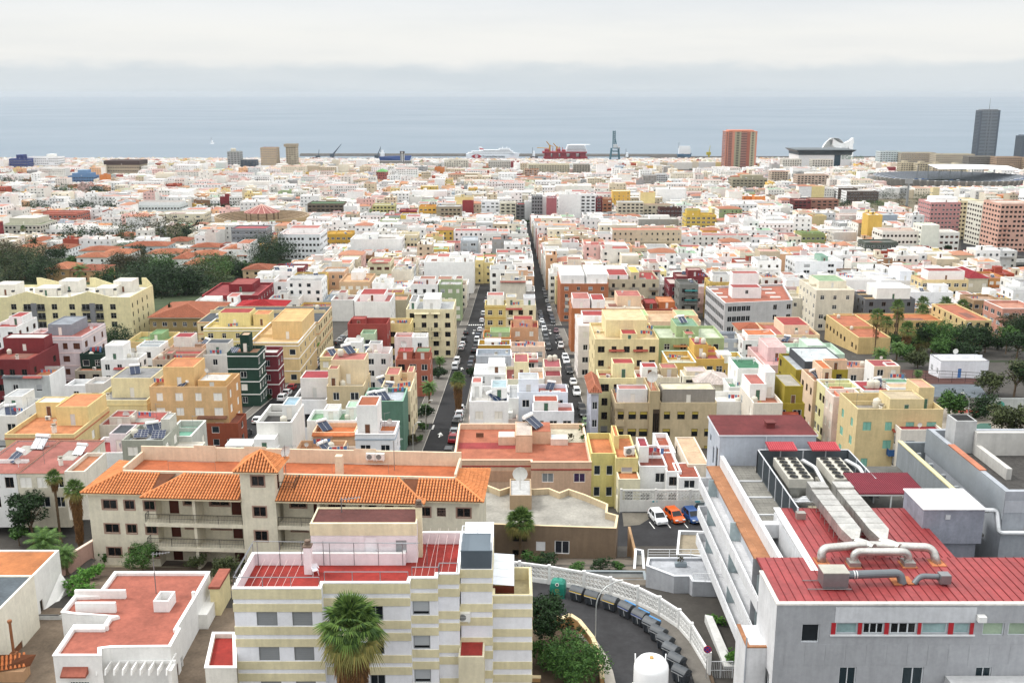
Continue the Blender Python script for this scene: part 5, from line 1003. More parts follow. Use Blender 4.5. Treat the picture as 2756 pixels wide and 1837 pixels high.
def salmon_building():
 y0=137.5; z=py(1400,1238,y0).z; xl,xr=py(1220,1238,y0).x,py(1591,1238,y0).x; yb=pz(1400,1140,z).y; xm=py(1250+440/2.4614,1240,y0).x
 poly=[(xl,y0),(xm,y0),(xm,y0-.8),(xr,y0-.8),(xr,yb),(xl,yb)]; zb=88.5; H=z-zb; rw=[(x0,H-3.1,x0+1.5,H-1.7,s) for x0,s in ((1.2,('two','#7a4a32','#2a2422')),(5.2,('shut','#a8642c','#333333')),(8.2,('two','#e6e2de','#2a3036')))]
 e=polyb('building','long salmon building with terracotta roof, stained chimney block and solar heater','building',poly,zb,z,'#dcb494','#c06a4c',.85,'#e9cdb2',{0:rw,2:[(1.6,H-3.1,3.3,H-1.7,('two','#e6e2de','#9aa0a2')),(6.2,H-3.1,7.9,H-1.7,('two','#e6e2de','#4a3a5a')),(9.4,H-2.9,11,H-1.5,('two','#e6e2de','#aeb4ba'))]},inner='#e6c6a6')
 o=Vector((xl,y0,zb))
 b=MB(); b.box(-.04,xm-xl-.01,-.07,-.002,H-1.0,H-.82); b.box(xm-xl,xr-xl+.05,-.87,-.802,H-1.2,H-1.02); b.build('red_band',trimm('#a03a34'),e); b=MB(); b.box(-.03,xm-xl-.01,-.05,-.002,H-3.3,H-1.62); b.build('wall_band',wallm('#c99a78'),e)
 zf=H-.85; L=lambda cx,cy:pz(*px('C',cx,cy),z-.85)-o; r=MB(); q0,q1=L(0,1470),L(415,1420); r.box(.3,q1.x,q0.y,q1.y,zf+.004,zf+.012); r.build('red_roof_patch',roofm('#a83a3a'),e)
 a,c=L(415,1497),L(550,1497); b=MB(); b.box(a.x,c.x,a.y,a.y+6.5,zf,zf+2.6); parapet_ring(b,[(a.x,a.y),(c.x,a.y),(c.x,a.y+6.5),(a.x,a.y+6.5)],zf+2.3,zf+2.7,.15); b.build('chimney_block',[wallm('#dfb898')],e); b=MB(); b.box(a.x+.15,c.x-.15,a.y+.15,a.y+6.3,zf+2.6,zf+2.64); b.build('stained_cover',roofm('#cfc0b2'),e)
 a,c=L(550,1430),L(700,1430); b=MB(); b.box(a.x,c.x,a.y,a.y+4.5,zf,zf+2.0); b.build('stair_hut',wallm('#dfb898'),e); b=MB(); b.box(a.x,c.x,a.y,a.y+4.5,zf+2.004,zf+2.06); b.build('hut_roof',roofm('#c06a4c'),e); piece('sol',e,(a.x+1.2,a.y+1.2,zf+2.05),1.0,1.15)
 a,c=L(275,1440),L(412,1440); b=MB(); b.box(a.x,c.x,a.y,a.y+2.6,zf,zf+1.3); b.build('tank_room',wallm('#e2c2a6'),e); b=MB(); b.box(a.x+.1,c.x-.1,a.y+.1,a.y+2.5,zf+1.302,zf+1.36); b.build('tank_lid',trimm('#c9cbc9'),e)
 a,c=L(700,1440),L(840,1440); b=MB(); b.box(a.x,c.x,a.y,a.y+2.2,zf,zf+1.0); b.build('basin',wallm('#e6d2c4'),e); b=MB(); b.box(a.x+.15,c.x-.15,a.y+.15,a.y+2.0,zf+1.004,zf+1.02); b.build('basin_cover',trimm('#cfdbe8'),e)
 a,c=L(695,1420),L(980,1420); b=MB(); b.box(a.x,c.x,a.y,yb-y0-.3,zf+.02,zf+.1); b.build('stone_terrace',roofm('#c9bea6'),e)
 b=MB(); g=L(125,1380); b.box(g.x-.6,g.x+.6,g.y,g.y+.1,zf+.1,zf+.8)
 b.build('vent_grille',trimm('#6b4a3a'),e)
 for i,(cx,cy,rr_,col_) in enumerate(((940,1290,.5,'brown'),(950,1330,.6,'mid'),(958,1400,.55,'mid'),(858,1400,.6,'brown'))):
  p=pz(*px('C',cx,cy),z-.7); shrub(tuple(p),rr_,rr_*1.9,col_,'potted %s plant on the salmon building roof, %s from the street end'%(['purple-leaved','leafy green','round green','dark bowl'][i],['first','second','third','fourth'][i]),i,350,.16,group='potted plants on roofs')
salmon_building()
# small houses right of the salmon building
hh('N3',840,1005,48,-20,7.5,'#d8ca78','#cf7a45','bright yellow house with orange roof terrace right of the salmon building',y=137,par=.9,nf=2,win='bars' if False else 'wh',D=9)
hh('N3',1003,1152,78,0,7,'#ddcf86','#cf7a45','yellow house with balustrade and air conditioner on its orange terrace',y=135.6,par=.5,nf=1,D=10,items=[('ac',.7,.2,0,.3,1.8)],huts=[(.0,.3,.5,1,1.6,'#e6cf86','#cf7a45')])
hh('N3',1020,1165,218,190,4.2,'#ebe4c0','#cf7a45','small cream house front with orange roof behind the lattice wall',y=132.8,par=.2,nf=1,D=3)
hh('N3',1158,1345,132,80,6.5,'#f1f1f0','#8f4438','white house with potted roof garden and red striped canopy',y=136.5,par=.3,nf=2,win='wh',D=9,huts=[(.0,.4,.25,.7,2.2,W_,'#a03a44')],items=[('line',.7,.5)])
hh('N3',1340,1440,168,60,5.5,'#f1f1f0','#b0563c','white house with terracotta roof strip beside the roof garden house',y=135.2,par=.5,nf=1,D=11)
hh('N3',1420,1565,208,165,4.8,'#f1f1f0','#a8523c','small white house with ribbed brick-red roof right of the roof garden house',y=133.6,par=.12,nf=1,D=6)
hh('N3',1300,1400,40,-30,7.5,'#efefee','#b0563c','white stepped roof rooms behind the roof garden house',y=144,par=.8,ops=[],D=9)
hh('N3',1480,1620,120,95,6,'#e6d6c0','#d9b590','low peach yard roofs between the white houses and the grey hospital',y=138,par=.2,ops=[],D=12)
# ---------------------------------------------------------------- grey hospital with the red metal roof
def seam_roof(b,x0,x1,y0,y1,z0,z1,step=.68,mi=0,smi=1):
 b.add([(x0,y0,z0),(x1,y0,z0),(x1,y1,z1),(x0,y1,z1),(x0,y0,z0-.12),(x1,y0,z0-.12),(x1,y1,z1-.12),(x0,y1,z1-.12)],[(0,1,2,3),(4,5,1,0),(5,6,2,1),(7,4,0,3),(6,7,3,2)],mi)
 n=int((x1-x0)/step)
 for k in range(n+1):
  x=x0+.04+k*step
  if x>x1-.02:break
  b.add([(x-.022,y0,z0),(x+.022,y0,z0),(x+.022,y1,z1),(x-.022,y1,z1),(x-.016,y0,z0+.06),(x+.016,y0,z0+.06),(x+.016,y1,z1+.06),(x-.016,y1,z1+.06)],[(4,5,6,7),(0,1,5,4),(3,0,4,7),(1,2,6,5)],smi)
def elbow(pts,r=.5,n=6):
 """round the corners of a polyline"""
 pts=[Vector(p) for p in pts]; out=[pts[0]]
 for a,b,c in zip(pts,pts[1:],pts[2:]):
  d0,d1=(a-b).normalized(),(c-b).normalized(); rr=min(r,(a-b).length*.5,(c-b).length*.5); p,q=b+d0*rr,b+d1*rr
  for k in range(n+1):t=k/n; out.append(p*(1-t)**2+b*2*t*(1-t)+q*t*t)
 out.append(pts[-1]); return out
REDM=lambda:mat('red_metal','#9c3e3f',.5,.3,.2,scale=.7,metal=.2,spec=.5)
REDS=lambda:mat('red_seam','#732a2d',.5,.1,metal=.2)
FOIL=lambda:mat('duct_foil','#c9c7c2',.38,.3,0,1.6,metal=.75,spec=.6,bump=.5)
PIPE=lambda:mat('pipe_silver','#d4d6d8',.35,.15,metal=.6,spec=.6)
def hospital():
 e=empty('hospital_building',(19.8,68,98),0,'grey hospital building with red seamed metal roof, silver ducts and orange balcony strip','building'); o=Vector((19.8,68,98)); zt=112.9-98; XR=40.5
 grey=wallm('#a2a5a9'); light=wallm('#d6d8da'); H=zt; FG=('two','#9a9fa4','#1d2328'); FR=('one','#b9bec2','#8aa3a4')
 px_=lambda c,y=68.0:py(*px('N4',c,1050),y).x-o.x; b=MB(); V=lambda cy:H-(1627-1200)*0-((cy-1050)/2.4614)/32.7*1.0
 ops=[(px_(770),V(1300),px_(890),V(1175),('one','#c2c6ca','#23282d'))]; stl=[]
 for c0,c1,kd in ((998,1143,'f'),(1178,1318,'s'),(1358,1538,'s'),(1568,1742,'f'),(1785,1890,'f')):ops.append((px_(c0),V(1240),px_(c1),V(1170),FR if kd=='f' else ('three','#c9cdd0','#16191c')))
 for c0,c1 in ((1975,2120),(2145,2330)):ops.append((px_(c0),V(1252),px_(c1),V(1168),('one','#b9bec2','#93a58f')))
 for c0,c1 in ((1045,1160),(1470,1615),(1965,2070)):ops.append((px_(c0),V(1465)-1.9,px_(c1),V(1465),('two','#c9cdd0','#27343a')))
 fo=wall_face(b,(0,0,0),0,XR,H,[q[:4] for q in ops],.22); wall_face(b,(XR,0,0),R(90),7.7,H); wall_face(b,(XR,7.7,0),R(180),XR,H)
 lo=[(3.2,6.8,4.6,8.6,('two','#d5d8da','#1d2328'))]; fl=wall_face(b,(0,5.4,0),R(270),5.4,H,[lo[0][:4]],.2,mi=1); b.build('wall',[grey,light],e)
 for q,oo in zip(fo,ops):put_window(e,(0,0,0),0,q,*oo[4],dep=.22)
 put_window(e,(0,5.4,0),R(270),fl[0],*lo[0][4],dep=.2)
 for c0,c1 in ((965,995),(1143,1170),(1320,1350),(1542,1565),(1745,1780),(1890,1915)):p=MB(); p.box(px_(c0),px_(c1),-.03,-.002,V(1243),V(1166)); p.build('red_panel',trimm('#a3222a'),e)
 p=MB(); p.box(px_(985),px_(1920),-.05,-.002,V(1163),V(1062)); p.build('lintel_panel',wallm('#c6c9cd'),e); p=MB(); p.box(px_(960),px_(1925),-.12,-.003,V(1252),V(1244)); p.build('sill',trimm('#d6d8da'),e)
 # thin joints between cladding sheets
 for k in range(13):
  x=.8+k*1.55
  p=MB(); p.box(x,x+.96*1.55,-.014,-.003,V(1450),V(1312)); p.build('cladding_panel',grey,e)
 r=MB(); seam_roof(r,.25,XR,.35,7.7,H-.05,H+.12); ro=r.build('metal_roof',[REDM(),REDS()],e)
 c=MB(); c.box(-.05,XR,-.06,.35,H,H+.14); c.box(-.06,.25,.35,5.4,H,H+.13); c.build('coping',mat('coping_worn','#d9d6d0',.7,.2,.2),e)
 # middle wing
 m0,m1=24.0-o.x,36.5-o.x; r=MB(); seam_roof(r,m0+.5,m1,7.7,17.5,H+.02,H+.25); r.build('metal_roof',[REDM(),REDS()],e)
 w=MB(); w.box(m0-.02,m1,5.41,17.4,2,H-.12); w.build('wing_wall',light,e); c=MB(); c.add([(m0-.1,5.45,H),(m0+.5,5.45,H),(m0+.5,17.4,H+.28),(m0-.1,17.4,H+.28),(m0-.1,5.45,H+.1),(m0+.5,5.45,H+.1),(m0+.5,17.4,H+.36),(m0-.1,17.4,H+.36)],[(4,5,6,7),(0,1,5,4),(3,0,4,7),(1,2,6,5)]); c.build('coping',trimm('#dfe0e2'),e)
 for y0 in (8.2,11.6):put_window(e,(m0-.03,y0+1.6,0),R(270),(0,H-2.3,1.5,H-.6),'one','#c2c6ca','#7d9496',.02)
 # orange strip over the balconies, parapet and tiled terrace
 xs0,xs1=20.7-o.x,22.1-o.x; zs=111.5-98; s=MB(); s.box(xs0,xs1,5.45,32.5,zs-.2,zs); s.build('orange_ledge',roofm('#b97b50'),e)
 p=MB(); p.box(xs1,xs1+.4,8.0,32.6,zs-.4,zs+1.15); p.build('parapet',light,e)
 t=MB(); t.box(xs1+.4,m0+1.6,16.5,32.6,zs-.3,zs-.02); to=t.build('terrace',roofm('#8f8c84'),e)
 for k in range(3):q=MB(); q.box(xs1+.4,m0+1.5,19.5+k*4.2,19.7+k*4.2,zs,zs+.12); q.build('terrace_beam',trimm('#d0d2d4'),e)
 q=MB(); q.box(xs1+.2,m0+.3,15.5,16.4,zs-.4,zs+.9); q.build('cross_wall',light,e)
 tl=MB()
 for i in range(6):
  for j in range(24):x=xs1+.45+i*.6; yv=16.6+j*.66; tl.box(x,x+.57,yv,yv+.63,zs-.02,zs+.0+.004*((i*7+j*3)%3))
 tag(tl.build('terrace_tiles',roofm('#99968d'),e),kind='stuff')
 # balconies on the left face
 f=MB(); f.box(xs0+.5,xs0+.8,5.45,32.5,0,zs-.2); f.build('balcony_back_wall',wallm('#c3c8cf'),e)
 for lv in (110.6,107.4,104.3):
  z=lv-98; q=MB(); q.box(xs0-.9,xs0+.5,5.3,31.5,z-1.15,z-.95); q.box(xs0-.95,xs0-.8,5.3,31.5,z-1.25,z-.2); q.box(xs0-.9,xs0+.5,31.35,31.5,z-.95,z); bo=q.build('balcony',light,e); q=MB(); railing(q,[(xs0-.87,31.4,z-.95),(xs0-.87,5.4,z-.95)],.95,2.2,.03,mid=1); q.build('railing',trimm('#e6e8ea'),bo)
  for k in range(7):
   yv=7.5+k*3.5; q=MB(); q.box(xs0-.5,xs0+.45,yv,yv+.06,z-.95,z+.9); (k%3==0) and q.build('glass_screen',mat('frosted_glass','#b4c4c6',.25,.2,.1,spec=.5),e)
   put_window(e,(xs0+.48,yv+2.6,0),R(270),(0,z-.9,1.8,z+.9),'french','#d2d6d8','#5f7578',.06)
   # lower front corner balcony
 q=MB(); q.box(-1.6,0,1.9,5.4,0,10.2); q.build('corner_wall',light,e); q=MB(); q.box(-1.6,-1.3,1.9,5.4,10.2,10.3); q.box(-1.3,0,1.9,2.2,10.2,10.3); q.build('orange_rim',roofm('#b97b50'),e)
 # block with dark red roof at the back
 bz=114.8-98; k0,k1=22.0-o.x,32.2-o.x; q=MB(); ops=[(3.9,bz-1.5,4.3,bz-1.2)]; wall_face(q,(k0,32.6,0),0,k1-k0,bz); wall_face(q,(k1,32.6,0),R(90),6.2,bz); fl=wall_face(q,(k0,38.8,0),R(270),6.2,bz,[(1.2,bz-2.2,1.9,bz-1.4),(3.0,bz-4.2,3.7,bz-2.2),(4.6,bz-4.4,5.6,bz-1.6)],.12); wall_face(q,(k1,38.8,0),R(180),k1-k0,bz); q.build('rear_block_wall',wallm('#b9c0cb'),e)
 for w_ in fl:put_window(e,(k0,38.8,0),R(270),w_,'one','#9aa0a8','#20262c',.12)
 q=MB(); q.box(k0-.15,k1+.15,32.45,38.95,bz,bz+.14); q.build('rear_block_eaves',trimm('#d2d4d8'),e); q=MB(); q.add([(k0-.1,32.5,bz+.15),(k1+.1,32.5,bz+.15),(k1+.1,38.9,bz+.3),(k0-.1,38.9,bz+.3)],[(0,1,2,3)]); q.build('rear_block_roof',roofm('#7a2f30'),e)
 q=MB(); q.box(k0+5.4,k0+6.3,34.6,35.6,bz+.2,bz+.75); q.box(k0+5.3,k0+6.4,34.5,35.7,bz+.75,bz+.85); q.build('roof_vent',mat('vent_red','#6b3230',.7,.2),e); q=MB(); q.tube([(k0+4.9,32.5,bz),(k0+4.9,32.5,zs)],.07,6); q.build('drain_pipe',trimm('#c6cad0'),e)
 # louvred enclosure round the chillers
 ex0,ex1,ey0,ey1=25.6-o.x,35.0-o.x,15.6,30.6; ez=114.0-98; lv=mat('louvre_panel','#6d757b',.45,.1,metal=.4)
 for(a,c) in (((ex0,ey1),(ex0,ey0)),((ex1,ey1),(ex0,ey1)),((ex1,ey0+7),(ex1,ey1))):
  q=MB(); A,C_=Vector((*a,0)),Vector((*c,0)); L=(C_-A).length; d=(C_-A).normalized(); nn=Vector((-d.y,d.x,0))*-1
  for s in range(16):z=zs+.1+s*.15; q.add([A+Vector((0,0,z)),C_+Vector((0,0,z)),C_+nn*.07+Vector((0,0,z+.13)),A+nn*.07+Vector((0,0,z+.13))],[(0,1,2,3)])
  q.add([A-nn*.02+Vector((0,0,zs)),C_-nn*.02+Vector((0,0,zs)),C_-nn*.02+Vector((0,0,ez)),A-nn*.02+Vector((0,0,ez))],[(0,1,2,3)]); n=max(2,int(L/2.2))
  lo_=q.build('louvre_screen',lv,e); q=MB()
  for s in range(n+1):p=A.lerp(C_,s/n); q.box(p.x-.06,p.x+.06,p.y-.06,p.y+.06,zs,ez+.06)
  q.tube([A+Vector((0,0,ez)),C_+Vector((0,0,ez))],.07,4); q.build('screen_frame',trimm('#c9ccd0'),lo_)
 f=MB(); f.box(ex0,m1+6,15.5,32.5,zs-.3,zs-.04); f.build('plant_deck',roofm('#6f6d68'),e)
 for x0 in (26.7-o.x,31.1-o.x):
  q=MB(); x1=x0+2.4; y0,y1=22.7,28.6; q.box(x0,x1,y0,y1,zs+1.5,zs+2.4); q.add([(x0,y0,zs+1.5),(x1,y0,zs+1.5),(x1,y1,zs+1.5),(x0,y1,zs+1.5),(x0+.5,y0,zs+.3),(x1-.5,y0,zs+.3),(x1-.5,y1,zs+.3),(x0+.5,y1,zs+.3)],[(4,5,1,0),(5,6,2,1),(6,7,3,2),(7,4,0,3)],1); q.box(x0,x1,y0,y1,zs,zs+.3); co=q.build('chiller',[mat('chiller_case','#b9b6ac',.6,.15),metalm('#8a8a84')],e)
  for i in range(2):
   for j in range(6):
    cx,cy_=x0+.62+i*1.16,y0+.52+j*.97; q=MB(); q.cyl((cx,cy_),.43,zs+2.402,zs+2.5,16,0,caps=False); q.cyl((cx,cy_),.40,zs+2.41,zs+2.43,16,1)
    for s in range(4):a=s*1.571+.3; q.add([(cx,cy_,zs+2.45),(cx+.37*math.cos(a),cy_+.37*math.sin(a),zs+2.44),(cx+.37*math.cos(a+.5),cy_+.37*math.sin(a+.5),zs+2.47)],[(0,1,2)],2)
    q.build('fan',[metalm('#9a9890'),mat('fan_dark','#121314',.8,0),metalm('#3c3e40')],co)
  q=MB(); seam_roof(q,x0-.3,x1+.2,29.2,31.0,zs+3.0,zs+3.25,.22); q.build('red_canopy',[mat('red_canopy','#b04048',.5,.15),mat('red_canopy_rib','#8f2f38',.5,.1)],e)
 cx0,cx1=32.3-o.x,38.6-o.x; q=MB(); seam_roof(q,cx0,cx1,19.3,24.0,ez-.15,ez+.05,.2); cr_=q.build('red_canopy',[mat('red_canopy2','#7d2836',.5,.15),mat('red_canopy2_rib','#5f1c28',.5,.1)],e); q=MB()
 for x in (cx0+.2,cx0+3.1,cx1-.2):
  for yv in (19.4,23.9):q.box(x-.06,x+.06,yv-.06,yv+.06,zs,ez-.28)
 q.box(cx0,cx1,19.3,19.4,ez-.42,ez-.3); q.build('canopy_post',trimm('#c9ccc9'),cr_)
 # white box on the roof
 q=MB(); bx0,bx1=35.9-o.x,41.2-o.x; z0,z1=111.6-98,114.8-98; q.box(bx0,bx1,13.3,17.8,z0,z1); bo=q.build('plant_room',mat('plant_room','#8f929e',.8,.25,.2),e); q=MB()
 for k in range(6):x=bx0-.1+(bx1-bx0+.2)*k/6; q.box(x,x+(bx1-bx0+.2)/6-.03,13.2,17.9,z1+.002,z1+.1)
 q.build('plant_room_roof',trimm('#e4e5e6'),bo); q=MB(); q.box(bx0+1.9,bx0+2.35,13.25,13.3,z1-.9,z1-.45)
 for s in range(4):q.box(bx0+1.92,bx0+2.33,13.22,13.25,z1-.86+s*.1,z1-.82+s*.1,1)
 q.build('vent_grille',[trimm('#9a9da4'),trimm('#d8dadc')],bo); q=MB(); q.box(bx0+.4,bx1-.3,13.6,17.5,z0-1.6,z0); q.build('plant_room_base',wallm('#878a96'),e)
 # ducts
 zd=H+.75
 for i,x in enumerate((28.4-o.x,30.75-o.x)):
  q=MB()
  for k in range(7):y0=9.8+k*1.25; q.box(x-.82,x+.82,y0,y0+1.16,zd,zd+.95); q.box(x-.79,x+.79,y0+1.16,y0+1.25,zd+.04,zd+.91)
  q.box(x-.82,x+.82,18.56,20.0,zd-.3,zd+1.1); q.add([(x-.82,9.8,zd),(x+.82,9.8,zd),(x+.82,9.8,zd+.95),(x-.82,9.8,zd+.95),(x-.3,8.6,zd-.1),(x+.3,8.6,zd-.1),(x+.3,8.6,zd+.6),(x-.3,8.6,zd+.6)],[(4,5,1,0),(5,6,2,1),(6,7,3,2),(7,4,0,3),(4,7,6,5)]); do=q.build('air_duct',FOIL(),e); q=MB()
  for k in range(7):yv=10.2+k*1.25; [q.tube([(x+s*.86,yv,zd),(x+s*.86,yv,H+.1)],.03,4) for s in (-1,1)]; q.tube([(x-.86,yv,H+.4),(x+.86,yv,H+.4)],.025,4)
  q.build('duct_stand',metalm('#a9a9a6'),do)
 za=H+1.15; d1=MB(); xa,xb=25.2-o.x,34.3-o.x; d1.tube(elbow([(xa,7.0,H),(xa,7.2,za),(28.6-o.x,7.9,za),(xb,7.4,za),(xb+.2,6.7,H)],.9),.35,14); d1.build('round_duct',FOIL(),e).data.polygons.foreach_set('use_smooth',[True]*len(d1.f)); d2=MB(); d2.tube(elbow([(27.6-o.x,6.4,H),(27.6-o.x,6.5,za+.05),(32.0-o.x,6.5,za+.05),(32.0-o.x,6.4,H)],.8),.33,14); d2.build('round_duct',FOIL(),e).data.polygons.foreach_set('use_smooth',[True]*len(d2.f))
 for i,x in enumerate((28.5-o.x,30.6-o.x)):q=MB(); q.tube(elbow([(x,8.8,zd+.3),(x+.6,8.0,za),(x+1.0,7.3,za)],.5),.36,12); q.build('round_duct',FOIL(),e)
 for x in (27.6-o.x,32.0-o.x):q=MB(); q.box(x-.45,x+.45,5.9,6.9,H-.02,H+.5); q.build('duct_collar',metalm('#a9a8a4'),e)
 for x,yv,w in ((xa,7.0,1.1),(xb+.2,6.7,1.2),(27.6-o.x,6.4,1.0),(32.0-o.x,6.4,1.2),(30.0-o.x,3.6,.7),(31.0-o.x,3.7,.5)):q=MB(); q.box(x-w/2,x+w/2,yv-.6,yv+.7,H+.05,H+.14); q.build('roof_patch',mat('patch_orange','#b4714a',.8,.3),e)
 fx=pz(*px('N4',870,900),113.0).x-o.x; q=MB(); q.box(fx,fx+1.95,2.4,3.8,H+.15,H+1.35); fb_=q.build('fan_box',metalm('#8b8d8f',.4,.7),e); q=MB(); q.box(fx-.05,fx+2.0,2.35,3.85,H+1.35,H+1.42); q.build('fan_box_lid',mat('fanlid','#aaa89e',.6,.2),fb_)
 for yv in (2.3,3.7):q=MB(); q.tube([(fx-1.2,yv,H+.12),(fx+2.2,yv,H+.12)],.04,4); q.build('skid',metalm('#777777'),fb_)
 q=MB(); q.tube(elbow([(fx+1.95,3.2,H+.85),(30.2-o.x,3.5,H+.85),(30.4-o.x,3.3,H+.05)],.6),.33,14); q.build('exhaust_pipe',mat('pipe_grey','#6d7276',.5,.1,metal=.4),e)
 for x in (.6,.8):q=MB(); q.T=Matrix.Translation((fx+1.95+x,3.2+.02,H+.85))@Matrix.Rotation(R(90),4,'Y'); q.cyl((0,0),.35,0,.08,14); q.T=None; q.build('pipe_ring',metalm('#d8d8d6'),e)
 q=MB(); q.box(33.2-o.x,34.0-o.x,2.9,3.7,H+.2,H+.9); q.build('fan_box',metalm('#8b8d8f',.4,.7),e); q=MB(); q.tube(elbow([(33.2-o.x,3.4,H+.6),(31.8-o.x,3.5,H+.6),(31.3-o.x,3.3,H+.05)],.4),.22,12); q.build('exhaust_pipe',mat('pipe_grey','#6d7276'),e)
 q=MB(); p=pz(*px('N4',755,480),113.2)-o; q.box(p.x-.4,p.x+.4,p.y,p.y+.6,H,H+.8); q.build('roof_vent',metalm('#a5a39c'),e)
 # silver pipes
 for k in range(4):q=MB(); x=29.5-o.x+k*.05; yv=20.6+k*.4; q.tube(elbow([(26.9-o.x+k*.3,22.3,zs+.5),(26.9-o.x+k*.3,yv,zs+.9),(32.6-o.x,yv,zs+.9),(32.8-o.x,18.2+k*.2,zs+.9),(35.8-o.x,18.2+k*.25,zs+.7)],.3),.13,8); q.build('pipe',PIPE(),e)
 for x0 in (29.5,33.9):q=MB(); q.tube(elbow([(x0-o.x,28.4,zs+1.2),(x0-o.x,28.2,zs+2.3),(x0+.7-o.x,26,zs+2.3),(x0+1.0-o.x,21.4,zs+1.0)],.4),.2,10); q.build('pipe',PIPE(),e)
 for k in range(3):q=MB(); q.tube(elbow([(32.2-o.x+k*.4,17.9-k*.5,zs+.2),(32.2-o.x+k*.4,17.9-k*.5,zs+.8),(36.4-o.x,17.9-k*.5,zs+.8)],.25),.12,8); q.build('pipe',PIPE(),e)
 q=MB(); q.tube(elbow([(40.6-o.x,14.8,H+1.2),(43.0-o.x,14.8,H+1.2),(43.0-o.x,14.0,H-.6),(47-o.x,14.0,H-.6)],.4),.22,10); q.build('pipe',PIPE(),e)
 q=MB(); q.box(28-o.x,31.5-o.x,18.6,20.5,zs,zs+.6); q.build('duct_plinth',roofm('#c9bfa0'),e)
 # lower flat roof at the bottom right edge
 q=MB(); p=py(*px('N4',1710,1522),67.9)-o; q.box(p.x,p.x+14,-7,-.02,0,p.z); parapet_ring(q,[(p.x,-7),(p.x+14,-7),(p.x+14,-.1),(p.x,-.1)],p.z-.4,p.z+.02,.25); q.build('front_annex',wallm('#c3c5c6'),e)
 b=MB(); b.box(px_(1922),px_(1975),-.5,-.02,V(1145),V(1108)); b.build('floodlight',trimm('#d8d8d6'),e); b=MB(); p=py(*px('N4',455,1215),71)-o; b.tube([(-1.62,1.85,p.z),(-1.62,1.85,0)],.06,6); b.build('drain_pipe',trimm('#9a9fa6'),e)
hospital()
# ---------------------------------------------------------------- grey buildings with the corrugated wall on the right
def grey_works():
 e=empty('grey_building',(41,88,97),0,'grey concrete building with yellow-rimmed open court behind the hospital plant deck','building'); b=MB(); b.box(0,.35,-1,12.5,0,17); b.box(0,14,12.5,12.85,0,17.1); b.build('wall',wallm('#878e92'),e); b=MB(); b.box(-.05,.4,-1,12.9,17.1,17.22); b.build('coping',trimm('#c9c29a'),e); b=MB(); b.box(.35,14,-1,12.5,0,13.2); b.build('court_floor',roofm('#3a3a3a'),e)
 for k in range(4):b=MB(); b.box(1.0,1.4,1+k*3,1.3+k*3,13.2,16.8); b.build('pillar',wallm('#9aa0a4'),e)
 e2=empty('works_building',(43.45,82.5,97),0,'grey building with long corrugated parapet, gravel roof and concrete chimney box','building'); b=MB(); H=19.0
 fo=wall_face(b,(0,0,0),0,24,H,[(2.0,H-3.8,3.6,H-2.2)],.2); wall_face(b,(24,0,0),R(90),17,H); wall_face(b,(24,17,0),R(180),24,H); wall_face(b,(0,17,0),R(270),17,H); ins=parapet_ring(b,[(0,0),(24,0),(24,17),(0,17)],H-1.3,H,.5,inner=0)
 b.build('wall',[wallm('#a3a9b1')],e2); put_window(e2,(0,0,0),0,fo[0],'one','#b0a898','#101214',.2)
 b=MB(); b.box(0,24,-.04,-.003,H-2.0,H-.9); b.build('light_band',wallm('#b5bac2'),e2)
 b=MB(); n=90
 for k in range(n):y0=17.2*k/n-.1; y1=y0+17.2/n; ym=(y0+y1)/2; b.add([(-.06,y0,H-2.6),(-.16,ym,H-2.6),(-.06,y1,H-2.6),(-.06,y0,H+.02),(-.16,ym,H+.02),(-.06,y1,H+.02)],[(1,0,3,4),(2,1,4,5)])
 tag(b.build('corrugated_sheet',metalm('#aab0b5',.5,.4),e2),kind='stuff')
 b=MB(); b.add([(p[0],p[1],H-1.3) for p in ins],[(0,1,2,3)]); b.build('gravel_roof',mat('gravel','#4a4846',.95,.4,scale=6,bump=.8),e2)
 stain=wallm('#c4c2bc'); b=MB(); b.box(3.0,24,12.5,13.1,H-1.3,H+1.1); b.box(3.0,3.5,6,12.5,H-1.3,H-.2); b.box(6.5,14,5.2,5.7,H-1.3,H-.1); b.build('concrete_upstand',stain,e2)
 b=MB(); b.box(1.1,3.2,13.2,15.4,H-1.3,H+2.1); b.build('chimney_box',wallm('#b3b5b4'),e2); b=MB(); b.box(1.3,3.0,13.4,15.2,H+2.1,H+2.14); b.build('chimney_mouth',mat('mouth_black','#1b1b1b',.9,.2),e2)  # near-black plate laid on the box top in place of an open mouth
 b=MB(); b.box(8.8,10.2,8.2,9.8,H-1.3,H+1.4); b.box(8.6,10.4,8.0,10.0,H+1.4,H+1.6); b.build('stair_hut',stain,e2); b=MB(); seam_roof(b,5.5,14,1.0,4.5,H-.5,H-.2,.3); b.build('ribbed_roof',[roofm('#d6cdb6'),roofm('#bdb49e')],e2); b=MB(); b.box(6.2,8.2,7.2,8.0,H-1.28,H-1.1); b.build('red_cover',roofm('#a85a52'),e2); b=MB(); b.box(-.05,.6,5,12,H+.004,H+.1); b.build('rust_coping',mat('rust_cap','#b5765c',.8,.25),e2)
grey_works()
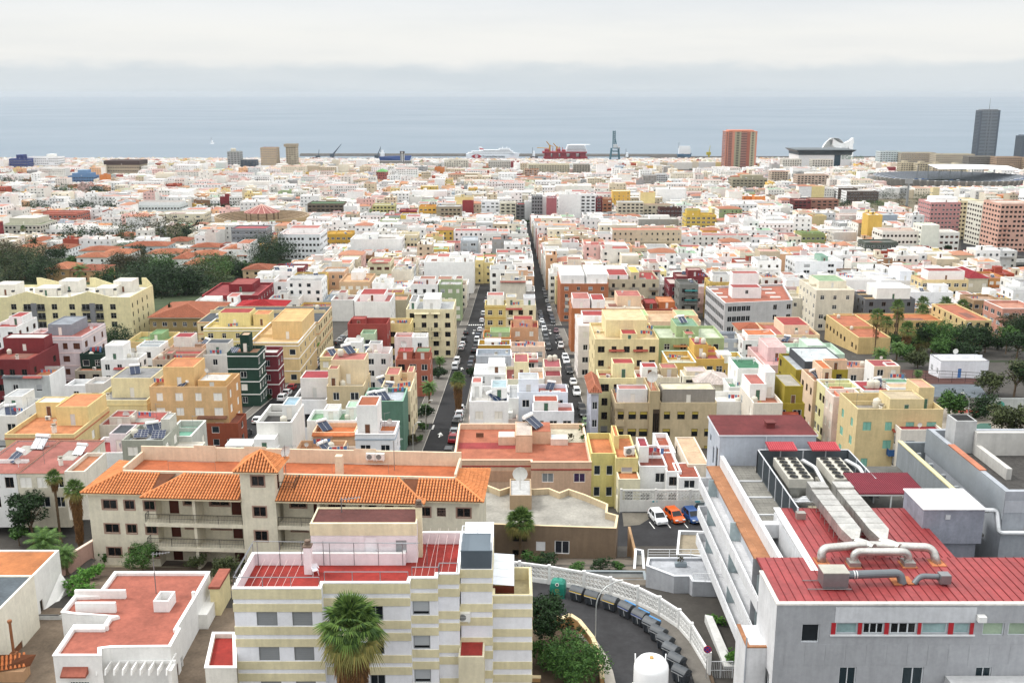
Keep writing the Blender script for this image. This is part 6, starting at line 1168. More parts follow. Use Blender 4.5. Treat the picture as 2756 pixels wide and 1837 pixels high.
# ---------------------------------------------------------------- road, curved lattice wall, containers, car park
ZR=101.25
def curve_pts(pts,crop,z):return [pz(*px(crop,*p),z) for p in pts]
WALLPX=[(180,858),(365,884),(560,910),(790,950),(965,992),(1145,1052),(1290,1125),(1420,1212),(1500,1305),(1618,1505)]
WP=curve_pts(WALLPX,'N3',ZR)
INNER=curve_pts([(180,985),(450,1095),(560,1130),(690,1170),(800,1240),(880,1300),(945,1400),(985,1500),(1000,1568),(1010,1640)],'N3',ZR)
b=MB(); outer=[p+Vector((.0,.0,0)) for p in WP]+[pz(*px('N3',1660,1640),ZR)]
poly=[(p.x,p.y,ZR-.004) for p in INNER[::-1]]+[(p.x,p.y,ZR-.004) for p in outer]
n=len(INNER); b=MB()
for i in range(n-1):
 t0,t1=i/(n-1)*(len(outer)-1),(i+1)/(n-1)*(len(outer)-1)
 f=lambda t:outer[min(int(t),len(outer)-2)].lerp(outer[min(int(t),len(outer)-2)+1],t-min(int(t),len(outer)-2))
 a,c=f(t0),f(t1); b.quad((INNER[i].x,INNER[i].y,ZR),(INNER[i+1].x,INNER[i+1].y,ZR),(c.x,c.y,ZR),(a.x,a.y,ZR))
struct('road',b,mat('road_asphalt','#38383a',.85,.38,scale=.55,bump=.3))
b=MB()
gp=[p for p in outer]; b.add([(-8,60,ZR-.05),(22,60,ZR-.05)]+[(p.x+.3,p.y+.3,ZR-.05) for p in gp[::-1]]+[(-8,95,ZR-.05)],[tuple(range(len(gp)+3))]); struct('terrain',b,mat('garden_soil','#5a4c3e',.95,.3,bump=.4))
def strip(name,pts,w0,w1,z,h,m,side=1,parent=None,tagk='structure'):
 b=MB(); q=[]
 for i,p in enumerate(pts):
  d=(pts[min(i+1,len(pts)-1)]-pts[max(0,i-1)]); nrm=Vector((-d.y,d.x,0)).normalized()*side; q.append((p+nrm*w0,p+nrm*w1))
 for(a,c),(a2,c2) in zip(q,q[1:]):b.add([(a.x,a.y,z),(c.x,c.y,z),(c2.x,c2.y,z),(a2.x,a2.y,z),(a.x,a.y,z+h),(c.x,c.y,z+h),(c2.x,c2.y,z+h),(a2.x,a2.y,z+h)],[(4,5,6,7),(0,1,5,4),(1,2,6,5),(2,3,7,6),(3,0,4,7)])
 o=b.build(name,m,parent)
 if tagk:o['kind']=tagk
 return o
strip('pavement',WP[3:]+[outer[-1]],-1.5,-.1,ZR,.12,PAVE)
strip('pavement',INNER[4:],-.9,.0,ZR,.12,mat('kerb_pale','#b3aea4',.9,.15))
def lattice_wall(name,pts,z0,label,base=.45,Ht=2.0,col='#e9e9e6',bs=.42,post=.3):
 e=empty(name,(pts[0].x,pts[0].y,z0),0,label,'wall'); o=Vector((pts[0].x,pts[0].y,0)); m=wallm(col)
 for i,p in enumerate(pts):
  b=MB(); b.box(p.x-o.x-post/2,p.x-o.x+post/2,p.y-o.y-post/2,p.y-o.y+post/2,-.3,Ht+.12); b.build('post',m,e)
 for a,c in zip(pts,pts[1:]):
  d=c-a; L=d.length; ang=math.atan2(d.y,d.x); p0=(a.x-o.x,a.y-o.y,0); b=MB(); b.box(post/2,L-post/2,-.1,.1,-.3,base); b.box(post/2,L-post/2,-.1,.1,Ht-.22,Ht); b.build('plinth',m,e,p0,ang)
  n=max(1,int((L-post)/bs)); s=(L-post)/n; mrow=max(1,round((Ht-.22-base)/bs)); hs=(Ht-.22-base)/mrow; b=MB()
  for k in range(n):
   for j in range(mrow):
    x,z=post/2+k*s,base+j*hs; t=.03; cx,cz=x+s/2,z+hs/2
    b.box(x,x+s,-.07,.07,z,z+t,bottom=False); b.box(x,x+t,-.07,.07,z+t,z+hs,bottom=False)
    for sx,sz in ((1,1),(1,-1)):
     p,q=Vector((cx-sx*s*.46,0,cz-sz*hs*.46)),Vector((cx+sx*s*.46,0,cz+sz*hs*.46)); w=Vector((-(q-p).z,0,(q-p).x)).normalized()*.02; y_=Vector((0,.06,0))
     b.add([p-w-y_,q-w-y_,q+w-y_,p+w-y_,p-w+y_,q-w+y_,q+w+y_,p+w+y_],[(0,1,2,3),(3,2,6,7),(1,0,4,5),(7,6,5,4)])
  tag(b.build('lattice_blocks',m,e,p0,ang),kind='stuff')
 return e
lattice_wall('lattice_wall',WP,ZR,'curved white breeze-block wall along the container road')
# recycling containers
def container(loc,rz,label,lid='#4b4f53',stripe=None,back=None):
 e=empty('waste_container',loc,rz,label,'container','grey waste containers along the curved wall'); body=mat('bin_grey','#3f444a',.55,.12,.1,spec=.4)
 b=MB(); b.add([(-.56,-.42,.14),(.56,-.42,.14),(.56,.42,.14),(-.56,.42,.14),(-.68,-.54,1.02),(.68,-.54,1.02),(.68,.54,1.02),(-.68,.54,1.02)],[(0,1,5,4),(1,2,6,5),(2,3,7,6),(3,0,4,7),(3,2,1,0)]); b.box(-.71,.71,-.57,.57,.98,1.06)
 for x in (-.4,0,.4):b.box(x-.03,x+.03,-.57,-.45,.2,.95)
 b.build('body',body,e); b=MB(); n=8; pr=[(-.56+1.12*k/n,1.06+.42*math.sin(math.pi*(k/n*.92+.06))) for k in range(n+1)]; vs=[(-.7,y_,z) for y_,z in pr]+[(.7,y_,z) for y_,z in pr]; m=n+1
 b.add(vs,[(k,m+k,m+k+1,k+1) for k in range(n)]+[tuple(range(n,-1,-1)),tuple(range(m,2*m))]); b.box(-.05,.05,-.1,.1,1.46,1.5); b.build('lid',mat('bin_lid_'+lid.lstrip('#'),lid,.5,.12,.1,spec=.4),e)
 for sx in (-1,1):b=MB(); b.box(sx*.74-.04,sx*.74+.04,-.2,.2,.85,.98); b.build('trunnion',body,e)
 b=MB(); b.tube([(-.62,-.62,1.0),(.62,-.62,1.0)],.025,6); b.build('handle',metalm('#b5b8ba'),e); b=MB(); b.bar((.1,-.58,.9),(.16,-.5,.3),.05); b.build('pedal_rod',trimm('#c9ccce'),e)
 if stripe:b=MB(); b.box(-.69,.69,-.585,-.55,1.0,1.07); b.build('stripe',trimm(stripe),e)
 if back:b=MB(); b.box(-.68,.68,.42,.6,1.06,1.3); b.build('rear_flap',trimm(back),e)
 for sx in (-1,1):
  for sy in (-1,1):b=MB(); b.T=Matrix.Translation((sx*.48,sy*.34,.08))@Matrix.Rotation(R(90),4,'Y'); b.cyl((0,0),.08,-.03,.03,8); b.build('castor',mat('tyre','#1b1b1c'),e)
BINS=[(752,1028),(850,1058),(972,1092),(1075,1138),(1165,1190),(1238,1245),(1288,1300),(1333,1355),(1372,1418),(1408,1488),(1438,1572)]
WORDS=['nearest the green igloo','second from the green igloo','third from the green igloo','fourth from the green igloo, first with a blue flap','fifth from the green igloo, blue flap','sixth from the green igloo, last with a blue flap','seventh from the green igloo','fifth from the near end','fourth from the near end','third from the near end','nearest the white tank']
BP=[pz(*px('N3',*p),ZR) for p in BINS]
for i,p in enumerate(BP):
 d=BP[min(i+1,10)]-BP[max(i-1,0)]; rz=math.atan2(d.y,d.x)
 while rz<-R(100):rz+=math.pi
 container((p.x,p.y+.3,ZR+.02),max(R(-48),rz),'grey domed waste container %s'%WORDS[i],['#4a4f54','#44494e','#50555a'][i%3],'#c9a83c' if i<3 else ('#3c4f8c' if i in (3,4) else None),'#4f86b8' if i in (3,4,5) else None)
def igloo(loc):
 e=empty('glass_igloo',loc,R(-12),'green glass recycling igloo at the head of the container row','container'); g=mat('igloo_green','#1f7f6c',.5,.15,.1,spec=.4)
 b=MB(); n=16; prof=[(.72,.05),(.8,.3),(.8,1.05),(.7,1.5),(.45,1.72),(.2,1.78)]; vs=[]
 for r_,z in prof:
  for k in range(n):t=2*math.pi*k/n; c_,s_=math.cos(t),math.sin(t); f=1/max(abs(c_),abs(s_))**.75; vs.append((r_*c_*f,r_*s_*f*.85,z))
 b.add(vs,[(i*n+k,i*n+(k+1)%n,(i+1)*n+(k+1)%n,(i+1)*n+k) for i in range(len(prof)-1) for k in range(n)]+[tuple((len(prof)-1)*n+k for k in range(n))]); b.build('body',g,e)
 for x in (-.0,):b=MB(); b.T=Matrix.Translation((x,-.62,1.45))@Matrix.Rotation(R(65),4,'X'); b.cyl((0,0),.17,-.02,.1,14,0); b.cyl((0,0),.12,.1,.11,14,1); b.build('mouth',[trimm('#d8d8d4'),trimm('#141414')],e)
 b=MB(); b.T=Matrix.Translation((0,-.70,.85))@Matrix.Rotation(R(90),4,'X')
 for k in range(20):t0,t1=k*.2856,(k+1)*.2856; b.add([(.2*math.cos(t0),.2*math.sin(t0),0),(.2*math.cos(t1),.2*math.sin(t1),0),(.15*math.cos(t1),.15*math.sin(t1),0),(.15*math.cos(t0),.15*math.sin(t0),0)],[(0,1,2,3)])
 b.add([(-.1,-.02,0),(.1,-.02,0),(.1,.02,0),(-.1,.02,0)],[(0,1,2,3)]); b.build('emblem',trimm('#a89a4a'),e); b=MB(); b.tube([(0,0,1.75),(0,0,1.95)],.03,6); b.tube([(-.1,0,1.95),(.1,0,1.95)],.03,6); b.build('lifting_ring',metalm('#777777'),e); b=MB(); b.box(-.82,.82,-.7,-.62,.0,.12); b.build('skirt',trimm('#16604f'),e)
igloo(pz(*px('N3',620,985),ZR))
# white tank in front
def tank():
 p=py(1250+1238/2.4614,1790,69.0); e=empty('white_tank',(p.x,69,99.5),0,'big white cylindrical liquid tank with domed top at the bottom edge','tank'); H=107.6-99.5; r_=1.34; m=mat('tank_white','#f0f1f2',.35,.05,.05,spec=.5); b=MB(); b.lathe((0,0,0),[(r_,0),(r_,H-.5),(r_*.98,H-.3),(r_*.9,H-.08),(r_*.72,H+.1),(r_*.4,H+.24),(r_*.05,H+.28)],40); b.build('shell',m,e,smooth=True)
 b=MB(); n=24; b.tube([(r_*.75*math.cos(2*math.pi*k/n),r_*.75*math.sin(2*math.pi*k/n),H+.13) for k in range(n+1)],.03,5); b.build('top_ring',m,e); b=MB(); b.cyl((0,0),.16,H+.25,H+.4,12); b.build('valve',metalm('#c9a060'),e)
 for a in (2.6,.5):b=MB(); b.bar((r_*math.cos(a),r_*math.sin(a),H-.6),(r_*1.02*math.cos(a),r_*1.02*math.sin(a),H+.25),.09); b.build('lifting_lug',m,e)
 b=MB(); b.box(-r_-.06,-r_+.02,-.3,.3,H-2.2,H-2.0); b.build('bracket',m,e)
tank()
# street lamp, no-stopping sign
def lamp(loc,h,reach,rz,label,m=None):
 e=empty('street_lamp',loc,rz,label,'street lamp','street lamps'); g=m or metalm('#b4b7b6',.45,.5); b=MB(); pts=[(0,0,0),(0,0,h*.55),(.02,0,h*.75),(.35*reach,0,h*.93),(reach,0,h)]; b.tube(elbow(pts,h*.18),.06,8,0); b.build('pole',g,e); b=MB(); b.box(reach-.1,reach+.55,-.1,.1,h-.06,h+.06); b.build('lamp_head',trimm('#c9c9c4'),e); b=MB(); b.cyl((0,0),.11,0,.7,10); b.build('base',g,e)
lamp(tuple(pz(*px('N3',866,1335),ZR)),6.3,2.0,R(18),'curved grey street lamp on the inner kerb of the container road')
def sign():
 p=pz(*px('N3',1600,1540),ZR); e=empty('road_sign',tuple(p),R(-8),'round blue and red no-stopping sign on a post by the curved wall','sign'); b=MB(); b.tube([(0,0,0),(0,0,3.1)],.035,8); b.build('post',metalm('#a9abad'),e); b=MB(); b.T=Matrix.Translation((0,-.05,2.85))@Matrix.Rotation(R(90),4,'X'); b.cyl((0,0),.34,0,.02,24,0); b.cyl((0,0),.27,.02,.026,24,1); b.T=b.T@Matrix.Rotation(R(45),4,'Z'); b.box(-.29,.29,-.035,.035,.026,.03,0); b.box(-.035,.035,-.29,.29,.027,.032,0); b.T=None; b.build('disc',[trimm('#b3202a'),trimm('#24408c')],e); b=MB(); b.box(-.3,.3,-.07,-.05,2.2,2.42); b.build('plate',trimm('#d9d9d4'),e)
sign()
# planted beds with ochre walls inside the bend
OCH=lambda:wallm('#b98a52')
bedp=curve_pts([(455,1115),(530,1145),(640,1200),(700,1175),(760,1215),(800,1265),(850,1330),(880,1420),(900,1500),(912,1600)],'N3',ZR)
e=empty('garden_wall',tuple(bedp[0]),0,'stepped ochre garden wall with planters inside the road bend','wall')
for i,(a,c) in enumerate(zip(bedp,bedp[1:])):
 d=c-a; b=MB(); b.box(0,d.length,-.14,.14,-.4,.9-.0*i); o_=b.build('wall_section',OCH(),e,(a.x-bedp[0].x,a.y-bedp[0].y,0),math.atan2(d.y,d.x)); b=MB(); b.box(-.02,d.length+.02,-.2,.2,.9,1.0); b.build('coping',trimm('#d8c49c'),e,(a.x-bedp[0].x,a.y-bedp[0].y,0),math.atan2(d.y,d.x))
p=pz(*px('N3',180,1560),ZR-1.0); b=MB(); b.box(0,4.2,0,.3,-1,1.3); e=empty('terrace_wall',(p.x,p.y-1.5,ZR-1),0,'ochre terrace wall at the foot of the striped wing','wall'); b.build('wall',OCH(),e); b=MB(); b.box(-.05,4.25,-.05,.35,1.3,1.4); b.build('coping',trimm('#d8c49c'),e)
tree(tuple(pz(*px('N3',580,1330),ZR-.3)),2.1,4.6,'dark','dark round tree in the bed nearer the striped wing',1,5200,.2,hr=1.9)
tree(tuple(pz(*px('N3',690,1560),ZR-.3)),2.9,4.3,'mid','wide green bushy tree in the bed by the road bend',2,8200,.17,hr=2.2)
shrub(tuple(pz(*px('N3',480,1420),ZR)),.9,2.0,'mid','small shrub between the two garden trees',3,900,.2)
for i,(x,y_) in enumerate(((770,1255),(880,1400),(900,1470))):shrub(tuple(pz(*px('N3',x,y_),ZR+.4)),.5,.9,'olive',['grassy tuft in the planter by the lamp','low planter greenery along the kerb','low planter greenery nearest the tank'][i],i,400,.14)
# car park
ZP=92.75
b=MB(); q=pxz('N3',[(1010,660),(1420,660),(1640,640),(1640,425),(1030,430)],ZP); b.add([(p.x,p.y,ZP) for p in q],[tuple(range(5))]); struct('car_park',b,mat('park_asphalt','#2f2f31',.9,.3,bump=.3))
b=MB(); q=pxz('N3',[(1055,530),(1160,520),(1240,470),(1240,440),(1045,440)],ZP+.006); b.add([(p.x,p.y,ZP+.006) for p in q],[tuple(range(5))]); struct('concrete_pad',b,mat('pad','#6f6a60',.95,.25))
b=MB()
for x0,y0,x1,y1 in ((1225,500,1260,545),(1320,480,1365,540),(1430,480,1480,540)):a,c=pz(*px('N3',x0,y0),ZP+.01),pz(*px('N3',x1,y1),ZP+.01); w=Vector((.06,0,0)); b.quad(a-w,c-w,c+w,a+w)
struct('bay_lines',b,PAINT)
for i,(x,y_,c_,k,rz,l) in enumerate(((1285,505,'#e4e6e8','hatch',.22,'white hatchback parked nose-out in the small car park'),(1393,495,'#d4570f','hatch',.3,'bright orange hatchback between the white and the blue car'),(1512,495,'#24487f','hatch',.22,'metallic blue hatchback beside the orange one'),(1600,488,'#1d2a30','suv',.2,'dark teal car at the right end of the small car park'))):
 p=pz(*px('N3',x,y_),ZP); car((p.x,p.y+.6,ZP+.01),rz,c_,k,l,'cars in the small car park')
pp=[pz(*px('N3',x,432),ZP) for x in (1035,1262,1490,1720)]; yv=pp[0].y; pp=[Vector((p.x,yv,ZP)) for p in pp]
e=lattice_wall('lattice_wall',pp,ZP,'straight white breeze-block wall behind the small car park',1.7,3.3,'#dcdcd6',.45)
for i,x in enumerate((4.4,10.4)):b=MB(); b.box(x,x+.7,-.14,-.11,1.45,1.65); b.build('blue_plate',trimm('#2f9aa8'),e)
# ---------------------------------------------------------------- left foreground
def at_tree(crop,x,yb,yt,rpx,kind,label,seed=0,n=2600,leaf=.3,**k):
 u,v=px(crop,x,yb); p=pg(u,v); h=py(*px(crop,x,yt),p.y).z-p.z; s=CROPS[crop][2]; r=rpx/s*(p.y*_c+(CAMZ-p.z)*_s)/F
 return tree(tuple(p),r,max(h,r*1.1),kind,label,seed,n,leaf,**k)
def at_palm(crop,x,yb,yt,rpx,label,seed=0,date=False,skirt=0,skl=1.0,**k):
 u,v=px(crop,x,yb); p=pg(u,v); s=CROPS[crop][2]; r=rpx/s*(p.y*_c+(CAMZ-p.z)*_s)/F; h=py(*px(crop,x,yt),p.y).z-p.z
 return date_palm(tuple(p),h,r,label,seed,**k) if date else fan_palm(tuple(p),h,r,label,seed,skirt,skl,**k)
pp=py(*px('N2',850,1200),66.5)
fan_palm((pp.x,66.5,99.8),pp.z-99.8,2.8,'large fan palm with brown leaf skirt in front of the striped block',0,110,1.1,nf=50,blades=26,tr=.34)
def blockz(name,label,cat,x0,x1,y0,y1,z0,z1,wall,roof,par=.25,rim=None,**k):return polyb(name,label,cat,[(x0,y0),(x1,y0),(x1,y1),(x0,y1)],z0,z1,wall,roof,par,rim,**k)
blockz('house','house with blue-grey flat roof cut by the left picture edge','house',-58,-44.5,73,85.4,99,106.5,'#e6dfcd','#5c676f',.12,None,ops={1:[(3,3.4,4.3,5.2,('two','#e9e9e7','#20262c')),(7.5,.5,9.0,2.8,('door','#7a5a44','#7a5038'))]},group='houses of the town')
blockz('house','white house with orange flat roof behind the blue-grey roofed house','house',-60,-45.6,86,93,98,105.4,'#eceae6','#c9763f',.12,None,ops={1:[(2.0,3,2.6,4.4,('one','#8f7a6c','#2a2422'))]},group='houses of the town')
def court(name,x0,x1,y0,y1,col):
 b=MB(); ys=[y0+(y1-y0)*k/8 for k in range(9)]
 for a,c in zip(ys,ys[1:]):b.quad((x0,a,G(a)+.03),(x1,a,G(a)+.03),(x1,c,G(c)+.03),(x0,c,G(c)+.03))
 struct(name,b,mat(name+col[1:],col,.9,.35,scale=1.4,bump=.3))
court('courtyard',-46,-21.6,58,99,'#77695a'); court('courtyard',3,21,95.5,111,'#6b6359'); court('courtyard',-48,-31,99,119,'#5d5044')
e=empty('stepped_wall',(-45.55,86,98.5),0,'white stepped side wall beside the orange flat roof','wall')
b=MB(); b.add([(0,.3,0),(.7,.3,0),(.7,6.6,0),(0,6.6,0),(0,.3,1.6),(.7,.3,1.4),(.7,6.6,3.4),(0,6.6,4.6)],[(0,1,5,4),(1,2,6,5),(2,3,7,6),(3,0,4,7),(4,5,6,7)]); b.build('wall',wallm('#eceae6'),e)
a,c=pz(*px('N1',228,985),99.2),pz(*px('N1',640,725),99.2); d=c-a; e=empty('garden_wall',tuple(a),math.atan2(d.y,d.x),'long pink garden wall leading to the tiled building','wall'); b=MB(); b.box(0,d.length,0,.25,-.6,1.9); b.build('wall',wallm('#cfa392'),e); b=MB(); b.box(0,d.length,-.05,.3,1.9,2.02); b.build('coping',trimm('#e2c9b8'),e)
b=MB(); q=pxz('N1',[(230,1040),(420,985),(640,750),(600,740)],99.3); b.add([(p.x,p.y,99.3) for p in q],[(0,1,2,3)]); struct('path',b,mat('path_dark','#55524e',.95,.2))
b=MB(); q=pxz('N1',[(265,1400),(330,1265),(418,1262),(400,1395)],100.4); b.add([(p.x,p.y,100.4) for p in q],[(0,1,2,3)]); struct('artificial_lawn',b,mat('astro','#1f7a52',.95,.15))
q=pxz('N1',[(240,1120),(415,1110)],101.5); blockz('yard_wall','low white translucent yard screen left of the white pergola house','wall',q[0].x,q[1].x,q[0].y-.2,q[0].y,99.6,101.6,'#d5d8d6','#d5d8d6',.05)
e=empty('house',(-48,66.5,99),0,'corner of an orange tiled roof with brown chimney pipe at the bottom left','house','houses of the town'); t=MB(); p0,p1,p2,p3=[pz(*px('N1',*p),z)-Vector((-48,66.5,99)) for p,z in (((-60,1500),102),((200,1455),102),((-60,1380),102.8),((240,1378),102.8))]; tile_plane(t,p0,p1,p2,p3); tag(t.build('roof_tiles',[tilem('#c97a4a'),roofm('#7a4426')],e),kind='stuff'); b=MB(); b.box(p0.x,p1.x-.3,p0.y+.3,p2.y,0,2.9); b.build('wall',wallm('#c99a70'),e); ch=pz(*px('N1',95,1400),102.4)-Vector((-48,66.5,99)); b=MB(); b.box(ch.x-.28,ch.x+.28,ch.y-.28,ch.y+.28,ch.z-1,ch.z+.5); b.cyl((ch.x,ch.y),.12,ch.z+.5,ch.z+3.4,10); b.cyl((ch.x,ch.y),.19,ch.z+3.4,ch.z+3.6,10); b.build('chimney',mat('brown_pipe','#8a5a3c',.8,.2),e)
hh('N1',108,435,182,45,5.6,'#ddd5be','#b0675a','cream house with low pinkish roof left of the tiled building',y=124,par=.1,nf=3,win='sh',D=13,items=[('ant',.3,.3)],rim='#8f5a4c')
hh('N1',-200,106,182,45,5.6,'#e9e8e6','#b0675a','white house with pinkish roof at the left edge behind the palms',y=124,par=.1,nf=3,D=13,items=[('sol',.75,.7),('dish',.85,.2)],rim='#8f5a4c')
hh('N1',425,560,168,140,4.6,'#e2dccb','#c47a52','low white terrace with railing between the pinkish roof and the tiled building',y=120,par=.5,nf=1,D=7)
at_palm('N1',405,640,205,62,'tall slim fan palm left of the tiled building',1,skirt=26,skl=.5,tr=.2)
at_palm('N1',545,752,285,80,'stout fan palm with thick hanging brown skirt beside the tiled building',2,skirt=150,skl=2.4,tr=.4)
at_palm('N1',310,800,640,150,'low date palm in the garden left of the skirted palm',0,date=True)
at_palm('N1',440,850,720,105,'dark drooping date palm at the foot of the skirted palm',1,date=True)
at_palm('N1',-25,560,290,120,'date palm fronds at the left picture edge',0,date=True)
at_tree('N1',225,660,330,140,'dark','dark leafy garden tree behind the tall slim palm',1,4200,.26)
at_tree('N1',130,660,520,70,'mid','small garden tree at the left of the dark leafy tree',2,1500,.24)
at_tree('N1',330,480,340,70,'dark','dark tree in front of the cream house wall',3,1800,.26)
def at_shrub(crop,x,yb,yt,rpx,kind,label,seed=0,n=1800,leaf=.2):
 p=pg(*px(crop,x,yb)); r=rpx/CROPS[crop][2]*(p.y*_c+(CAMZ-p.z)*_s)/F; shrub(tuple(p),r,max(.6,py(*px(crop,x,yt),p.y).z-p.z),kind,label,seed,n,leaf)
at_shrub('N1',945,835,660,150,'mid','big flowering oleander bush before the tiled building',1,4200,.17)
at_shrub('N1',1310,820,705,80,'olive','grey-green bush left of the entrance steps',2,2000,.16)
at_shrub('N1',1495,905,725,115,'olive','grey-green bush right of the entrance steps',3,2800,.17)
at_shrub('N1',690,790,690,38,'mid','small plant at the corner of the tiled building',0,700,.18)
for i,(x,yb,yt) in enumerate(((500,985,880),(560,940,820),(620,880,780),(545,990,925))):at_shrub('N1',x,yb,yt,92,'fresh',['bright green hedge bush nearest the pink wall gate','bright green hedge bush in the middle of the pink wall','bright green hedge bush nearest the tiled building','bright green hedge bush over the iron fence'][i],i,1500,.2)
at_palm('N3',370,745,500,112,'bushy fan palm in front of the brown building',1,nf=52,blades=20,tr=.22)
at_tree('N3',290,700,560,70,'mid','leafy shrub tree left of the bushy fan palm',4,1800,.22)
for i,(x,yb,yt,r_) in enumerate(((440,780,705,80),(560,800,715,90),(740,830,770,80),(900,825,745,90),(1020,820,765,60))):at_shrub('N3',x,yb,yt,r_,'dark' if i%2 else 'mid',['dark garden bush below the palm of the brown building','garden bush under the white window of the brown building','garden bush behind the middle of the curved wall','ferny bush at the right of the brown building','small bush at the right corner of the brown building'][i],i,1500,.2)
# grey terraces between the curved wall and the hospital
q=pxz('N3',[(1205,792),(1390,862),(1490,862),(1512,897),(1760,905),(1760,770),(1640,738),(1215,738)],102.7)
e=polyb('terrace_house','pale grey terrace house with railings between the curved wall and the hospital','house',[(p.x,p.y) for p in q],97,102.7,'#a9adb3','#c3c7cd',.25,'#d6d9dd'); o=q[0]
b=MB(); railing(b,[(p.x-o.x,p.y-o.y,5.75) for p in (q[7],q[6])],.9,2,.03,mid=2); b.build('railing',trimm('#e4e6e8'),e); b=MB(); railing(b,[(p.x-o.x,p.y-o.y,5.75) for p in (q[3],q[4])],.9,1.2,.03,bars=.2); b.build('railing',trimm('#e4e6e8'),e)
p=pz(*px('N3',1435,800),102.5); b=MB(); b.box(p.x-o.x-.6,p.x-o.x+.6,p.y-o.y,p.y-o.y+.5,5.5,5.9); b.build('planter',trimm('#7f8a90'),e); shrub((p.x,p.y+.25,102.9),.5,.7,'brown','dry plant in the grey planter on the terrace house',1,300,.13)
q=pxz('N3',[(780,890),(1205,892),(1195,828),(790,825)],99.6); polyb('lean_to','low slate-grey flat roof behind the middle of the curved wall','shed',[(p.x,p.y) for p in q],96,99.6,'#6f777c','#7d7f7c',.15,'#8a9296')
q=pxz('N3',[(1405,720),(1500,722),(1600,735),(1600,565),(1420,560)],97.2); polyb('yard_house','low grey and cream flat-roofed annex between the car park and the terrace house','annex',[(p.x,p.y) for p in q],92,97.2,'#c3c8cd','#a89a80',.4,'#dfe2e5')
q=pxz('N3',[(1120,820),(1195,822),(1185,690),(1130,680)],98.5); polyb('side_yard','narrow grey yard wall with white coping left of the terrace house','wall',[(p.x,p.y) for p in q],94,98.5,'#9fa4a8','#a9a59c',.5,'#d9dbdd')
a,c=pz(*px('N3',1080,640),95.5),pz(*px('N3',1135,760),97.5); d=c-a; b=MB(); b.box(0,(d.xy).length,0,.3,-3,2.2); e=empty('yard_wall',tuple(a),math.atan2(d.y,d.x),'tan yard wall descending beside the brown building','wall'); b.build('wall',wallm('#b08a62'),e)
e=empty('ramp_wall',tuple(pz(*px('N3',1600,1230),101)),0,'white sloping ramp wall below the hospital balconies','wall'); o=e.location.copy(); q=[pz(*px('N3',*p),101)-o for p in ((1590,1170),(1640,1180),(1790,1470),(1720,1470))]; b=MB(); b.add([(p.x,p.y,-3) for p in q]+[(q[0].x,q[0].y,.9),(q[1].x,q[1].y,.9),(q[2].x,q[2].y,.2),(q[3].x,q[3].y,.2)],[(4,7,6,5),(0,3,7,4),(3,2,6,7),(2,1,5,6),(1,0,4,5)]); b.build('wall',wallm('#d6d6d2'),e)
p=pz(*px('N3',1665,1230),100.2); b=MB(); b.lathe((0,0,0),[(.3,0),(.5,.55),(.55,.6)],14); e=empty('plant_pot',tuple(p),0,'terracotta pot with leafy plant below the hospital','plant pot'); b.build('pot',mat('terracotta_pot','#a8603f',.8,.15),e); link('plant',crown_mesh('fresh',2,900,.5,.8,8),e,(0,0,1.3),0,(.95,.95,.95))
shrub(tuple(pz(*px('N4',300,1470),100.5)),.95,1.7,'fresh','clipped round yellow-green bush beside the hospital wall',5,2200,.12)
e=empty('gate',tuple(pz(*px('N4',205,1540),100.8)),0,'white barred gate at the end of the curved wall','gate'); b=MB(); railing(b,[(-.9,0,0),(1.2,0,0)],1.7,1.1,.03,bars=.14); b.build('bars',trimm('#dadcde'),e)
# ---------------------------------------------------------------- mid-distance buildings with shapes of their own
def office():
 c=pg(*px('D',380,410),13.5); z=c.z; q=pxz('D',[(140,420),(630,400),(560,280),(0,300)],z); H=15; D4=('two','#b9bcbe','#14181c'); L0,L3=(q[1]-q[0]).length,(q[0]-q[3]).length; ops={0:[],3:[]}
 for s in range(4):
  zz=H-2.9-s*3.3
  for k in range(5):ops[0].append((1.0+k*1.55,zz,2.45+k*1.55,zz+1.75,D4));
  ops[0].append((L0-6.5,zz,L0-5.2,zz+1.75,D4)); ops[0].append((L0-1.9,zz,L0-.4,zz+1.75,D4)); n=int(L3/2.2)
  for k in range(n):ops[3].append((k*2.2+.25,zz,k*2.2+2.2,zz+1.75,D4))
 e=polyb('office_building','large pale grey office building with window ribbons and terracotta roof','office building',[(p.x,p.y) for p in q],z-H,z,'#c2c3c2','#b8674f',.7,'#e6e6e6',ops); o=q[0]
 L=lambda a,b_:pz(*px('D',a,b_),z-.7)-o
 for k,s in ((20,325),(50,355),(85,383),(410,325),(435,353),(470,383)):p=L(k,s); b=MB(); b.box(p.x,p.x+3.3,p.y,p.y+.8,H-.7,H-.3); b.build('skylight',trimm('#e6e2de'),e)
 a,c_=L(190,385),L(400,385); hut(e,a.x,c_.x,a.y,a.y+6,H-.7,3.6,'#ecebea','#a83c38',win=True,door=False); a,c_=L(190,330),L(380,330); hut(e,a.x,c_.x,a.y,a.y+5,H-.7,6.0,'#eeedec','#b05048',door=False)
 HOUSES.append((e,q[3].x,q[0].y,q[1].x-q[3].x,q[2].y-q[0].y,H,0,'','',4))
office()
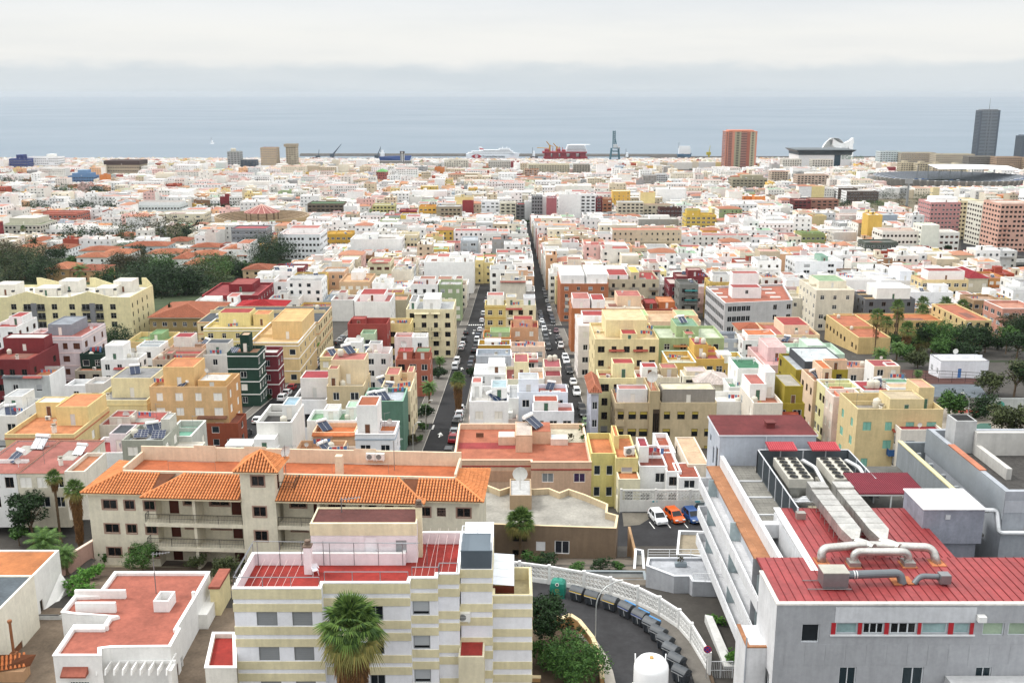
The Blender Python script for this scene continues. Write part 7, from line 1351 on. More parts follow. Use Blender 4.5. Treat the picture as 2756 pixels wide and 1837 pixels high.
def gables():
 c=pg(*px('A',600,240),14); z=c.z; y0=c.y; X=lambda a:py(*px('A',a,240),y0).x; x0,x1=X(-260),X(1052); yb=pz(*px('A',1205,140),z).y; H=15; e=empty('apartment_building',(x0,y0,z-H),0,'pale yellow gabled apartment row with grey loggia columns and white roof rooms','apartment building'); W=x1-x0; D=yb-y0; b=MB(); Y=wallm('#ebdfa8'); ops=[]; DK=('two','#4a4c48','#16191c'); lx=lambda a:X(a)-x0
 for s in range(4):
  zz=H-2.6-s*2.95-1.3
  for a,c_ in ((-170,-125),(80,125),(410,455),(553,600),(885,932)):ops.append((lx(a),zz-.3,lx(c_),zz+1.6,('four','#8a8a80','#16191c')))
  for a,c_ in ((180,243),(290,355),(655,720),(765,828)):ops.append((lx(a),zz-.5,lx(c_),zz+1.6,('french','#7a7c7a','#16191c')))
 fo=wall_face(b,(0,0,0),0,W,H,[q[:4] for q in ops]); so=[(1.5+k*4.5,H-3.9-s*2.95,2.4+k*4.5,H-2.3-s*2.95) for s in range(4) for k in range(int(D/4.8))]; fr=wall_face(b,(W,0,0),R(90),D,H,so); wall_face(b,(W,D,0),R(180),W,H); wall_face(b,(0,D,0),R(270),D,H); ins=parapet_ring(b,[(0,0),(W,0),(W,D),(0,D)],H-.7,H,.3)
 for a,m,c_ in ((60,222,390),(560,725,900),(-420,-280,-110)):p=[lx(a),lx(m),lx(c_)]; b.add([(p[0],0,H),(p[2],0,H),(p[1],0,H+1.9),(p[0],.35,H),(p[2],.35,H),(p[1],.35,H+1.9)],[(0,1,2),(5,4,3),(2,1,4,5),(0,2,5,3)])
 for a,m,c_ in ((60,90,330),(515,560,720),(965,1000,1045)):p=[lx(a),lx(m),lx(c_)]; b.add([(p[0],D-.4,H-.7),(p[2],D-.4,H-.7),(p[2],D-.4,H+.3),(p[1],D-.4,H+2.6),(p[0],D-.4,H+2.6),(p[0],D,H-.7),(p[2],D,H-.7),(p[2],D,H+.3),(p[1],D,H+2.6),(p[0],D,H+2.6)],[(0,1,2,3,4),(4,3,8,9),(3,2,7,8)])
 b.build('wall',Y,e); r=MB(); r.add([(p[0],p[1],H-.7) for p in ins],[(0,1,2,3)]); r.build('roof',roofm('#e2ded4'),e)
 for q,oo in zip(fo,ops):
  put_window(e,(0,0,0),0,q,*oo[4])
 for q in fr:put_window(e,(W,0,0),R(90),q,*DK)
 for a,c_ in ((243,290),(720,765)):q=MB(); q.box(lx(a),lx(c_),-.12,-.003,0,H-2.0); q.build('grey_column',wallm('#85878a'),e)
 for a,c_ in ((180,243),(290,355),(655,720),(765,828)):
  for s in range(4):zz=H-4.4-s*2.95; q=MB(); railing(q,[(lx(a),-.5,zz),(lx(c_),-.5,zz)],.9,1,.03,bars=.15); q.box(lx(a),lx(c_),-.55,-.01,zz-.12,zz); q.build('balcony',metalm('#2f3132',.6,.3),e)
 for a,c_,g0,hh_ in ((-120,50,.3,3.0),(225,400,.25,2.0),(355,515,.55,3.2),(720,870,.25,2.0),(812,965,.55,3.2)):hut(e,lx(a),lx(c_),D*g0,D*(g0+.3),H-.7,hh_+.7,'#e6e2d6','#e6e2da')
 for k in range(8):xx=lx(75+k*115); q=MB(); q.box(xx-.35,xx+.35,D*.12+(k%2)*3,D*.12+.7+(k%2)*3,H-.7,H+1.2); q.box(xx-.42,xx+.42,D*.12-.06+(k%2)*3,D*.12+.76+(k%2)*3,H+1.2,H+1.75,1); q.build('chimney',[wallm('#e9e4d4'),trimm('#3a3d40')],e)
 HOUSES.append((e,x0,y0,W,D,H,0,'','',4))
gables()
YS='#d6b676'
hh('D',1112,1345,672,505,5,YS,'#c06a48','yellow school wing with terracotta roof, cornice and mural wall behind the palms',dmax=42,n=1,par=.3,rim='#d9c48c',nf=0,ops=[],sides='l',ns=9,win='dk',name='school_wing',cat='school')
hh('D',1000,1725,548,492,6,'#d2b070','#c4703f','long yellow school wing with orange roof behind the tall palms',par=.2,rim='#d9c48c',nf=14,win='dk',D=11,name='school_wing',cat='school')
hh('D',1890,2080,548,425,8,'#d9bd80','#bd6a4c','yellow school pavilion with terracotta roof at the end of the garden',par=.35,rim='#d9c48c',nf=3,win='dk',dmax=30,name='school_pavilion',cat='school',sides='l')
hh('D',1712,2062,842,792,4.6,'#e9ecf2','#e2e0dc','white garden hut with dark corner pilasters and blue arched door',par=.2,nf=0,ops=[(4.6,.1,5.5,2.6,('door','#3f6fae','#4a7ab8'))],items=[('dish',.45,.7,0,0,1.7)],name='garden_hut',cat='hut',rim='#6a6c72')
def sheetp(name,m,crop,pts,dz=.05):
 b=MB(); q=[pg(*px(crop,*p)) for p in pts]; b.add([(p.x,p.y,p.z+dz) for p in q],[tuple(range(len(q)))]); return struct(name,b,m)
sheetp('garden_lawn',mat('garden_green2','#2f3a24',.95,.4,scale=.3),'D',[(1345,850),(2400,850),(2400,560),(1420,600)],.02); sheetp('sports_court',mat('court_brown','#4d302a',.9,.2),'D',[(1500,1010),(1990,1010),(1960,915),(1415,905)]); sheetp('tennis_court',mat('court_grey','#5c646b',.9,.2),'D',[(1560,1100),(2060,1110),(1990,1015),(1510,985)],.03)
sheetp('playground',mat('play_grey','#8d857a',.9,.2),'D',[(1690,1360),(2340,1360),(2340,1180),(1700,1180)]); sheetp('rubber_patch_red',mat('rubber_red','#a84a3f',.9,.15),'D',[(1860,1290),(2000,1290),(1990,1200),(1800,1195)],.09); sheetp('rubber_patch_green',mat('rubber_green','#43655a',.9,.15),'D',[(1930,1345),(2080,1345),(2060,1250),(1960,1270)],.1)
e=empty('mesh_fence',tuple(pg(*px('D',1500,985))),0,'tall dark mesh fence round the sports court','fence'); b=MB(); a,c=pg(*px('D',1500,985)),pg(*px('D',2080,1015)); d=c-a; railing(b,[(0,0,0),tuple(d)],3.0,3.0,.05,mid=3); b.build('frame',metalm('#3a3d40'),e); b=MB();
e=empty('painted_wall',tuple(pg(*px('D',2000,1195))),0,'playground wall with faded painted shapes','wall'); b=MB(); b.box(0,26,0,.3,-1,2.6); b.build('wall',wallm('#b4bab8'),e)
for i,(x,c_) in enumerate(((3,'#4f9a8c'),(9.5,'#a8433c'),(15,'#8a2f7a'),(20,'#c9a04a'))):b=MB(); b.add([(x,-.01,.2),(x+2.4,-.01,.2),(x+2.0,-.01,1.6),(x+1.2,-.01,2.1),(x+.3,-.01,1.3)],[(0,1,2,3,4)]); b.build('painted_shape',trimm(c_),e)
# palms and trees of the school garden
for i,(x,yb,yt,r_,sk) in enumerate(((1225,790,515,52,12),(1298,755,560,45,8),(1372,705,440,46,0),(1385,700,515,40,0),(1560,612,415,44,0),(1562,640,480,46,0),(1730,580,425,50,8),(1850,590,445,50,6),(2075,640,490,46,0),(1545,770,690,62,90),(1600,740,665,55,80),(1450,780,610,55,50),(2180,640,500,50,0))):
 at_palm('D',x,yb,yt,r_*1.3,['tall fan palm at the left end of the school garden','second tall palm of the school garden','slender palm before the dark grey house, upper of the two','slender palm before the dark grey house, lower of the two','upper of two palms before the white house','lower of two palms before the white house','palm left of the school pavilion','palm in front of the school pavilion roof','palm by the right corner of the school pavilion','short palm with golden brown skirt in the school garden','short skirted palm right of the golden brown one','palm with thin skirt behind the school wing','palm behind the far right trees'][i],i,skirt=sk,skl=1.2,group='palms of the school garden',tr=.26,nf=34,blades=14)
at_palm('D',1270,840,790,80,'low date palm at the foot of the tall palms',1,date=True); at_palm('D',1385,840,740,70,'second low date palm in the school garden',0,date=True); at_palm('D',1540,975,930,45,'small palm over the brown court',1,date=True)
DT=[(1640,780,580,95,'dark'),(1750,800,570,110,'mid'),(1880,800,580,110,'dark'),(1980,800,590,80,'dark'),(1690,820,680,80,'mid'),(1800,820,700,80,'dark'),(1540,890,770,75,'olive'),(1380,760,650,60,'mid'),(2220,720,490,90,'brown'),(2300,770,520,90,'dark'),(2180,790,600,60,'mid'),(1765,1265,1085,75,'mid'),(1945,1250,1080,125,'dark'),(2240,1100,840,110,'olive'),(2330,1120,860,80,'dark'),(2060,1080,930,75,'olive'),(2150,1360,1180,90,'olive'),(2280,1360,1190,100,'olive'),(1590,600,560,40,'mid'),(885,640,520,25,'dark'),(1480,760,640,75,'dark'),(1580,720,610,70,'mid'),(1700,720,590,90,'dark'),(1830,720,590,90,'dark'),(1930,740,600,85,'mid'),(2030,780,640,70,'dark'),(2120,760,650,70,'dark'),(2260,820,640,90,'dark'),(1440,820,730,60,'mid'),(1900,840,730,70,'dark')]
DL=['dark tree behind the golden palm','broad green tree in the middle of the school garden','dark tree before the school pavilion','dark tree at the right end of the school garden','lower green tree beside the lamp posts','lower dark tree beside the lamp posts','rounded olive tree left of the white garden hut','tree at the corner of the mural wall','brownish tall tree right of the pavilion','dark tree at the right edge above the sheds','small tree right of the pavilion lawn','round tree with bare stem at the left of the playground','wide dark umbrella tree over the playground','large olive tree right of the court','dark tree at the right edge by the court','olive tree behind the brown court','left of two olive trees at the playground corner','right of two olive trees at the playground corner','small tree before the orange school roof','slim dark tree at the left of the school','dark tree behind the skirted palms','mid-green tree under the two palms before the white house','dark tree left of the middle of the garden','dark tree right of the middle of the garden','mid-green tree before the pavilion corner','dark tree right of the lamp posts','dark tree under the pavilion end wall','dark tree at the right edge below the salmon house','low green tree left of the garden hut','dark tree just behind the garden hut']
for i,(x,yb,yt,r_,k) in enumerate(DT):at_tree('D',x,yb,yt-8,r_*1.2,k,DL[i],i,3200,.36)
for i,(x,yb) in enumerate(((1875,760),(1915,790))):p=pg(*px('D',x,yb)); lamp(tuple(p),8.5,.8,0,['street lamp left before the white garden hut','street lamp above the white garden hut'][i])
p=pg(*px('D',1895,1330)); lamp(tuple(p),7.5,-1.8,0,'street lamp beside the playground trees')
# street greenery
at_palm('B',1555,1100,970,85,'feathery date palm at the corner of the left street',0,date=True,group='street palms'); at_palm('B',1790,1180,905,75,'tall fan palm with long brown skirt in the left street',2,skirt=120,skl=2.6,group='street palms',tr=.3)
at_palm('B',1520,1200,1135,55,'low palm below the feathery date palm',1,date=True,group='street palms'); at_palm('B',1640,830,750,55,'palm on the pavement beside the white vans',0,date=True,group='street palms')
for i,(x,yb,yt,r_,k) in enumerate(((575,770,580,85,'fresh'),(1615,700,640,70,'mid'),(1630,900,800,65,'dark'),(1530,1270,1120,55,'dark'),(1885,880,815,40,'dark'),(1390,1290,1180,30,'dark'),(490,830,770,40,'mid'),(310,1010,940,40,'mid'),(210,1080,1020,50,'dark'),(1410,1440,1360,50,'brown'))):at_tree('B',x,yb,yt,r_,k,['round bright green tree before the long cream institute','low green tree at the cream balcony apartments','dark street tree behind the feathery palm','dark bushy tree below the feathery palm','dark tree on the right kerb beside the skirted palm','slim dark shrub on the cream house corner','green tree on the balustrade terrace','garden tree before the dark green house','dark hedge tree by the dark green house gate','reddish garden bush beside the white corner house'][i],i,1900,.3)
at_tree('A',925,660,455,172,'dark','great dark umbrella tree right of the lilac apartment house',2,5200,.3,flat=.7); at_tree('A',1645,1560,1430,70,'fresh','round green tree in the side street by the parked cars',1,2200,.26); at_tree('A',1400,535,310,18,'dark','slim cypress before the low school building',0,900,.3,hr=4.2); at_tree('A',460,960,890,50,'mid','garden tree by the yellow gate posts',3,900,.28); at_tree('A',710,1230,1170,40,'dark','small dark tree beside the pale yellow stepped house',4,700,.28)
at_palm('B',320,400,320,62,'palm rising behind the slate roof of the institute',1,group='street palms')
for i,(x,yb,yt) in enumerate(((1500,1330,1250),(1490,1220,1150),(1470,1420,1350),(1640,870,815),(1660,790,735))):at_shrub('B',x,yb,yt,48,'dark' if i%2 else 'mid',['leafy garden bush behind the left street lamp','dark garden bush below the low palm','mid-green bush in the garden by the white corner house','dark bush beside the vans on the left pavement','mid-green bush at the cream apartment corner'][i],i,900,.24)
# ---------------------------------------------------------------- parked cars
CC=['#e6e8ea','#1d2023','#9a9ea2','#3a3f45','#6f757b','#1f2a44','#7a1f24','#24344a','#2a2d30','#4a4f55']; CN=['white','black','silver','dark grey','grey','dark blue','dark red','navy','black','slate grey']
ORDS='first second third fourth fifth sixth seventh eighth ninth tenth eleventh twelfth thirteenth fourteenth fifteenth sixteenth seventeenth eighteenth nineteenth twentieth twenty-first twenty-second twenty-third'.split()
def park(crop,pts,xw,name,flip=0,over=None):
 for i,p in enumerate(pts):
  q=pg(*px(crop,p[0],p[1])); k=rnd.randrange(10); kind=rnd.choice(['hatch','hatch','sedan','suv','van'] if len(p)<4 else [p[3]]); c_,n_=(CC[k],CN[k]) if len(p)<3 else p[2]; x=xw if xw is not None else q.x; sl=math.atan2(G(q.y+2)-G(q.y-2),4)
  car((x+rnd.uniform(-.12,.12),q.y+1.2,G(q.y+1.2)+.03),(math.pi if flip else 0)+rnd.uniform(-.04,.04),c_,kind,'%s car, %s from the near end %s'%(n_,ORDS[i],name),'cars parked along the streets',sl if not flip else -sl)
WC,RC,BC=('#e6e8ea','white'),('#8a1a22','red'),('#1d2023','black')
park('B',[(1685,1548,BC),(1715,1425,RC),(1733,1365),(1745,1313,BC),(1752,1268),(1763,1218,WC),(1772,1172,WC),(1862,838),(1872,806),(1880,768),(1906,694,BC),(1910,666),(1915,641),(1920,607,WC),(1925,574),(1942,520,WC),(1922,445,WC),(1928,415),(1932,392),(1937,290,WC),(1940,268)],-11.3,'on the right kerb of the left street',1)
park('B',[(1725,828,WC,'van'),(1747,780,WC,'van'),(1790,672,('#c9ccd0','silver')),(1800,640),(1805,612,BC),(1838,545,BC)],-15.6,'on the left kerb of the left street',1)
park('C',[(1012,1290,('#5d7a4a','green')),(980,1212,BC),(965,1162,BC),(930,1040,WC,'van'),(892,955,WC),(855,862,BC),(840,822,BC),(830,782,WC),(822,748,WC),(785,655,WC),(777,615,BC),(770,588),(730,530,('#5a1c30','wine red')),(705,455),(695,425),(686,392),(668,358,WC),(657,326),(643,288),(627,245),(617,218),(607,192)],15.3,'on the right kerb of the right street')
park('C',[(676,672,BC),(662,622),(656,595),(648,555),(640,520,WC),(632,490),(613,450,WC),(606,415),(600,380)],11.2,'on the left kerb of the right street')
park('A',[(1985,1375,BC),(1690,1420,BC),(2075,1270,WC)],None,'beside the rust-red garden house',1)
park('B',[(350,1085,WC),(393,1040,WC),(435,995,RC),(365,905,WC),(632,808,WC),(790,630,BC),(826,606),(850,592)],None,'in the institute street',1)
for i,(c_,x,y_) in enumerate((('B',1528,1350),('B',1425,1560),('B',585,800),('C',1990,1520))):
 if i<3:lamp(tuple(pg(*px(c_,x,y_))),7,.9,0,['street lamp on the pavement of the left street','street lamp at the near end of the left street','street lamp beside the round bright green tree'][i])
 # ---------------------------------------------------------------- villa quarter with big trees on the left
b=MB(); ys=[325+35*k for k in range(10)]
for a,c in zip(ys,ys[1:]):b.quad((-430,a,G(a)+.06),(-112,a,G(a)+.06),(-112,c,G(c)+.06),(-430,c,G(c)+.06))
struct('lawn',b,mat('garden_green','#38452a',.95,.4,scale=.3))
VT=['#a8694f','#b07458','#9c6049','#b5785a']
for i,(x0,x1,yf,yb,h,w,l) in enumerate(((545,765,755,715,6.5,W_,'white villa with broad hip roof behind the balcony villa'),(525,735,800,768,6,W_,'white villa with arched balcony and orange eaves'),(470,700,890,852,6,'#c99a6c','tan villa with low tile roof above the gabled row'),(315,470,880,825,7,'#b08a56','ochre block villa left of the tan villa'),(855,1145,722,655,6.5,'#c9d4d6','large villa with wide orange hip roof'),(1005,1270,775,738,6,W_,'white villa below the wide hip roof'),(1145,1290,690,655,6,'#e2d6c4','small villa right of the wide hip roof'),(1300,1525,785,738,6.5,'#e6dccb','villa with square hip roof before the white stair house'),(1190,1300,810,775,7.5,W_,'tall white villa with pyramid roof'),(1262,1390,850,810,6,W_,'white villa with twin gables beside the pyramid roof'),(315,475,740,698,6,W_,'white villa left of the broad hip roof'),(115,235,730,685,6.5,'#d9b48c','villa among the trees at the far left'),(185,285,690,655,7,W_,'white villa with pyramid tile roof at the left'),(775,905,655,615,6.5,'#d8cfc2','villa under the brownish trees'),(1670,1850,885,850,6,'#d8b48c','villa with orange roof right of the wood'),(1560,1650,740,712,9,W_,'white stair house with small tile cap'),(1310,1500,730,705,5.5,'#cfc4b8','long low tiled house beside the parked cars'),(640,700,545,520,6,W_,'little white house between dark trees'),(2020,2200,700,676,9,'#d9b4a4','pale rose house with tile roof below the white curved building'),(690,890,775,740,6,W_,'white villa right of the broad hip roof'))):
 hh('E',x0,x1,yf,yb,h,w,VT[i%4],l,hip=1.9 if h<8 else 1.3,nf=max(2,int((x1-x0)/60)),n=2,win='dk' if i%3 else 'wh',name='villa',cat='villa',group='villas with tile roofs',dmin=9,dmax=18)
hh('E',1505,1710,745,700,9,W_,RT,'white stepped villa with small tile canopies',nf=4,n=3,huts=[(.55,1,.2,.9,3,W_,RT)],awn=[(.6,.95,.6,'#c06c48')],name='villa',cat='villa')
hh('E',280,400,690,655,7,W_,RW,'white cubic villa left of the tall cypress',nf=2,n=2,name='villa',cat='villa')
ET=[(70,960,740,150,'olive'),(180,960,760,140,'dark'),(280,970,790,110,'dark'),(40,900,690,110,'brown'),(150,860,700,110,'olive'),(360,840,740,90,'dark'),(560,730,610,110,'dark'),(680,730,620,100,'dark'),(820,720,620,70,'olive'),(930,680,555,110,'olive'),(1060,680,545,125,'brown'),(1190,690,570,100,'olive'),(1330,650,555,75,'dark'),(1290,690,600,70,'dark'),(1810,800,655,125,'dark'),(1930,820,690,125,'dark'),(1850,850,740,120,'dark'),(1990,790,700,80,'mid'),(900,1010,850,130,'dark'),(1010,1060,840,150,'dark'),(1120,1060,850,150,'dark'),(1230,1060,870,140,'dark'),(1330,1050,870,110,'dark'),(1400,1000,870,120,'olive'),(1480,960,800,110,'mid'),(1560,920,790,90,'olive'),(1100,900,770,100,'mid'),(820,900,780,90,'brown'),(950,880,780,90,'brown'),(1280,880,810,80,'olive'),(1700,940,840,80,'dark'),(1800,940,850,70,'dark'),(1640,910,860,60,'mid'),(880,780,715,55,'mid'),(940,800,730,45,'dark'),(1200,720,680,60,'olive'),(1720,830,785,35,'brown'),(520,850,810,45,'mid'),(730,960,920,60,'mid'),(430,800,740,40,'mid'),(530,515,445,70,'dark'),(620,510,440,80,'dark'),(710,510,450,70,'dark'),(210,510,450,70,'dark'),(290,505,460,50,'mid'),(620,400,310,75,'dark'),(700,400,325,70,'dark'),(400,390,320,70,'dark'),(470,390,330,60,'mid'),(40,325,275,60,'dark'),(130,325,280,60,'dark'),(1030,520,460,50,'dark'),(1580,500,460,60,'dark'),(1450,500,465,50,'olive'),(700,390,345,60,'dark'),(100,395,360,50,'dark')]
adj={'olive':'olive green','dark':'dark green','brown':'brownish','mid':'mid-green'}; ec={}
VN=[(round(h_[1]+h_[3]/2),round(h_[2]),h_[0]['label']) for h_ in HOUSES if h_[0]['label'].split()[0] and h_[2]>300 and h_[1]<-50]
for i,(x,yb_,yt,r_,k) in enumerate(ET):
 p=pg(*px('E',x,yb_)); nb=min(VN,key=lambda t:(t[0]-p.x)**2+(t[1]-p.y)**2); rel='left of' if p.x<nb[0]-8 else 'right of' if p.x>nb[0]+8 else ('in front of' if p.y<nb[1] else 'behind'); s_='large' if r_>105 else 'small' if r_<62 else 'broad'; nm=' '.join(nb[2].split()[:7]); nm=nm[:-4] if nm.endswith(' the') else nm
 while nm.split()[-1] in ('with','and','of','the','to','a','in','at','below','above','behind','beside','before','under','wide','low','small'):nm=' '.join(nm.split()[:-1])
 lab='%s %s tree %s the %s'%(s_,adj[k],rel,nm); ec[lab]=ec.get(lab,0)+1
 if ec[lab]>1:lab=ORDS[ec[lab]-1]+' '+lab
 at_tree('E',x,yb_,yt-12,r_*1.38,k,lab,i,4200 if p.y<700 else 1500,.62 if p.y<700 else.95)
at_tree('E',250,790,660,28,'dark','tall dark cypress among the villas',1,900,.45,hr=5.5)
for i,(x,yb_,yt,r_) in enumerate(((560,965,890,75),(640,960,915,60),(1510,700,600,35),(170,700,600,25),(1790,850,825,55),(1550,690,620,35),(390,950,900,60))):at_palm('E',x,yb_,yt,r_,['date palm behind the gabled apartment row','drooping palm beside the date palm behind the gabled row','tall palm left of the grey curved building','tall palm at the left above the villas','pale palm at the foot of the dark wood','second palm left of the grey curved building','low palm behind the left gables'][i],i,date=i in (0,1,4,6),group='palms among the villas',nf=30)
# trees farther right and down the streets
for c_,x,yb_,yt,r_,k,l in (('F',605,720,640,48,'dark','dark tree among the white houses left of the streets'),('F',700,660,600,40,'dark','dark tree before the tan slatted building'),('F',1165,690,625,40,'dark','street tree at the head of the right street, left one'),('F',1205,670,630,30,'mid','street tree at the head of the right street, right one'),('F',1540,665,635,28,'dark','small dark tree among white houses right of the streets'),('F',530,320,292,45,'dark','dark tree by the harbour left of the pale block'),('F',660,320,290,30,'dark','dark tree beside the pale government block'),('G',1400,770,700,65,'dark','dark tree behind the brown school'),('G',1500,800,720,65,'brown','brownish tree in the park'),('G',1600,800,720,70,'olive','olive tree in the park by the stadium'),('G',1680,800,715,60,'olive','olive tree at the right of the park'),('G',1090,830,765,45,'dark','dark tree left of the brown school'),('G',1330,830,790,55,'mid','low tree in the park below the school'),('G',1250,820,790,50,'mid','low tree before the brown school'),('G',1340,900,850,50,'dark','dark tree at the lower end of the park'),('G',1520,850,810,40,'dark','dark tree beside the park tower'),('G',1600,900,850,40,'mid','tree left of the rose pink building'),('G',1960,1050,985,55,'dark','avenue tree left under the pale yellow building'),('G',2040,1055,990,60,'dark','avenue tree in the middle under the pale yellow building'),('G',2110,1065,1005,55,'mid','avenue tree under the white balcony building'),('G',2180,1080,1020,55,'dark','avenue tree before the coral building'),('G',1945,1180,1130,28,'mid','small tree at the ravine wall'),('G',1815,1190,1090,22,'dark','dark araucaria before the pink banded building'),('G',2320,1300,1250,50,'dark','dark tree in the ravine at the right edge'),('G',2250,1310,1270,50,'dark','dark bush in the ravine'),('G',30,590,555,25,'dark','dark tree near the olive grey apartment block')):at_tree(c_,x,yb_,yt,r_,k,l,len(l),1300,.6)
# ================================================================== farther buildings one can still pick out (crops E, F, G)
TB='taller buildings farther down the town'
def fb(crop,x0,x1,yf,yb,h,wall,roof,label,**k):
 k.setdefault('group',TB); k.setdefault('cat','building'); k.setdefault('name','building'); k.setdefault('par',.8); k.setdefault('ys',300.0); k.setdefault('wf',.62)
 return hh(crop,x0,x1,yf,yb,h,wall,roof,label,**k)
fb('F',1250,1318,488,478,26,'#8f9294',RG,'grey slab building with window columns left of the pink panelled tower',nf=4,D=14,win='dk',n=8)
fb('F',1318,1345,492,484,25,W_,RW,'narrow white slab left of the pink panel',ops=[],D=14)
fb('F',1345,1408,500,486,25,'#b5636a','#cfcac4','rose red panelled tower wall between white towers',ops=[],D=12)
fb('F',1425,1560,478,468,27,W_,RW,'broad blank white tower wall',ops=[],D=16,huts=[(.3,.6,.3,.8,3)])
fb('F',1560,1655,480,470,26,'#e9eaea',RW,'white tower with scattered small windows beside the blank white one',nf=3,D=16,n=8,win='dk')
fb('F',1655,1700,497,490,22,'#7d2f35',RP,'narrow dark red tower right of the white towers',nf=1,D=14,n=7,sides='')
fb('F',1700,1758,505,495,21,'#b0704f','#b98a68','brown orange apartment tower beside the dark red one',nf=2,D=16,n=6)
fb('F',1795,1960,528,505,19,'#dcd2ba',RL,'cream ornate corner building with rounded bays',nf=6,n=6,D=16,win='dk',band='#cfc4a8')
fb('F',1960,2140,545,520,16,'#cfc4a8',RP,'beige apartment row right of the ornate corner building',nf=7,n=5,D=14,win='dk')
fb('F',1050,1150,530,510,19,'#dfd8bc',RW,'cream apartment building with dark balconies at the head of the right street',nf=3,n=6,D=14,win='dk')
fb('F',1150,1205,540,520,19,'#6c6c6a',RR,'dark grey balcony tower at the head of the right street',nf=2,n=6,D=14,win='dk')
fb('F',1205,1250,525,512,20,W_,RW,'slim white tower beside the dark balcony tower',ops=[],D=14)
fb('F',930,1045,520,505,20,'#eef0f2',RW,'pale white apartment block with bare side walls',nf=4,n=6,D=14)
fb('F',645,800,555,520,16,'#b3a488',RL,'tan building with brown slatted upper storeys',nf=6,n=4,win='br',band='#7a4436',D=20)
fb('F',810,880,520,505,18,'#a23a3c','#d6cfc8','crimson side wall with white painted lettering block',ops=[],D=10)
fb('F',240,380,545,520,14,'#c9c27c',RW,'olive yellow apartment building with rows of dark windows',nf=6,n=4,win='dk',D=18)
fb('F',0,105,725,705,12,'#d29f2e','#d8a83c','mustard yellow house in the white quarter',nf=4,n=3,D=16)
fb('F',535,645,555,510,13,'#dba63c','#d0803c','golden yellow house with orange roof near the tan slatted building',nf=4,n=3,D=20)
fb('F',2228,2420,610,570,17,'#d8b748','#d8b040','bright yellow apartment building',nf=6,n=5,D=18,win='wh',huts=[(.05,.45,.2,.8,3.4,'#d8b748','#8a8440')])
fb('F',2060,2200,565,545,15,'#59332e',RW,'dark brown building with white ribbon windows',nf=6,n=4,win='wh',D=14)
fb('F',1925,2180,635,610,11,'#a9a79f','#cbc8c0','broad grey concrete wall building',ops=[],D=18,huts=[(.3,.8,.3,.8,2.2,W_,RW)])
fb('F',565,880,905,850,15,W_,RW,'great blank white gable wall left of the left street',ops=[],D=20,huts=[(.25,.5,.3,.8,1.5,W_,RP),(.75,.9,.2,.6,3,W_,W_)])
fb('F',100,425,760,705,14,W_,RW,'long white blank-walled building above the cream house',ops=[],D=22,huts=[(.2,.5,.3,.8,2)])
fb('F',210,355,905,870,13,'#e6dcb4',RP,'cream house with dark red shutters',nf=3,n=3,win='br',D=15,awn=[(.2,.9,.98,'#a8564c')])
fb('F',30,220,1030,985,11,'#d9b48c','#d9a878','peach tan house with broad flat terrace',nf=4,n=3,D=20,huts=[(.3,.7,.4,.9,2.6,W_,RW)])
fb('F',800,905,770,700,14,'#b6c0c8','#c9cfd4','pale blue-grey stepped building beside the left street',nf=2,n=4,D=18)
fb('F',410,525,735,700,15,'#e4d6ae',RW,'cream curved-front building with window bands',nf=5,n=4,D=16)
fb('F',695,845,260,245,22,'#d9d4c2',RW,'pale government block by the harbour below the ferry',nf=10,n=6,D=30,win='dk')
fb('F',975,1115,268,255,20,'#c9c6bc',RG,'grey harbour front office row left of the beige row',nf=12,n=6,D=24,win='dk')
fb('F',1230,1490,290,265,21,'#c2b99a','#cfc6a8','long olive beige harbour apartment row',nf=16,n=6,D=30,win='wh')
fb('F',1515,1620,290,275,21,'#a9a394',RG,'brownish grey office block by the harbour',nf=6,n=6,D=24,win='dk')
fb('F',1205,1295,320,305,18,'#c4926f',RL,'brick and cream striped apartment block near the harbour',nf=6,n=6,D=20,band=W_)
fb('F',265,330,335,322,20,'#c0655c','#86c080','coral red block with green pyramid roof',nf=5,n=6,D=20,hip=4)
fb('F',1955,2040,358,345,20,'#a9a49c',RL,'grey and brown apartment slab right of the market',nf=5,n=6,D=20,band='#7d4a3c')
fb('F',2040,2110,350,340,19,'#c9cbcd',RL,'light grey apartment slab beside the brown banded one',nf=5,n=6,D=20,win='dk')
# left distance
fb('E',1790,1898,45,32,46,'#b9a284','#a3635a','brown harbour office tower with cream window ribs',nf=7,n=11,D=28,win='wh',band='#d6c9ae')
fb('E',1965,2035,35,25,48,'#b9ab92','#a89c86','tan tower with overhanging top storeys by the sea',nf=4,n=12,D=22,win='dk',huts=[(-.15,1.05,-.1,1,4,'#a5977f','#8f846f')])
fb('E',1562,1648,72,60,36,'#9fa4a4',RG,'grey slab tower with two rooftop drums by the sea',nf=4,n=9,D=22,win='dk',items=[('tank',.3,.5,0,0,5),('tank',.5,.5,0,0,5)])
fb('E',720,955,160,130,24,'#b5a58c','#4b3a36','long tan hall with dark brown crown',nf=14,n=4,D=40,win='dk',huts=[(-.02,1.02,-.02,1,6,'#4b3a36','#4b3a36')])
fb('E',180,398,110,100,26,'#e9eaec',RW,'long white hospital-like block on the far left shore',nf=16,n=6,D=30,win='dk',huts=[(.6,.8,.2,.8,5,W_,W_)])
fb('E',60,182,122,108,24,'#3a4a8c','#4a58a0','indigo blue block beside the long white one',nf=8,n=5,D=30,win='wh',huts=[(.35,.7,.2,.8,7,'#34427f','#4a58a0')])
fb('E',465,645,240,215,16,'#5c86b4','#6d95be','sky blue stepped terrace building',nf=10,n=4,D=26,win='dk',huts=[(.15,.85,.1,.9,4,'#6790bc','#7da2c6'),(.35,.7,.2,.8,8.5,'#7199c2','#8fb0d0')])
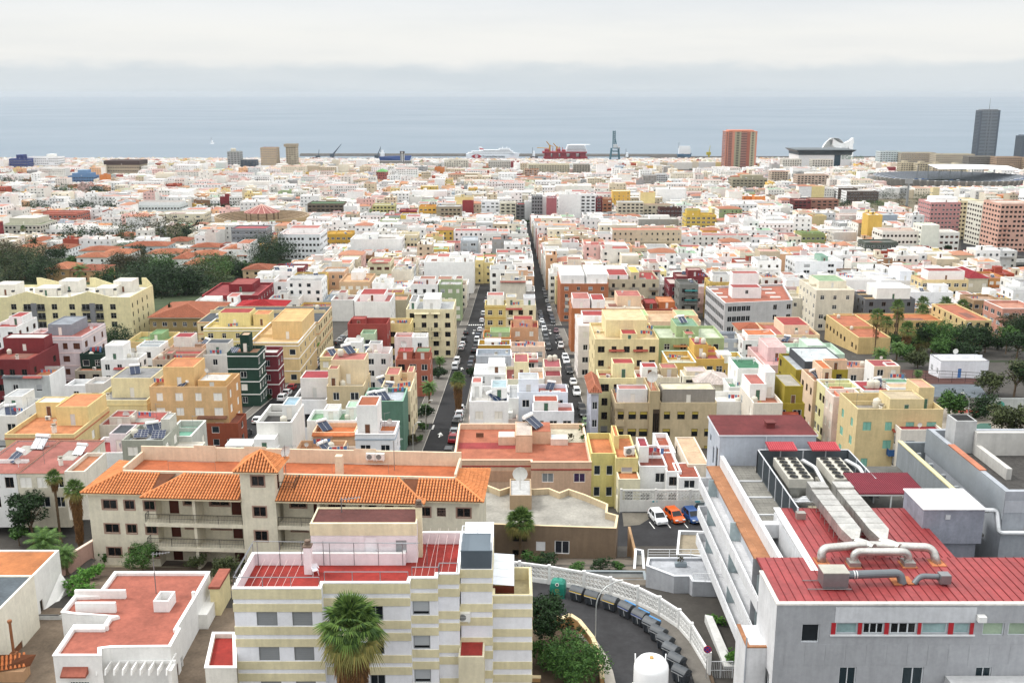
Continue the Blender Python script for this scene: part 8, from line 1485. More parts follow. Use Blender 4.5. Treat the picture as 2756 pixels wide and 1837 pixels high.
fb('E',930,1235,440,405,13,'#d5dedd','#a9a49c','long pale grey-blue school with rows of windows',nf=14,n=3,D=26,win='dk',huts=[(.03,.97,.25,.95,2.4,'#e2e6e6','#a9a29a')])
fb('E',1590,1830,600,575,16,'#8a8f94','#b5555a','grey curved apartment building with red roof terrace below the bullring',nf=8,n=4,D=18,win='wh',band='#c9ccd0')
fb('E',1910,2200,640,560,16,'#e9ebee','#d9c4c0','white curved four-storey building with window rows',nf=11,n=4,D=26,win='dk',rim=W_,huts=[(.2,.9,.4,.9,2.6,W_,RP)])
fb('E',2235,2420,640,620,12,'#d4a232','#d8aa3c','deep yellow house right of the white curved building',nf=5,n=3,D=18,win='wh')
fb('E',230,525,500,480,11,'#bd6a58','#b8604c','coral villa-like block among dark trees',nf=9,n=3,D=30,win='wh')
fb('E',0,275,575,540,13,'#cfccbc','#9aa87c','stepped concrete block with planted roofs at the left edge',nf=10,n=4,D=30,win='dk',band='#6c6f6a',huts=[(.1,.8,.3,1,4,'#cfc9b6',RW)])
fb('E',270,790,605,575,9,W_,RW,'long low white terrace of houses above the villas',nf=14,n=2,D=22,huts=[(.1,.3,.2,.9,2),(.5,.65,.2,.9,2)])
fb('E',1090,1400,500,475,14,'#e2d9bc',RW,'cream stepped building left of the bullring',nf=4,n=4,D=22)
fb('E',2115,2360,430,400,15,'#6d5f50','#5f8a62','dark brown terraced block with roof gardens',nf=8,n=4,D=24,win='dk',band='#a59a88')
fb('E',1640,1760,130,120,20,'#4d5a68',RG,'dark slate office block near the harbour',nf=5,n=5,D=20)
# right distance
fb('G',1495,1740,445,432,30,'#a89c86','#b5a88e','long grey-brown apartment range behind the stadium',nf=20,n=8,D=30,win='wh')
fb('G',1740,2010,455,440,30,'#b0a58e','#b5a88e','second grey-brown apartment range left of the dark tower',nf=20,n=8,D=30,win='wh')
for i,x in enumerate((1495,1610,1718,1850)):fb('G',x,x+105,515+i*4,500+i*4,25,'#c2b598','#b3a78e',['first','second','third','fourth'][i]+' of four beige apartment slabs with dark loggias behind the stadium, from the glass office',nf=6,n=8,D=18,win='dk',huts=[(.2,.5,.2,.8,3)])
fb('G',1970,2165,470,455,31,'#76726a','#8a867c','dark grey-brown apartment block below the dark tower',nf=14,n=9,D=26,win='dk')
fb('G',2165,2353,475,458,31,'#a88d72','#b09a80','tan brown apartment block at the right edge behind the stadium roof',nf=14,n=9,D=26,win='dk')
fb('G',2353,2480,480,462,30,'#b39a7c','#b09a80','tan apartment block cut by the right picture edge',nf=8,n=9,D=26,win='dk')
fb('G',1350,1500,435,425,32,'#b9c9cc','#9aa2a4','glass office with white floor bands',nf=8,n=8,D=26,win='dk',band=W_)
fb('G',315,560,625,580,20,'#a09a80','#b0a88e','olive grey stepped apartment block',nf=9,n=5,D=26,win='dk',huts=[(.3,.9,.2,.8,4,'#a8a288','#b0a88e')])
fb('G',590,705,575,560,22,'#cbb9a2',RP,'cream block with brick stripes below the red tower',nf=6,n=7,D=20,win='dk',band='#a8705c')
fb('G',770,990,600,580,22,'#cdb8a4','#c99a7c','white and brown striped apartment block with balconies',nf=9,n=7,D=22,win='dk',band='#9c6650')
fb('G',668,800,490,478,22,'#d5d2c6',RW,'pale slab left of the department store',nf=8,n=7,D=20,win='dk')
fb('G',875,1020,492,480,22,'#d8d5c8',RW,'pale slab with red side stripe before the department store',nf=8,n=7,D=20,win='dk')
fb('G',1115,1340,715,700,14,'#5a4a42','#e4e2dc','dark brown school with white frame beside the park',nf=12,n=4,D=20,win='wh',side=W_,rim=W_)
fb('G',1055,1190,690,670,14,'#6b5a50',W_,'brown and white school wing left of the park',nf=6,n=4,D=20,win='dk',side=W_,rim=W_)
fb('G',750,865,775,760,17,'#6e2f30',RP,'dark red apartment block left of the park',nf=4,n=5,D=18,win='dk')
fb('G',865,1058,770,750,17,'#a0705c','#b0806a','brown apartment block with dark balconies left of the park',nf=5,n=5,D=18,win='dk')
fb('G',1065,1225,880,862,10,'#ecd6cc',RW,'pale pink house below the park',nf=3,n=3,D=16)
fb('G',1705,1915,790,750,30,'#cf918e','#e6e2de','rose pink apartment building on the ravine avenue',nf=8,n=9,D=24,win='wh',huts=[(.2,.98,.2,.8,3,W_,W_)])
fb('G',1905,2065,780,745,30,'#e9d9a8','#d9cdb0','pale yellow apartment building beside the rose pink one',nf=6,n=9,D=24,win='dk',band='#f0e6c4')
fb('G',2065,2200,800,750,31,'#e0ddcc','#d9cdb0','greyish white balcony apartment building on the ravine avenue',nf=6,n=9,D=24,win='dk')
fb('G',2195,2440,800,730,33,'#e2ad98','#d8cabc','coral apartment building with glazed bays at the right edge',nf=8,n=10,D=26,win='dk',balc=[(.1,.28,2,'#e0a48c','wall'),(.1,.28,3,'#e0a48c','wall'),(.1,.28,4,'#e0a48c','wall'),(.1,.28,5,'#e0a48c','wall')])
fb('G',1720,1765,690,680,26,'#ead9a4','#e0cc94','slim pale yellow church tower',nf=1,n=4,D=8)
fb('G',1365,1640,990,940,17,'#ece6dc','#c9a08c','long white building with pink window bands',nf=10,n=4,D=18,win='br',band='#f2eee6')
fb('G',1640,1765,950,915,21,'#e9ecdc','#dfe3d2','greenish white stair tower of the pink banded building',ops=[],D=14)
fb('G',1730,1905,1000,965,16,'#ece9e0','#dcd8ce','white wing with curved balconies and pink wall panels',nf=5,n=4,D=16,win='br',band='#f2f0ea')
fb('G',800,965,1010,985,13,'#94a062','#8fae7c','olive green house left of the grey party-wall house',nf=5,n=3,D=16,win='wh')
fb('G',1245,1475,1070,1040,11,'#5f675c','#6c726a','dark grey-green modern house',nf=6,n=3,D=14,win='wh')
fb('G',0,195,880,850,16,'#d9b843','#d8b040','yellow apartment block with balconies right of the grey concrete wall',nf=7,n=5,D=18,win='wh',huts=[(.05,.5,.2,.8,4,'#d9b843','#8a8440')])
fb('G',875,975,885,860,15,'#d8c48a','#c9b078','tan gabled side wall house with orange flank',ops=[],D=14,side='#c4743c')
fb('G',1025,1185,1000,980,12,'#dcd6cf',RW,'pale grey party-wall house left of the pink banded building',ops=[],D=16)
fb('D',1570,1912,250,215,13,'#e2c890','#c98a70','honey yellow apartment house behind the dark grey house',nf=6,n=4,win='wh',huts=[(.2,.98,.3,.95,3,W_,'#9c3a34')])
fb('D',1910,2055,240,180,12,'#d6cdb4','#96323a','cream house under a wine red roof right of the honey yellow house',nf=3,n=3,hip=2.2)
fb('D',2060,2200,240,190,12,'#cf8f4c','#b5765c','orange apartment house with balconies on the right',nf=3,n=4,balc=[(.1,.6,2,'#c4743c','wall'),(.1,.6,3,'#c4743c','wall')])
fb('D',1950,2160,400,355,10,'#ad8a66','#b8937a','brown house with curved corner right of the school palms',nf=4,n=3,win='wh')
fb('D',2160,2420,460,400,10,'#d0907c','#c98a72','salmon brick house with terrace at the right edge',nf=4,n=3,rim=W_)
fb('D',1275,1560,255,200,11,'#eef0f4',RW,'white house with blue-white upper cube above the dark grey house',nf=3,n=3,huts=[(.55,.85,.2,.9,3.4,'#e6ecf6',W_)])
fb('D',1490,1800,340,290,9,'#f0f2f4',RW,'large blank white house right of the dark grey house',ops=[],huts=[(.6,1,.3,.9,2)])
fb('D',995,1240,250,225,12,'#f0efec',RW,'white houses with roof cube above the tall cream house',ops=[],D=12)
fb('D',650,1000,115,70,13,'#eef3f6',RW,'large white building with blank right wall and green trimmed roof',nf=2,n=4,D=18,huts=[(.55,.7,.1,.7,2,'#8fb5a0','#6f9a86')])
# ================================================================== landmarks on the shore
def P3(crop,x,y_,d):return py(*px(crop,x,y_),d)
def strip_tower(name,label,crop,x0,x1,yt,yd,D,cols,floors,cat='tower',top=None,slab='#c9ccd0',mast=0):
 a,c=P3(crop,x0,yt,D),P3(crop,x1,yt,D); z0=G(D); H=a.z-z0; W=c.x-a.x; e=empty(name,(a.x,D,z0),0,label,cat); tot=sum(w for w,_ in cols); x=0
 for w,col_ in cols:
  ww=W*w/tot; b=MB(); off=.0 if col_[1]=='w' else 1.2; b.box(x,x+ww,off,yd,-2,H); b.build('wall_strip',wallm(col_[0]),e)
  if col_[1]=='b':
   for s in range(floors):b=MB(); z=H*(s+.2)/floors; b.box(x+.1,x+ww-.1,.2,1.19,z,z+H/floors*.42); b.build('balcony',trimm(slab),e)
  elif len(col_)>2:
   b=MB()
   for s in range(floors):z=H*(s+.35)/floors; b.box(x+ww*.3,x+ww*.7,-.1,-.01,z,z+1.4)
   tag(b.build('windows',glassm('#2a2d30'),e),kind='stuff')
  x+=ww
 b=MB()
 for s in range(floors):z=H*(s+.3)/floors; b.box(-.15,-.02,1,yd-1,z,z+H/floors*.5)
 tag(b.build('side_windows',glassm('#2a2d30'),e),kind='stuff'); b=MB(); b.box(W*.1,W*.9,2,yd-2,H,H+3); b.box(-.4,W+.4,-.2,yd,H-.02,H+.8); b.build('roof',wallm(top or cols[0][1][0]),e)
 if mast:b=MB(); b.tube([(W*.55,yd/2,H),(W*.55,yd/2,H+mast)],[.8,.2],6); b.build('mast',metalm('#8a8d90'),e)
DBL='#4d5967'
strip_tower('skyscraper','tall slate-blue twin-slab skyscraper with rooftop mast','G',2050,2190,150,24,2330,[(1.4,('#5b6775','w')),(4,(DBL,'b')),(.8,('#79838c','w')),(1.2,('#3f4853','b')),(.8,('#79838c','w')),(4,(DBL,'b')),(1.2,('#5b6775','w'))],34,top='#8a8f94',slab='#8b949c',mast=28)
strip_tower('skyscraper','second slate-blue skyscraper just showing at the right picture edge','G',2345,2500,330,34,2400,[(1.4,('#5b6775','w')),(4,(DBL,'b')),(.8,('#79838c','w')),(4,(DBL,'b'))],24,slab='#8b949c')
strip_tower('apartment_tower','broad coral and olive apartment tower before the sea','G',270,490,298,30,1900,[(1.2,('#d98a70','w',1)),(1.5,('#8a5a50','b')),(1.0,('#d98a70','w')),(2.6,('#a8a284','w',1)),(2.4,('#6a4a48','b')),(1.3,('#b0644f','w')),(2.0,('#b5ad8c','w',1)),(.7,('#d98a70','w'))],24,top='#e08a68',slab='#b98a7c')
def store():
 D=1960; a,c=P3('G',780,460,D),P3('G',1145,460,D); z0=G(D); H=a.z-z0; W=c.x-a.x; e=empty('department_store',(a.x,D,z0),0,'white department store under a dark flared roof','building'); b=MB(); b.box(0,W,0,70,-2,H); b.build('wall',wallm('#e2e4e4'),e); b=MB(); o=7; h=10
 b.add([(-1,-1,H),(W+1,-1,H),(W+1,71,H),(-1,71,H),(-1,-1,H+h*.45),(W+1,-1,H+h*.45),(W+1,71,H+h*.45),(-1,71,H+h*.45),(-o,-o,H+h*.9),(W+o,-o,H+h*.9),(W+o,75,H+h*.9),(-o,75,H+h*.9),(-o,-o,H+h),(W+o,-o,H+h),(W+o,75,H+h),(-o,75,H+h)],[(4*k+i,4*k+(i+1)%4,4*k+4+(i+1)%4,4*k+4+i) for k in range(3) for i in range(4)]+[(12,13,14,15)]); b.build('roof',mat('store_roof','#1f3036',.4,.1,spec=.5),e); b=MB(); b.box(W*.68,W*.8,-.6,-.02,0,H-.1); b.build('glass_column',glassm('#1d3b4a'),e)
 t=link('lettering',TEXT['El Corte Inglés'],e); t.data.materials.append(trimm('#1f6b4a')); t.location=(W*.82,-.4,H*.72); t.rotation_euler=(R(90),0,0); t.scale=(.72,1,1)
store()
def auditorium():
 D=2300; a,c=P3('G',935,430,D),P3('G',1145,430,D); top=P3('G',1040,352,D).z; z0=1.5; W=c.x-a.x; Hh=top-z0; e=empty('auditorium',(a.x,D,z0),0,'white concert hall with dome shell and curved wave-like wing','concert hall'); e.scale=(1.1,1,1.08); m=mat('white_concrete','#eceeee',.6,.05); b=MB(); n=20; vs=[]
 for i in range(n+1):
  t=math.pi*i/n
  for j in range(9):p=math.pi/2*j/8; vs.append((W*.4-W*.4*math.cos(t),40*math.cos(p)*math.sin(t)*.9,Hh*math.sin(t)**.8*(.55+.45*math.sin(p))))
 b.add(vs,[(i*9+j,(i+1)*9+j,(i+1)*9+j+1,i*9+j+1) for i in range(n) for j in range(8)]); b.build('shell',m,e,smooth=True); b=MB(); vs=[]
 for i in range(17):
  t=i/16; x=W*(.3+.68*t); z=Hh*(1.0+.02*math.sin(t*3))-Hh*.25*math.sin(math.pi*t) if t<.9 else Hh; w=16*(1-t*.7); k=Hh*.32*(1-.2*t)
  vs+=[(x,10-w,z),(x,10+w,z-1),(x+2,10+w*.6,z-k),(x+2,10-w*.6,z-k)]
 b.add(vs,[(4*i+k,4*i+4+k,4*i+4+(k+1)%4,4*i+(k+1)%4) for i in range(16) for k in range(4)]+[(64,65,66,67)])
 b.add([(W*.95,2,Hh),(W*1.0,2,0),(W*.97,22,0),(W*.92,22,Hh*.9),(W*.8,5,Hh*.75)],[(0,1,2,3),(4,1,0),(3,2,4),(4,0,3)]); b.build('wing',m,e); b=MB(); b.lathe((W*.55,-6,0),[(26,0),(24,Hh*.28),(17,Hh*.45),(7,Hh*.56),(1,Hh*.6)],16); b.build('inner_dome',m,e,smooth=True); b=MB(); b.box(-30,W+40,-30,60,-1.5,3); b.build('plinth',wallm('#b9b9b4'),e)
auditorium()
def arena(label,name,cat,cx,cy_,rx,ry,z0,ho,hi,wall,seat,n=64,rib=None,inner=.62):
 e=empty(name,(cx,cy_,z0),0,label,cat); P=lambda k,f,z:(rx*f*math.cos(2*math.pi*k/n),ry*f*math.sin(2*math.pi*k/n),z); b=MB(); s=MB()
 for k in range(n):b.quad(P(k,.96,-4),P(k+1,.96,-4),P(k+1,1,ho),P(k,1,ho)); [s.quad(P(k,1-(1-inner)*j/8,ho-(ho-hi)*j/8),P(k+1,1-(1-inner)*j/8,ho-(ho-hi)*j/8),P(k+1,1-(1-inner)*(j+1)/8,ho-(ho-hi)*j/8-.05),P(k,1-(1-inner)*(j+1)/8,ho-(ho-hi)*j/8-.05)) or s.quad(P(k,1-(1-inner)*(j+1)/8,ho-(ho-hi)*(j+1)/8),P(k+1,1-(1-inner)*(j+1)/8,ho-(ho-hi)*(j+1)/8),P(k+1,1-(1-inner)*(j+1)/8,ho-(ho-hi)*j/8-.05),P(k,1-(1-inner)*(j+1)/8,ho-(ho-hi)*j/8-.05)) for j in range(8)]
 b.build('outer_wall',wallm(wall),e); s.build('stands',roofm(seat),e); f=MB(); f.add([P(k,inner,hi-1.5) for k in range(n)],[tuple(range(n))]); f.build('field',roofm('#5f7a4a' if rib else '#c2a676'),e)
 if rib:
  for k in range(n):q=MB(); a,c=Vector(P(k,1.0,-3)),Vector(P(k,1.06,ho)); q.tube([a,c],[1.0,1.6],4); q.build('rib',wallm(rib),e)
 else:
  for k in range(0,n):q=MB(); a=P(k+.5,.985,0); q.T=Matrix.Translation((a[0],a[1],0))@Matrix.Rotation(2*math.pi*(k+.5)/n,4,'Z'); q.box(-.1,1.2,-1.0,1.0,2,5.5,0); q.T=None; q.build('arch_window',glassm('#3c3228'),e)
 TAKEN_R.append((cx-rx,cx+rx,cy_-ry,cy_+ry)); return e
TAKEN_R=[]
p=pg(*px('E',1730,640),0); p2=py(*px('E',1735,610),p.y+38); bull_r=335/2.5576*p.y*1.0/F
e=arena('round tan bullring with open stands and red conical roof on posts','bullring','arena',p.x,p.y+bull_r,bull_r,bull_r,G(p.y),11,3,'#c9aa7c','#a89070',48); q=MB(); ap=P3('E',1762,434,p.y+bull_r).z-G(p.y); ev=ap-6.5; rr_=122/2.5576*(p.y+bull_r)/F
for k in range(16):t0,t1=2*math.pi*k/16,2*math.pi*(k+1)/16; q.add([(rr_*math.cos(t0),rr_*math.sin(t0),ev),(rr_*math.cos(t1),rr_*math.sin(t1),ev),(0,0,ap)],[(0,1,2)]); q.tube([(rr_*math.cos(t0),rr_*math.sin(t0),ev+.1),(0,0,ap+.1)],.25,4,1)
q.build('cone_roof',[roofm('#b0685f'),trimm('#d9b4a8')],e); q=MB()
for k in range(12):t=2*math.pi*k/12; q.tube([(rr_*.9*math.cos(t),rr_*.9*math.sin(t),0),(rr_*.9*math.cos(t),rr_*.9*math.sin(t),ev+.3)],.35,5)
q.build('posts',metalm('#7d6a58'),e)
p=pg(*px('G',1900,715)); srx=560/2.5971*p.y/F
e=arena('football stadium with grey concrete ribs and long white stand roof','stadium','stadium',p.x+srx*.25,p.y+95,srx,95,G(p.y),14,4,'#8a867e','#8d939c',72,'#97938a'); b=MB(); vs=[]
for i in range(13):t=.0+1.1*i/12; x=srx*(t-.1)*1.0; vs+=[(x,20,23-3*(t-.3)**2),(x,62,27-4*(t-.3)**2),(x,62,26-4*(t-.3)**2),(x,20,22.2-3*(t-.3)**2)]
b.add(vs,[(4*i+k,4*i+4+k,4*i+4+(k+1)%4,4*i+(k+1)%4) for i in range(12) for k in range(4)]); b.build('stand_roof',mat('stand_white','#e9ebee',.5,.05),e)
for k in range(8):x=srx*(-.25+k*.15); q=MB(); q.tube([(x,58,0),(x,58,25)],.6,5); q.build('roof_post',metalm('#8a8d90'),e)
sr=random.Random(4); b=MB(); cols_=[trimm('#44608f'),trimm('#d8d9dc')]
for k in range(90):t=sr.uniform(3.3,6.1); f=sr.uniform(.7,.95); x,y_=srx*f*math.cos(t),95*f*math.sin(t); z=17-12*(1-f)/.38; b.box(x-2,x+2,y_-.6,y_+.6,z-.1,z+.5,k%3==0)
tag(b.build('seat_blocks',cols_,e),kind='stuff')
# harbour
def ferry():
 D=2390; a,c=P3('F',835,250,D),P3('F',1165,250,D); L=c.x-a.x; e=empty('ferry',(a.x,D,0),0,'white passenger ferry with red eye emblem and dark lettering on its side','ship'); m=mat('ship_white','#eceef0',.4,.04,.06); s=L/138; b=MB(); n=24; vs=[]
 for i in range(n+1):t=i/n; w=11*(1-max(0,(t-.72)/.28)**2.2); zt=13*s+2.5*max(0,t-.75)*4; vs+=[(L*t+max(0,t-.9)*30,-w,zt),(L*t,-w*.9,-1),(L*t,w*.9,-1),(L*t+max(0,t-.9)*30,w,zt)]
 b.add(vs,[(4*i+k,4*i+4+k,4*i+4+k+1,4*i+k+1) for i in range(n) for k in range(3)]+[(4*i+3,4*i+7,4*i+4,4*i) for i in range(n)]+[(0,1,2,3),(4*n+3,4*n+2,4*n+1,4*n)]); b.build('hull',m,e)
 b=MB(); b.box(2,L*.95,-10.7,10.7,-.5,1.2); b.build('waterline',trimm('#a8323a'),e)
 for k,(x0,x1,z0,z1) in enumerate(((.03,.93,13,16.5),(.10,.90,16.5,20),(.30,.86,20,23.5),(.62,.84,23.5,27))):b=MB(); b.box(L*x0,L*x1,-10+k,10-k,z0*s,z1*s); o_=b.build('deck',m,e); b=MB(); b.box(L*(x0+.03),L*(x1-.02),-10.1+k,-10.02+k,(z0+1.1)*s,(z0+2.2)*s); b.build('window_band',glassm('#2b3640'),o_)
 b=MB(); b.add([(L*.26,-4,20*s),(L*.36,-4,20*s),(L*.36,4,20*s),(L*.26,4,20*s),(L*.24,-3,31*s),(L*.29,-3,31*s),(L*.29,3,31*s),(L*.24,3,31*s)],[(0,1,5,4),(1,2,6,5),(2,3,7,6),(3,0,4,7),(4,5,6,7)]); b.add([(L*.262,-4.05,25*s),(L*.345,-3.8,24*s),(L*.32,-3.5,27*s),(L*.252,-3.6,28*s)],[(0,1,2,3)],1); b.build('funnel',[m,trimm('#b0303a')],e)
 def eye(cx,cz,w,h,y_,mi,bb):bb.add([(cx+w*t,y_,cz+h*(1-t*t)*q) for q,ts in ((1,[k/6-1 for k in range(12)]),(-1,[1-k/6 for k in range(12)])) for t in ts],[tuple(range(23,-1,-1))],mi)
 b=MB(); eye(L*.2,7*s,14*s,5.5*s,-11.15,0,b); n=14
 for r_,mi,y_ in ((4.2,1,-11.25),(3.0,0,-11.35),(1.6,1,-11.45)):b.add([(L*.2+r_*s*math.cos(2*math.pi*k/n),y_,7*s+r_*s*math.sin(2*math.pi*k/n)) for k in range(n)],[tuple(range(n))],mi)
 b.build('emblem',[trimm('#a81f2c'),trimm('#eceef0')],e)
 t=link('lettering',TEXT['Trasmediterranea'],e); t.data.materials.append(trimm('#2a3038')); t.scale=(s,s,s); t.location=(L*.31,-11.2,4.2*s); t.rotation_euler=(R(90),0,0)
 for x in (.7,.78):b=MB(); b.tube([(L*x,0,27*s),(L*x,0,33*s)],.5,5); b.build('mast',m,e)
ferry()
def boxes(e,nm,m,L):
 for x0,x1,y0,y1,z0,z1 in L:b=MB(); b.box(x0,x1,y0,y1,z0,z1); b.build(nm,m,e)
def red_vessel():
 D=2400; a,c=P3('F',1325,255,D),P3('F',1600,255,D); L=c.x-a.x; e=empty('offshore_vessel',(a.x,D,0),0,'red offshore platform vessel with white accommodation block and yellow cranes','ship'); e.scale=(1,1,.76); rd=mat('vessel_red','#9c2f38',.6,.2,.2); wt=mat('ship_white','#eceef0')
 boxes(e,'pontoon',rd,[(0,L,-18,18,-1,6)]); boxes(e,'column',rd,[(x*L,x*L+14,-17,17,6,17) for x in (.02,.2,.38,.6,.82)]); boxes(e,'deck',rd,[(-3,L*.98,-20,20,17,22)]); boxes(e,'deck_module',rd,[(L*.02,L*.12,-15,12,22,29),(L*.3,L*.38,-15,12,22,30),(L*.42,L*.5,-12,12,22,27)])
 for k in range(5):z=22+k*4; b=MB(); b.box(L*(.5+.01*k),L*(.99-.012*k),-16,14,z,z+3.6); o_=b.build('accommodation',wt,e); b=MB(); b.box(L*(.52+.01*k),L*(.97-.012*k),-16.1,-16.02,z+1.2,z+2.3); b.build('window_band',glassm('#3a4048'),o_)
 b=MB(); b.box(L*.62,L*1.06,-10,8,41.5,43); b.build('helideck',wt,e)
 for x,h in ((.14,52),(.3,46)):b=MB(); b.tube([(L*x,0,22),(L*x,0,h*.8)],2.2,6); b.tube([(L*x,0,h*.75),(L*x-8,0,h)],1.2,4); b.tube([(L*x,0,h*.75),(L*x+9,0,h*.7)],1.0,4); b.build('crane',mat('crane_yellow','#b58a2a',.6,.15),e)
 b=MB(); b.tube([(L*.14,0,31),(-16,0,33)],1.0,4); b.build('boom',mat('crane_yellow','#b58a2a'),e)
 for k in range(6):b=MB(); x=L*(.06+k*.075); b.tube([(x,2,22),(x,2,30+(k*5)%7)],.8,5); b.build('pipe_stack',rd,e)
red_vessel()
def gantry():
 D=2285; a,c=P3('F',1747,262,D),P3('F',1808,262,D); t=P3('F',1768,76,D).z-2; w=c.x-a.x; e=empty('gantry_crane',(a.x,D,2),0,'tall blue-green harbour gantry crane with raised boom','crane'); m=mat('crane_teal','#3f6672',.55,.12); h=t*.42
 for x in (0,w):
  for y_ in (0,18):b=MB(); b.tube([(x,y_,-2),(x+(w/2-x)*.3,y_,h)],1.3,4); b.build('leg',m,e)
 for z,k in ((h*.35,.1),(h*.75,.22),(h,.3)):b=MB(); [b.tube([(w*k,y_,z),(w*(1-k),y_,z)],.9,4) for y_ in (0,18)]; b.build('cross_beam',m,e)
 for x in (.28,.5):b=MB(); b.tube([(w*x,9,h),(w*x*.98,9,t)],1.1,4); b.build('boom',m,e)
 b=MB(); n=9
 for k in range(n):z0,z1=h+(t-h)*k/n,h+(t-h)*(k+1)/n; b.tube([(w*.28,9,z0),(w*.5,9,z1)],.5,4); b.tube([(w*.5,9,z0),(w*.28,9,z1)],.5,4)
 b.build('lattice',m,e); b=MB(); b.tube([(w*.75,9,h),(w*.45,9,h+(t-h)*.7)],.9,4); b.build('stay',m,e); b=MB(); b.box(w*.3,w*.75,2,16,h+1,h+8); b.build('machine_house',wallm('#c9ced2'),e); b=MB(); b.box(w*.8,w*1.0,2,16,h-3,h+3); b.build('cabin',wallm('#b9bec2'),e)
gantry()
def ship(nm,lab,crop,x0,x1,yb,D,hull,L2,hh_=7,sup=(.8,.95,16)):
 a,c=P3(crop,x0,yb,D),P3(crop,x1,yb,D); L=c.x-a.x; e=empty(nm,(a.x,D,0),0,lab,'ship'); b=MB(); b.add([(0,-8,hh_),(L*.04,-7,-1),(L*.94,-7,-1),(L,-3,hh_+2),(L,3,hh_+2),(L*.94,7,-1),(L*.04,7,-1),(0,8,hh_)],[(0,1,2,3),(4,5,6,7),(0,3,4,7),(3,2,5,4),(0,7,6,1)]); b.build('hull',mat('hull_'+hull[1:],hull,.5,.1),e); boxes(e,'superstructure',mat('ship_white','#eceef0'),[(L*sup[0],L*sup[1],-6,6,hh_,sup[2]),(L*(sup[0]+.03),L*(sup[1]-.03),-5,5,sup[2],sup[2]+5)]); b=MB(); b.tube([(L*sup[0],0,sup[2]),(L*sup[0],0,sup[2]+14)],.6,5); b.build('mast',metalm('#8a8d90'),e)
 return e
ship('cargo_ship','low blue cargo ship behind the clock tower','F',285,490,290,2330,'#2f4a80',0,9,(.05,.16,18))
ship('supply_ship','white and blue supply ship at the breakwater','F',2170,2260,240,2430,'#3f5f78',0,9,(.1,.9,22)); ship('yacht','small white sailing boat far out on the left','E',1455,1480,110,3100,'#e9ebed',0,2,(.3,.7,5))
ship('tug_boat','small tug near the gantry crane','F',1835,1870,255,2390,'#3a4046',0,4,(.3,.7,9)); ship('work_boat','small dark work boat between ferry and red vessel','F',1240,1290,252,2400,'#4a4c50',0,5,(.3,.6,12))
e=empty('clock_tower',(P3('F',432,290,2240).x,2240,2),0,'slender white and dark clock tower by the harbour','tower'); h=P3('F',432,205,2240).z-2; w=4.2; b=MB(); b.box(-w,w,-w,w,0,h*.8); b.build('shaft',wallm('#d8d8d6'),e); [(lambda q:(q.box(x-.7,x+.7,-w-.25,-w,0,h*.8),q.build('dark_rib',trimm('#3a3230'),e)))(MB()) for x in (-2.6,2.6)]; b=MB(); b.box(-w*1.1,w*1.1,-w*1.1,w*1.1,h*.8,h); b.build('belfry',wallm('#4a3a38'),e); b=MB(); b.box(-2.2,2.2,-w*1.1-.3,-w*1.1,h*.84,h*.95); b.build('clock_face',trimm('#d8d4ca'),e)
def jib(lab,crop,xb,yb,xt,yt,D,col='#4a5560'):
 a,t=P3(crop,xb,yb,D),P3(crop,xt,yt,D); e=empty('harbour_crane',(a.x,D,2),0,lab,'crane'); d=Vector((t.x-a.x,0,t.z-2)); m=mat('crane_'+col[1:],col,.6,.15); b=MB(); b.tube([(0,0,0),(0,0,d.z*.35)],2.2,6); b.build('tower',m,e); b=MB(); b.tube([(0,0,d.z*.3),d],[1.0,.5],4); b.tube([(0,0,d.z*.3+3),d],[.7,.4],4); b.build('boom',m,e); b=MB(); b.box(-6,4,-3,3,d.z*.3-3,d.z*.3+4); b.build('cab',m,e)
jib('dark harbour crane with boom raised to the right','E',2290,110,2350,20,2300); jib('second dark harbour crane left of the clock tower','F',272,270,293,180,2300); jib('yellow harbour crane beside the coral tower','G',150,470,160,395,2420,'#b5a52a'); jib('thin lattice mast crane by the brown harbour tower','E',2192,120,2196,58,2300)
# bridge over the ravine, dark ravine walls
e=empty('road_bridge',tuple(pg(*px('G',2090,1215),4)),R(8),'concrete road bridge over the ravine at the right edge','bridge'); b=MB(); b.box(0,60,0,12,-1.5,0); b.build('deck',wallm('#8f8f8a'),e); b=MB(); railing(b,[(0,0,0),(60,0,0)],1.2,3,.1,mid=1); b.build('parapet_rail',metalm('#9a9a96'),e)
for k in range(3):b=MB(); b.box(8+18*k,11+18*k,2,10,-9,-1.5); b.build('pier',wallm('#7d7d78'),e)
sheetp('ravine_road',ASPH,'G',[(1900,1190),(2420,1330),(2420,1110),(1920,1030)],.08); sheetp('ravine_bed',mat('ravine_bed','#4a3a34',.95,.3),'G',[(1915,1130),(2215,1170),(2100,1090),(1920,1060)],.14)
e=empty('ravine_wall',tuple(pg(*px('G',1905,1165))),R(-24),'low dark concrete wall along the ravine road','wall'); b=MB(); b.box(0,45,0,.6,-1,2.2); b.build('wall',wallm('#77736c'),e)
sheetp('park_ground',mat('park_soil','#6a6350',.95,.3),'G',[(1050,905),(1700,905),(1700,760),(1060,745)],.1)
p=pg(*px('G',1530,850)); e=empty('light_mast',tuple(p),0,'tall grey stadium light mast in the park','light mast'); h=py(*px('G',1545,660),p.y).z-p.z; b=MB(); b.tube([(0,0,0),(0,0,h)],[1.6,1.0],8); b.build('mast',metalm('#9a9da0'),e); b=MB(); b.box(-4,4,-.6,.6,h,h+5); b.build('lamp_frame',metalm('#b0b2b4'),e)
def prect(crop,pts):q=[pg(*px(crop,*p)) for p in pts]; return (min(p.x for p in q),max(p.x for p in q),min(p.y for p in q),max(p.y for p in q))
PARKS=[prect('G',[(1080,895),(1690,895),(1690,770)]),prect('G',[(1930,1185),(2353,1290),(2353,1060),(1960,1030)]),prect('D',[(1350,1340),(2400,1340),(2400,600),(1360,640)]),prect('D',[(640,620),(860,620),(860,470)])]
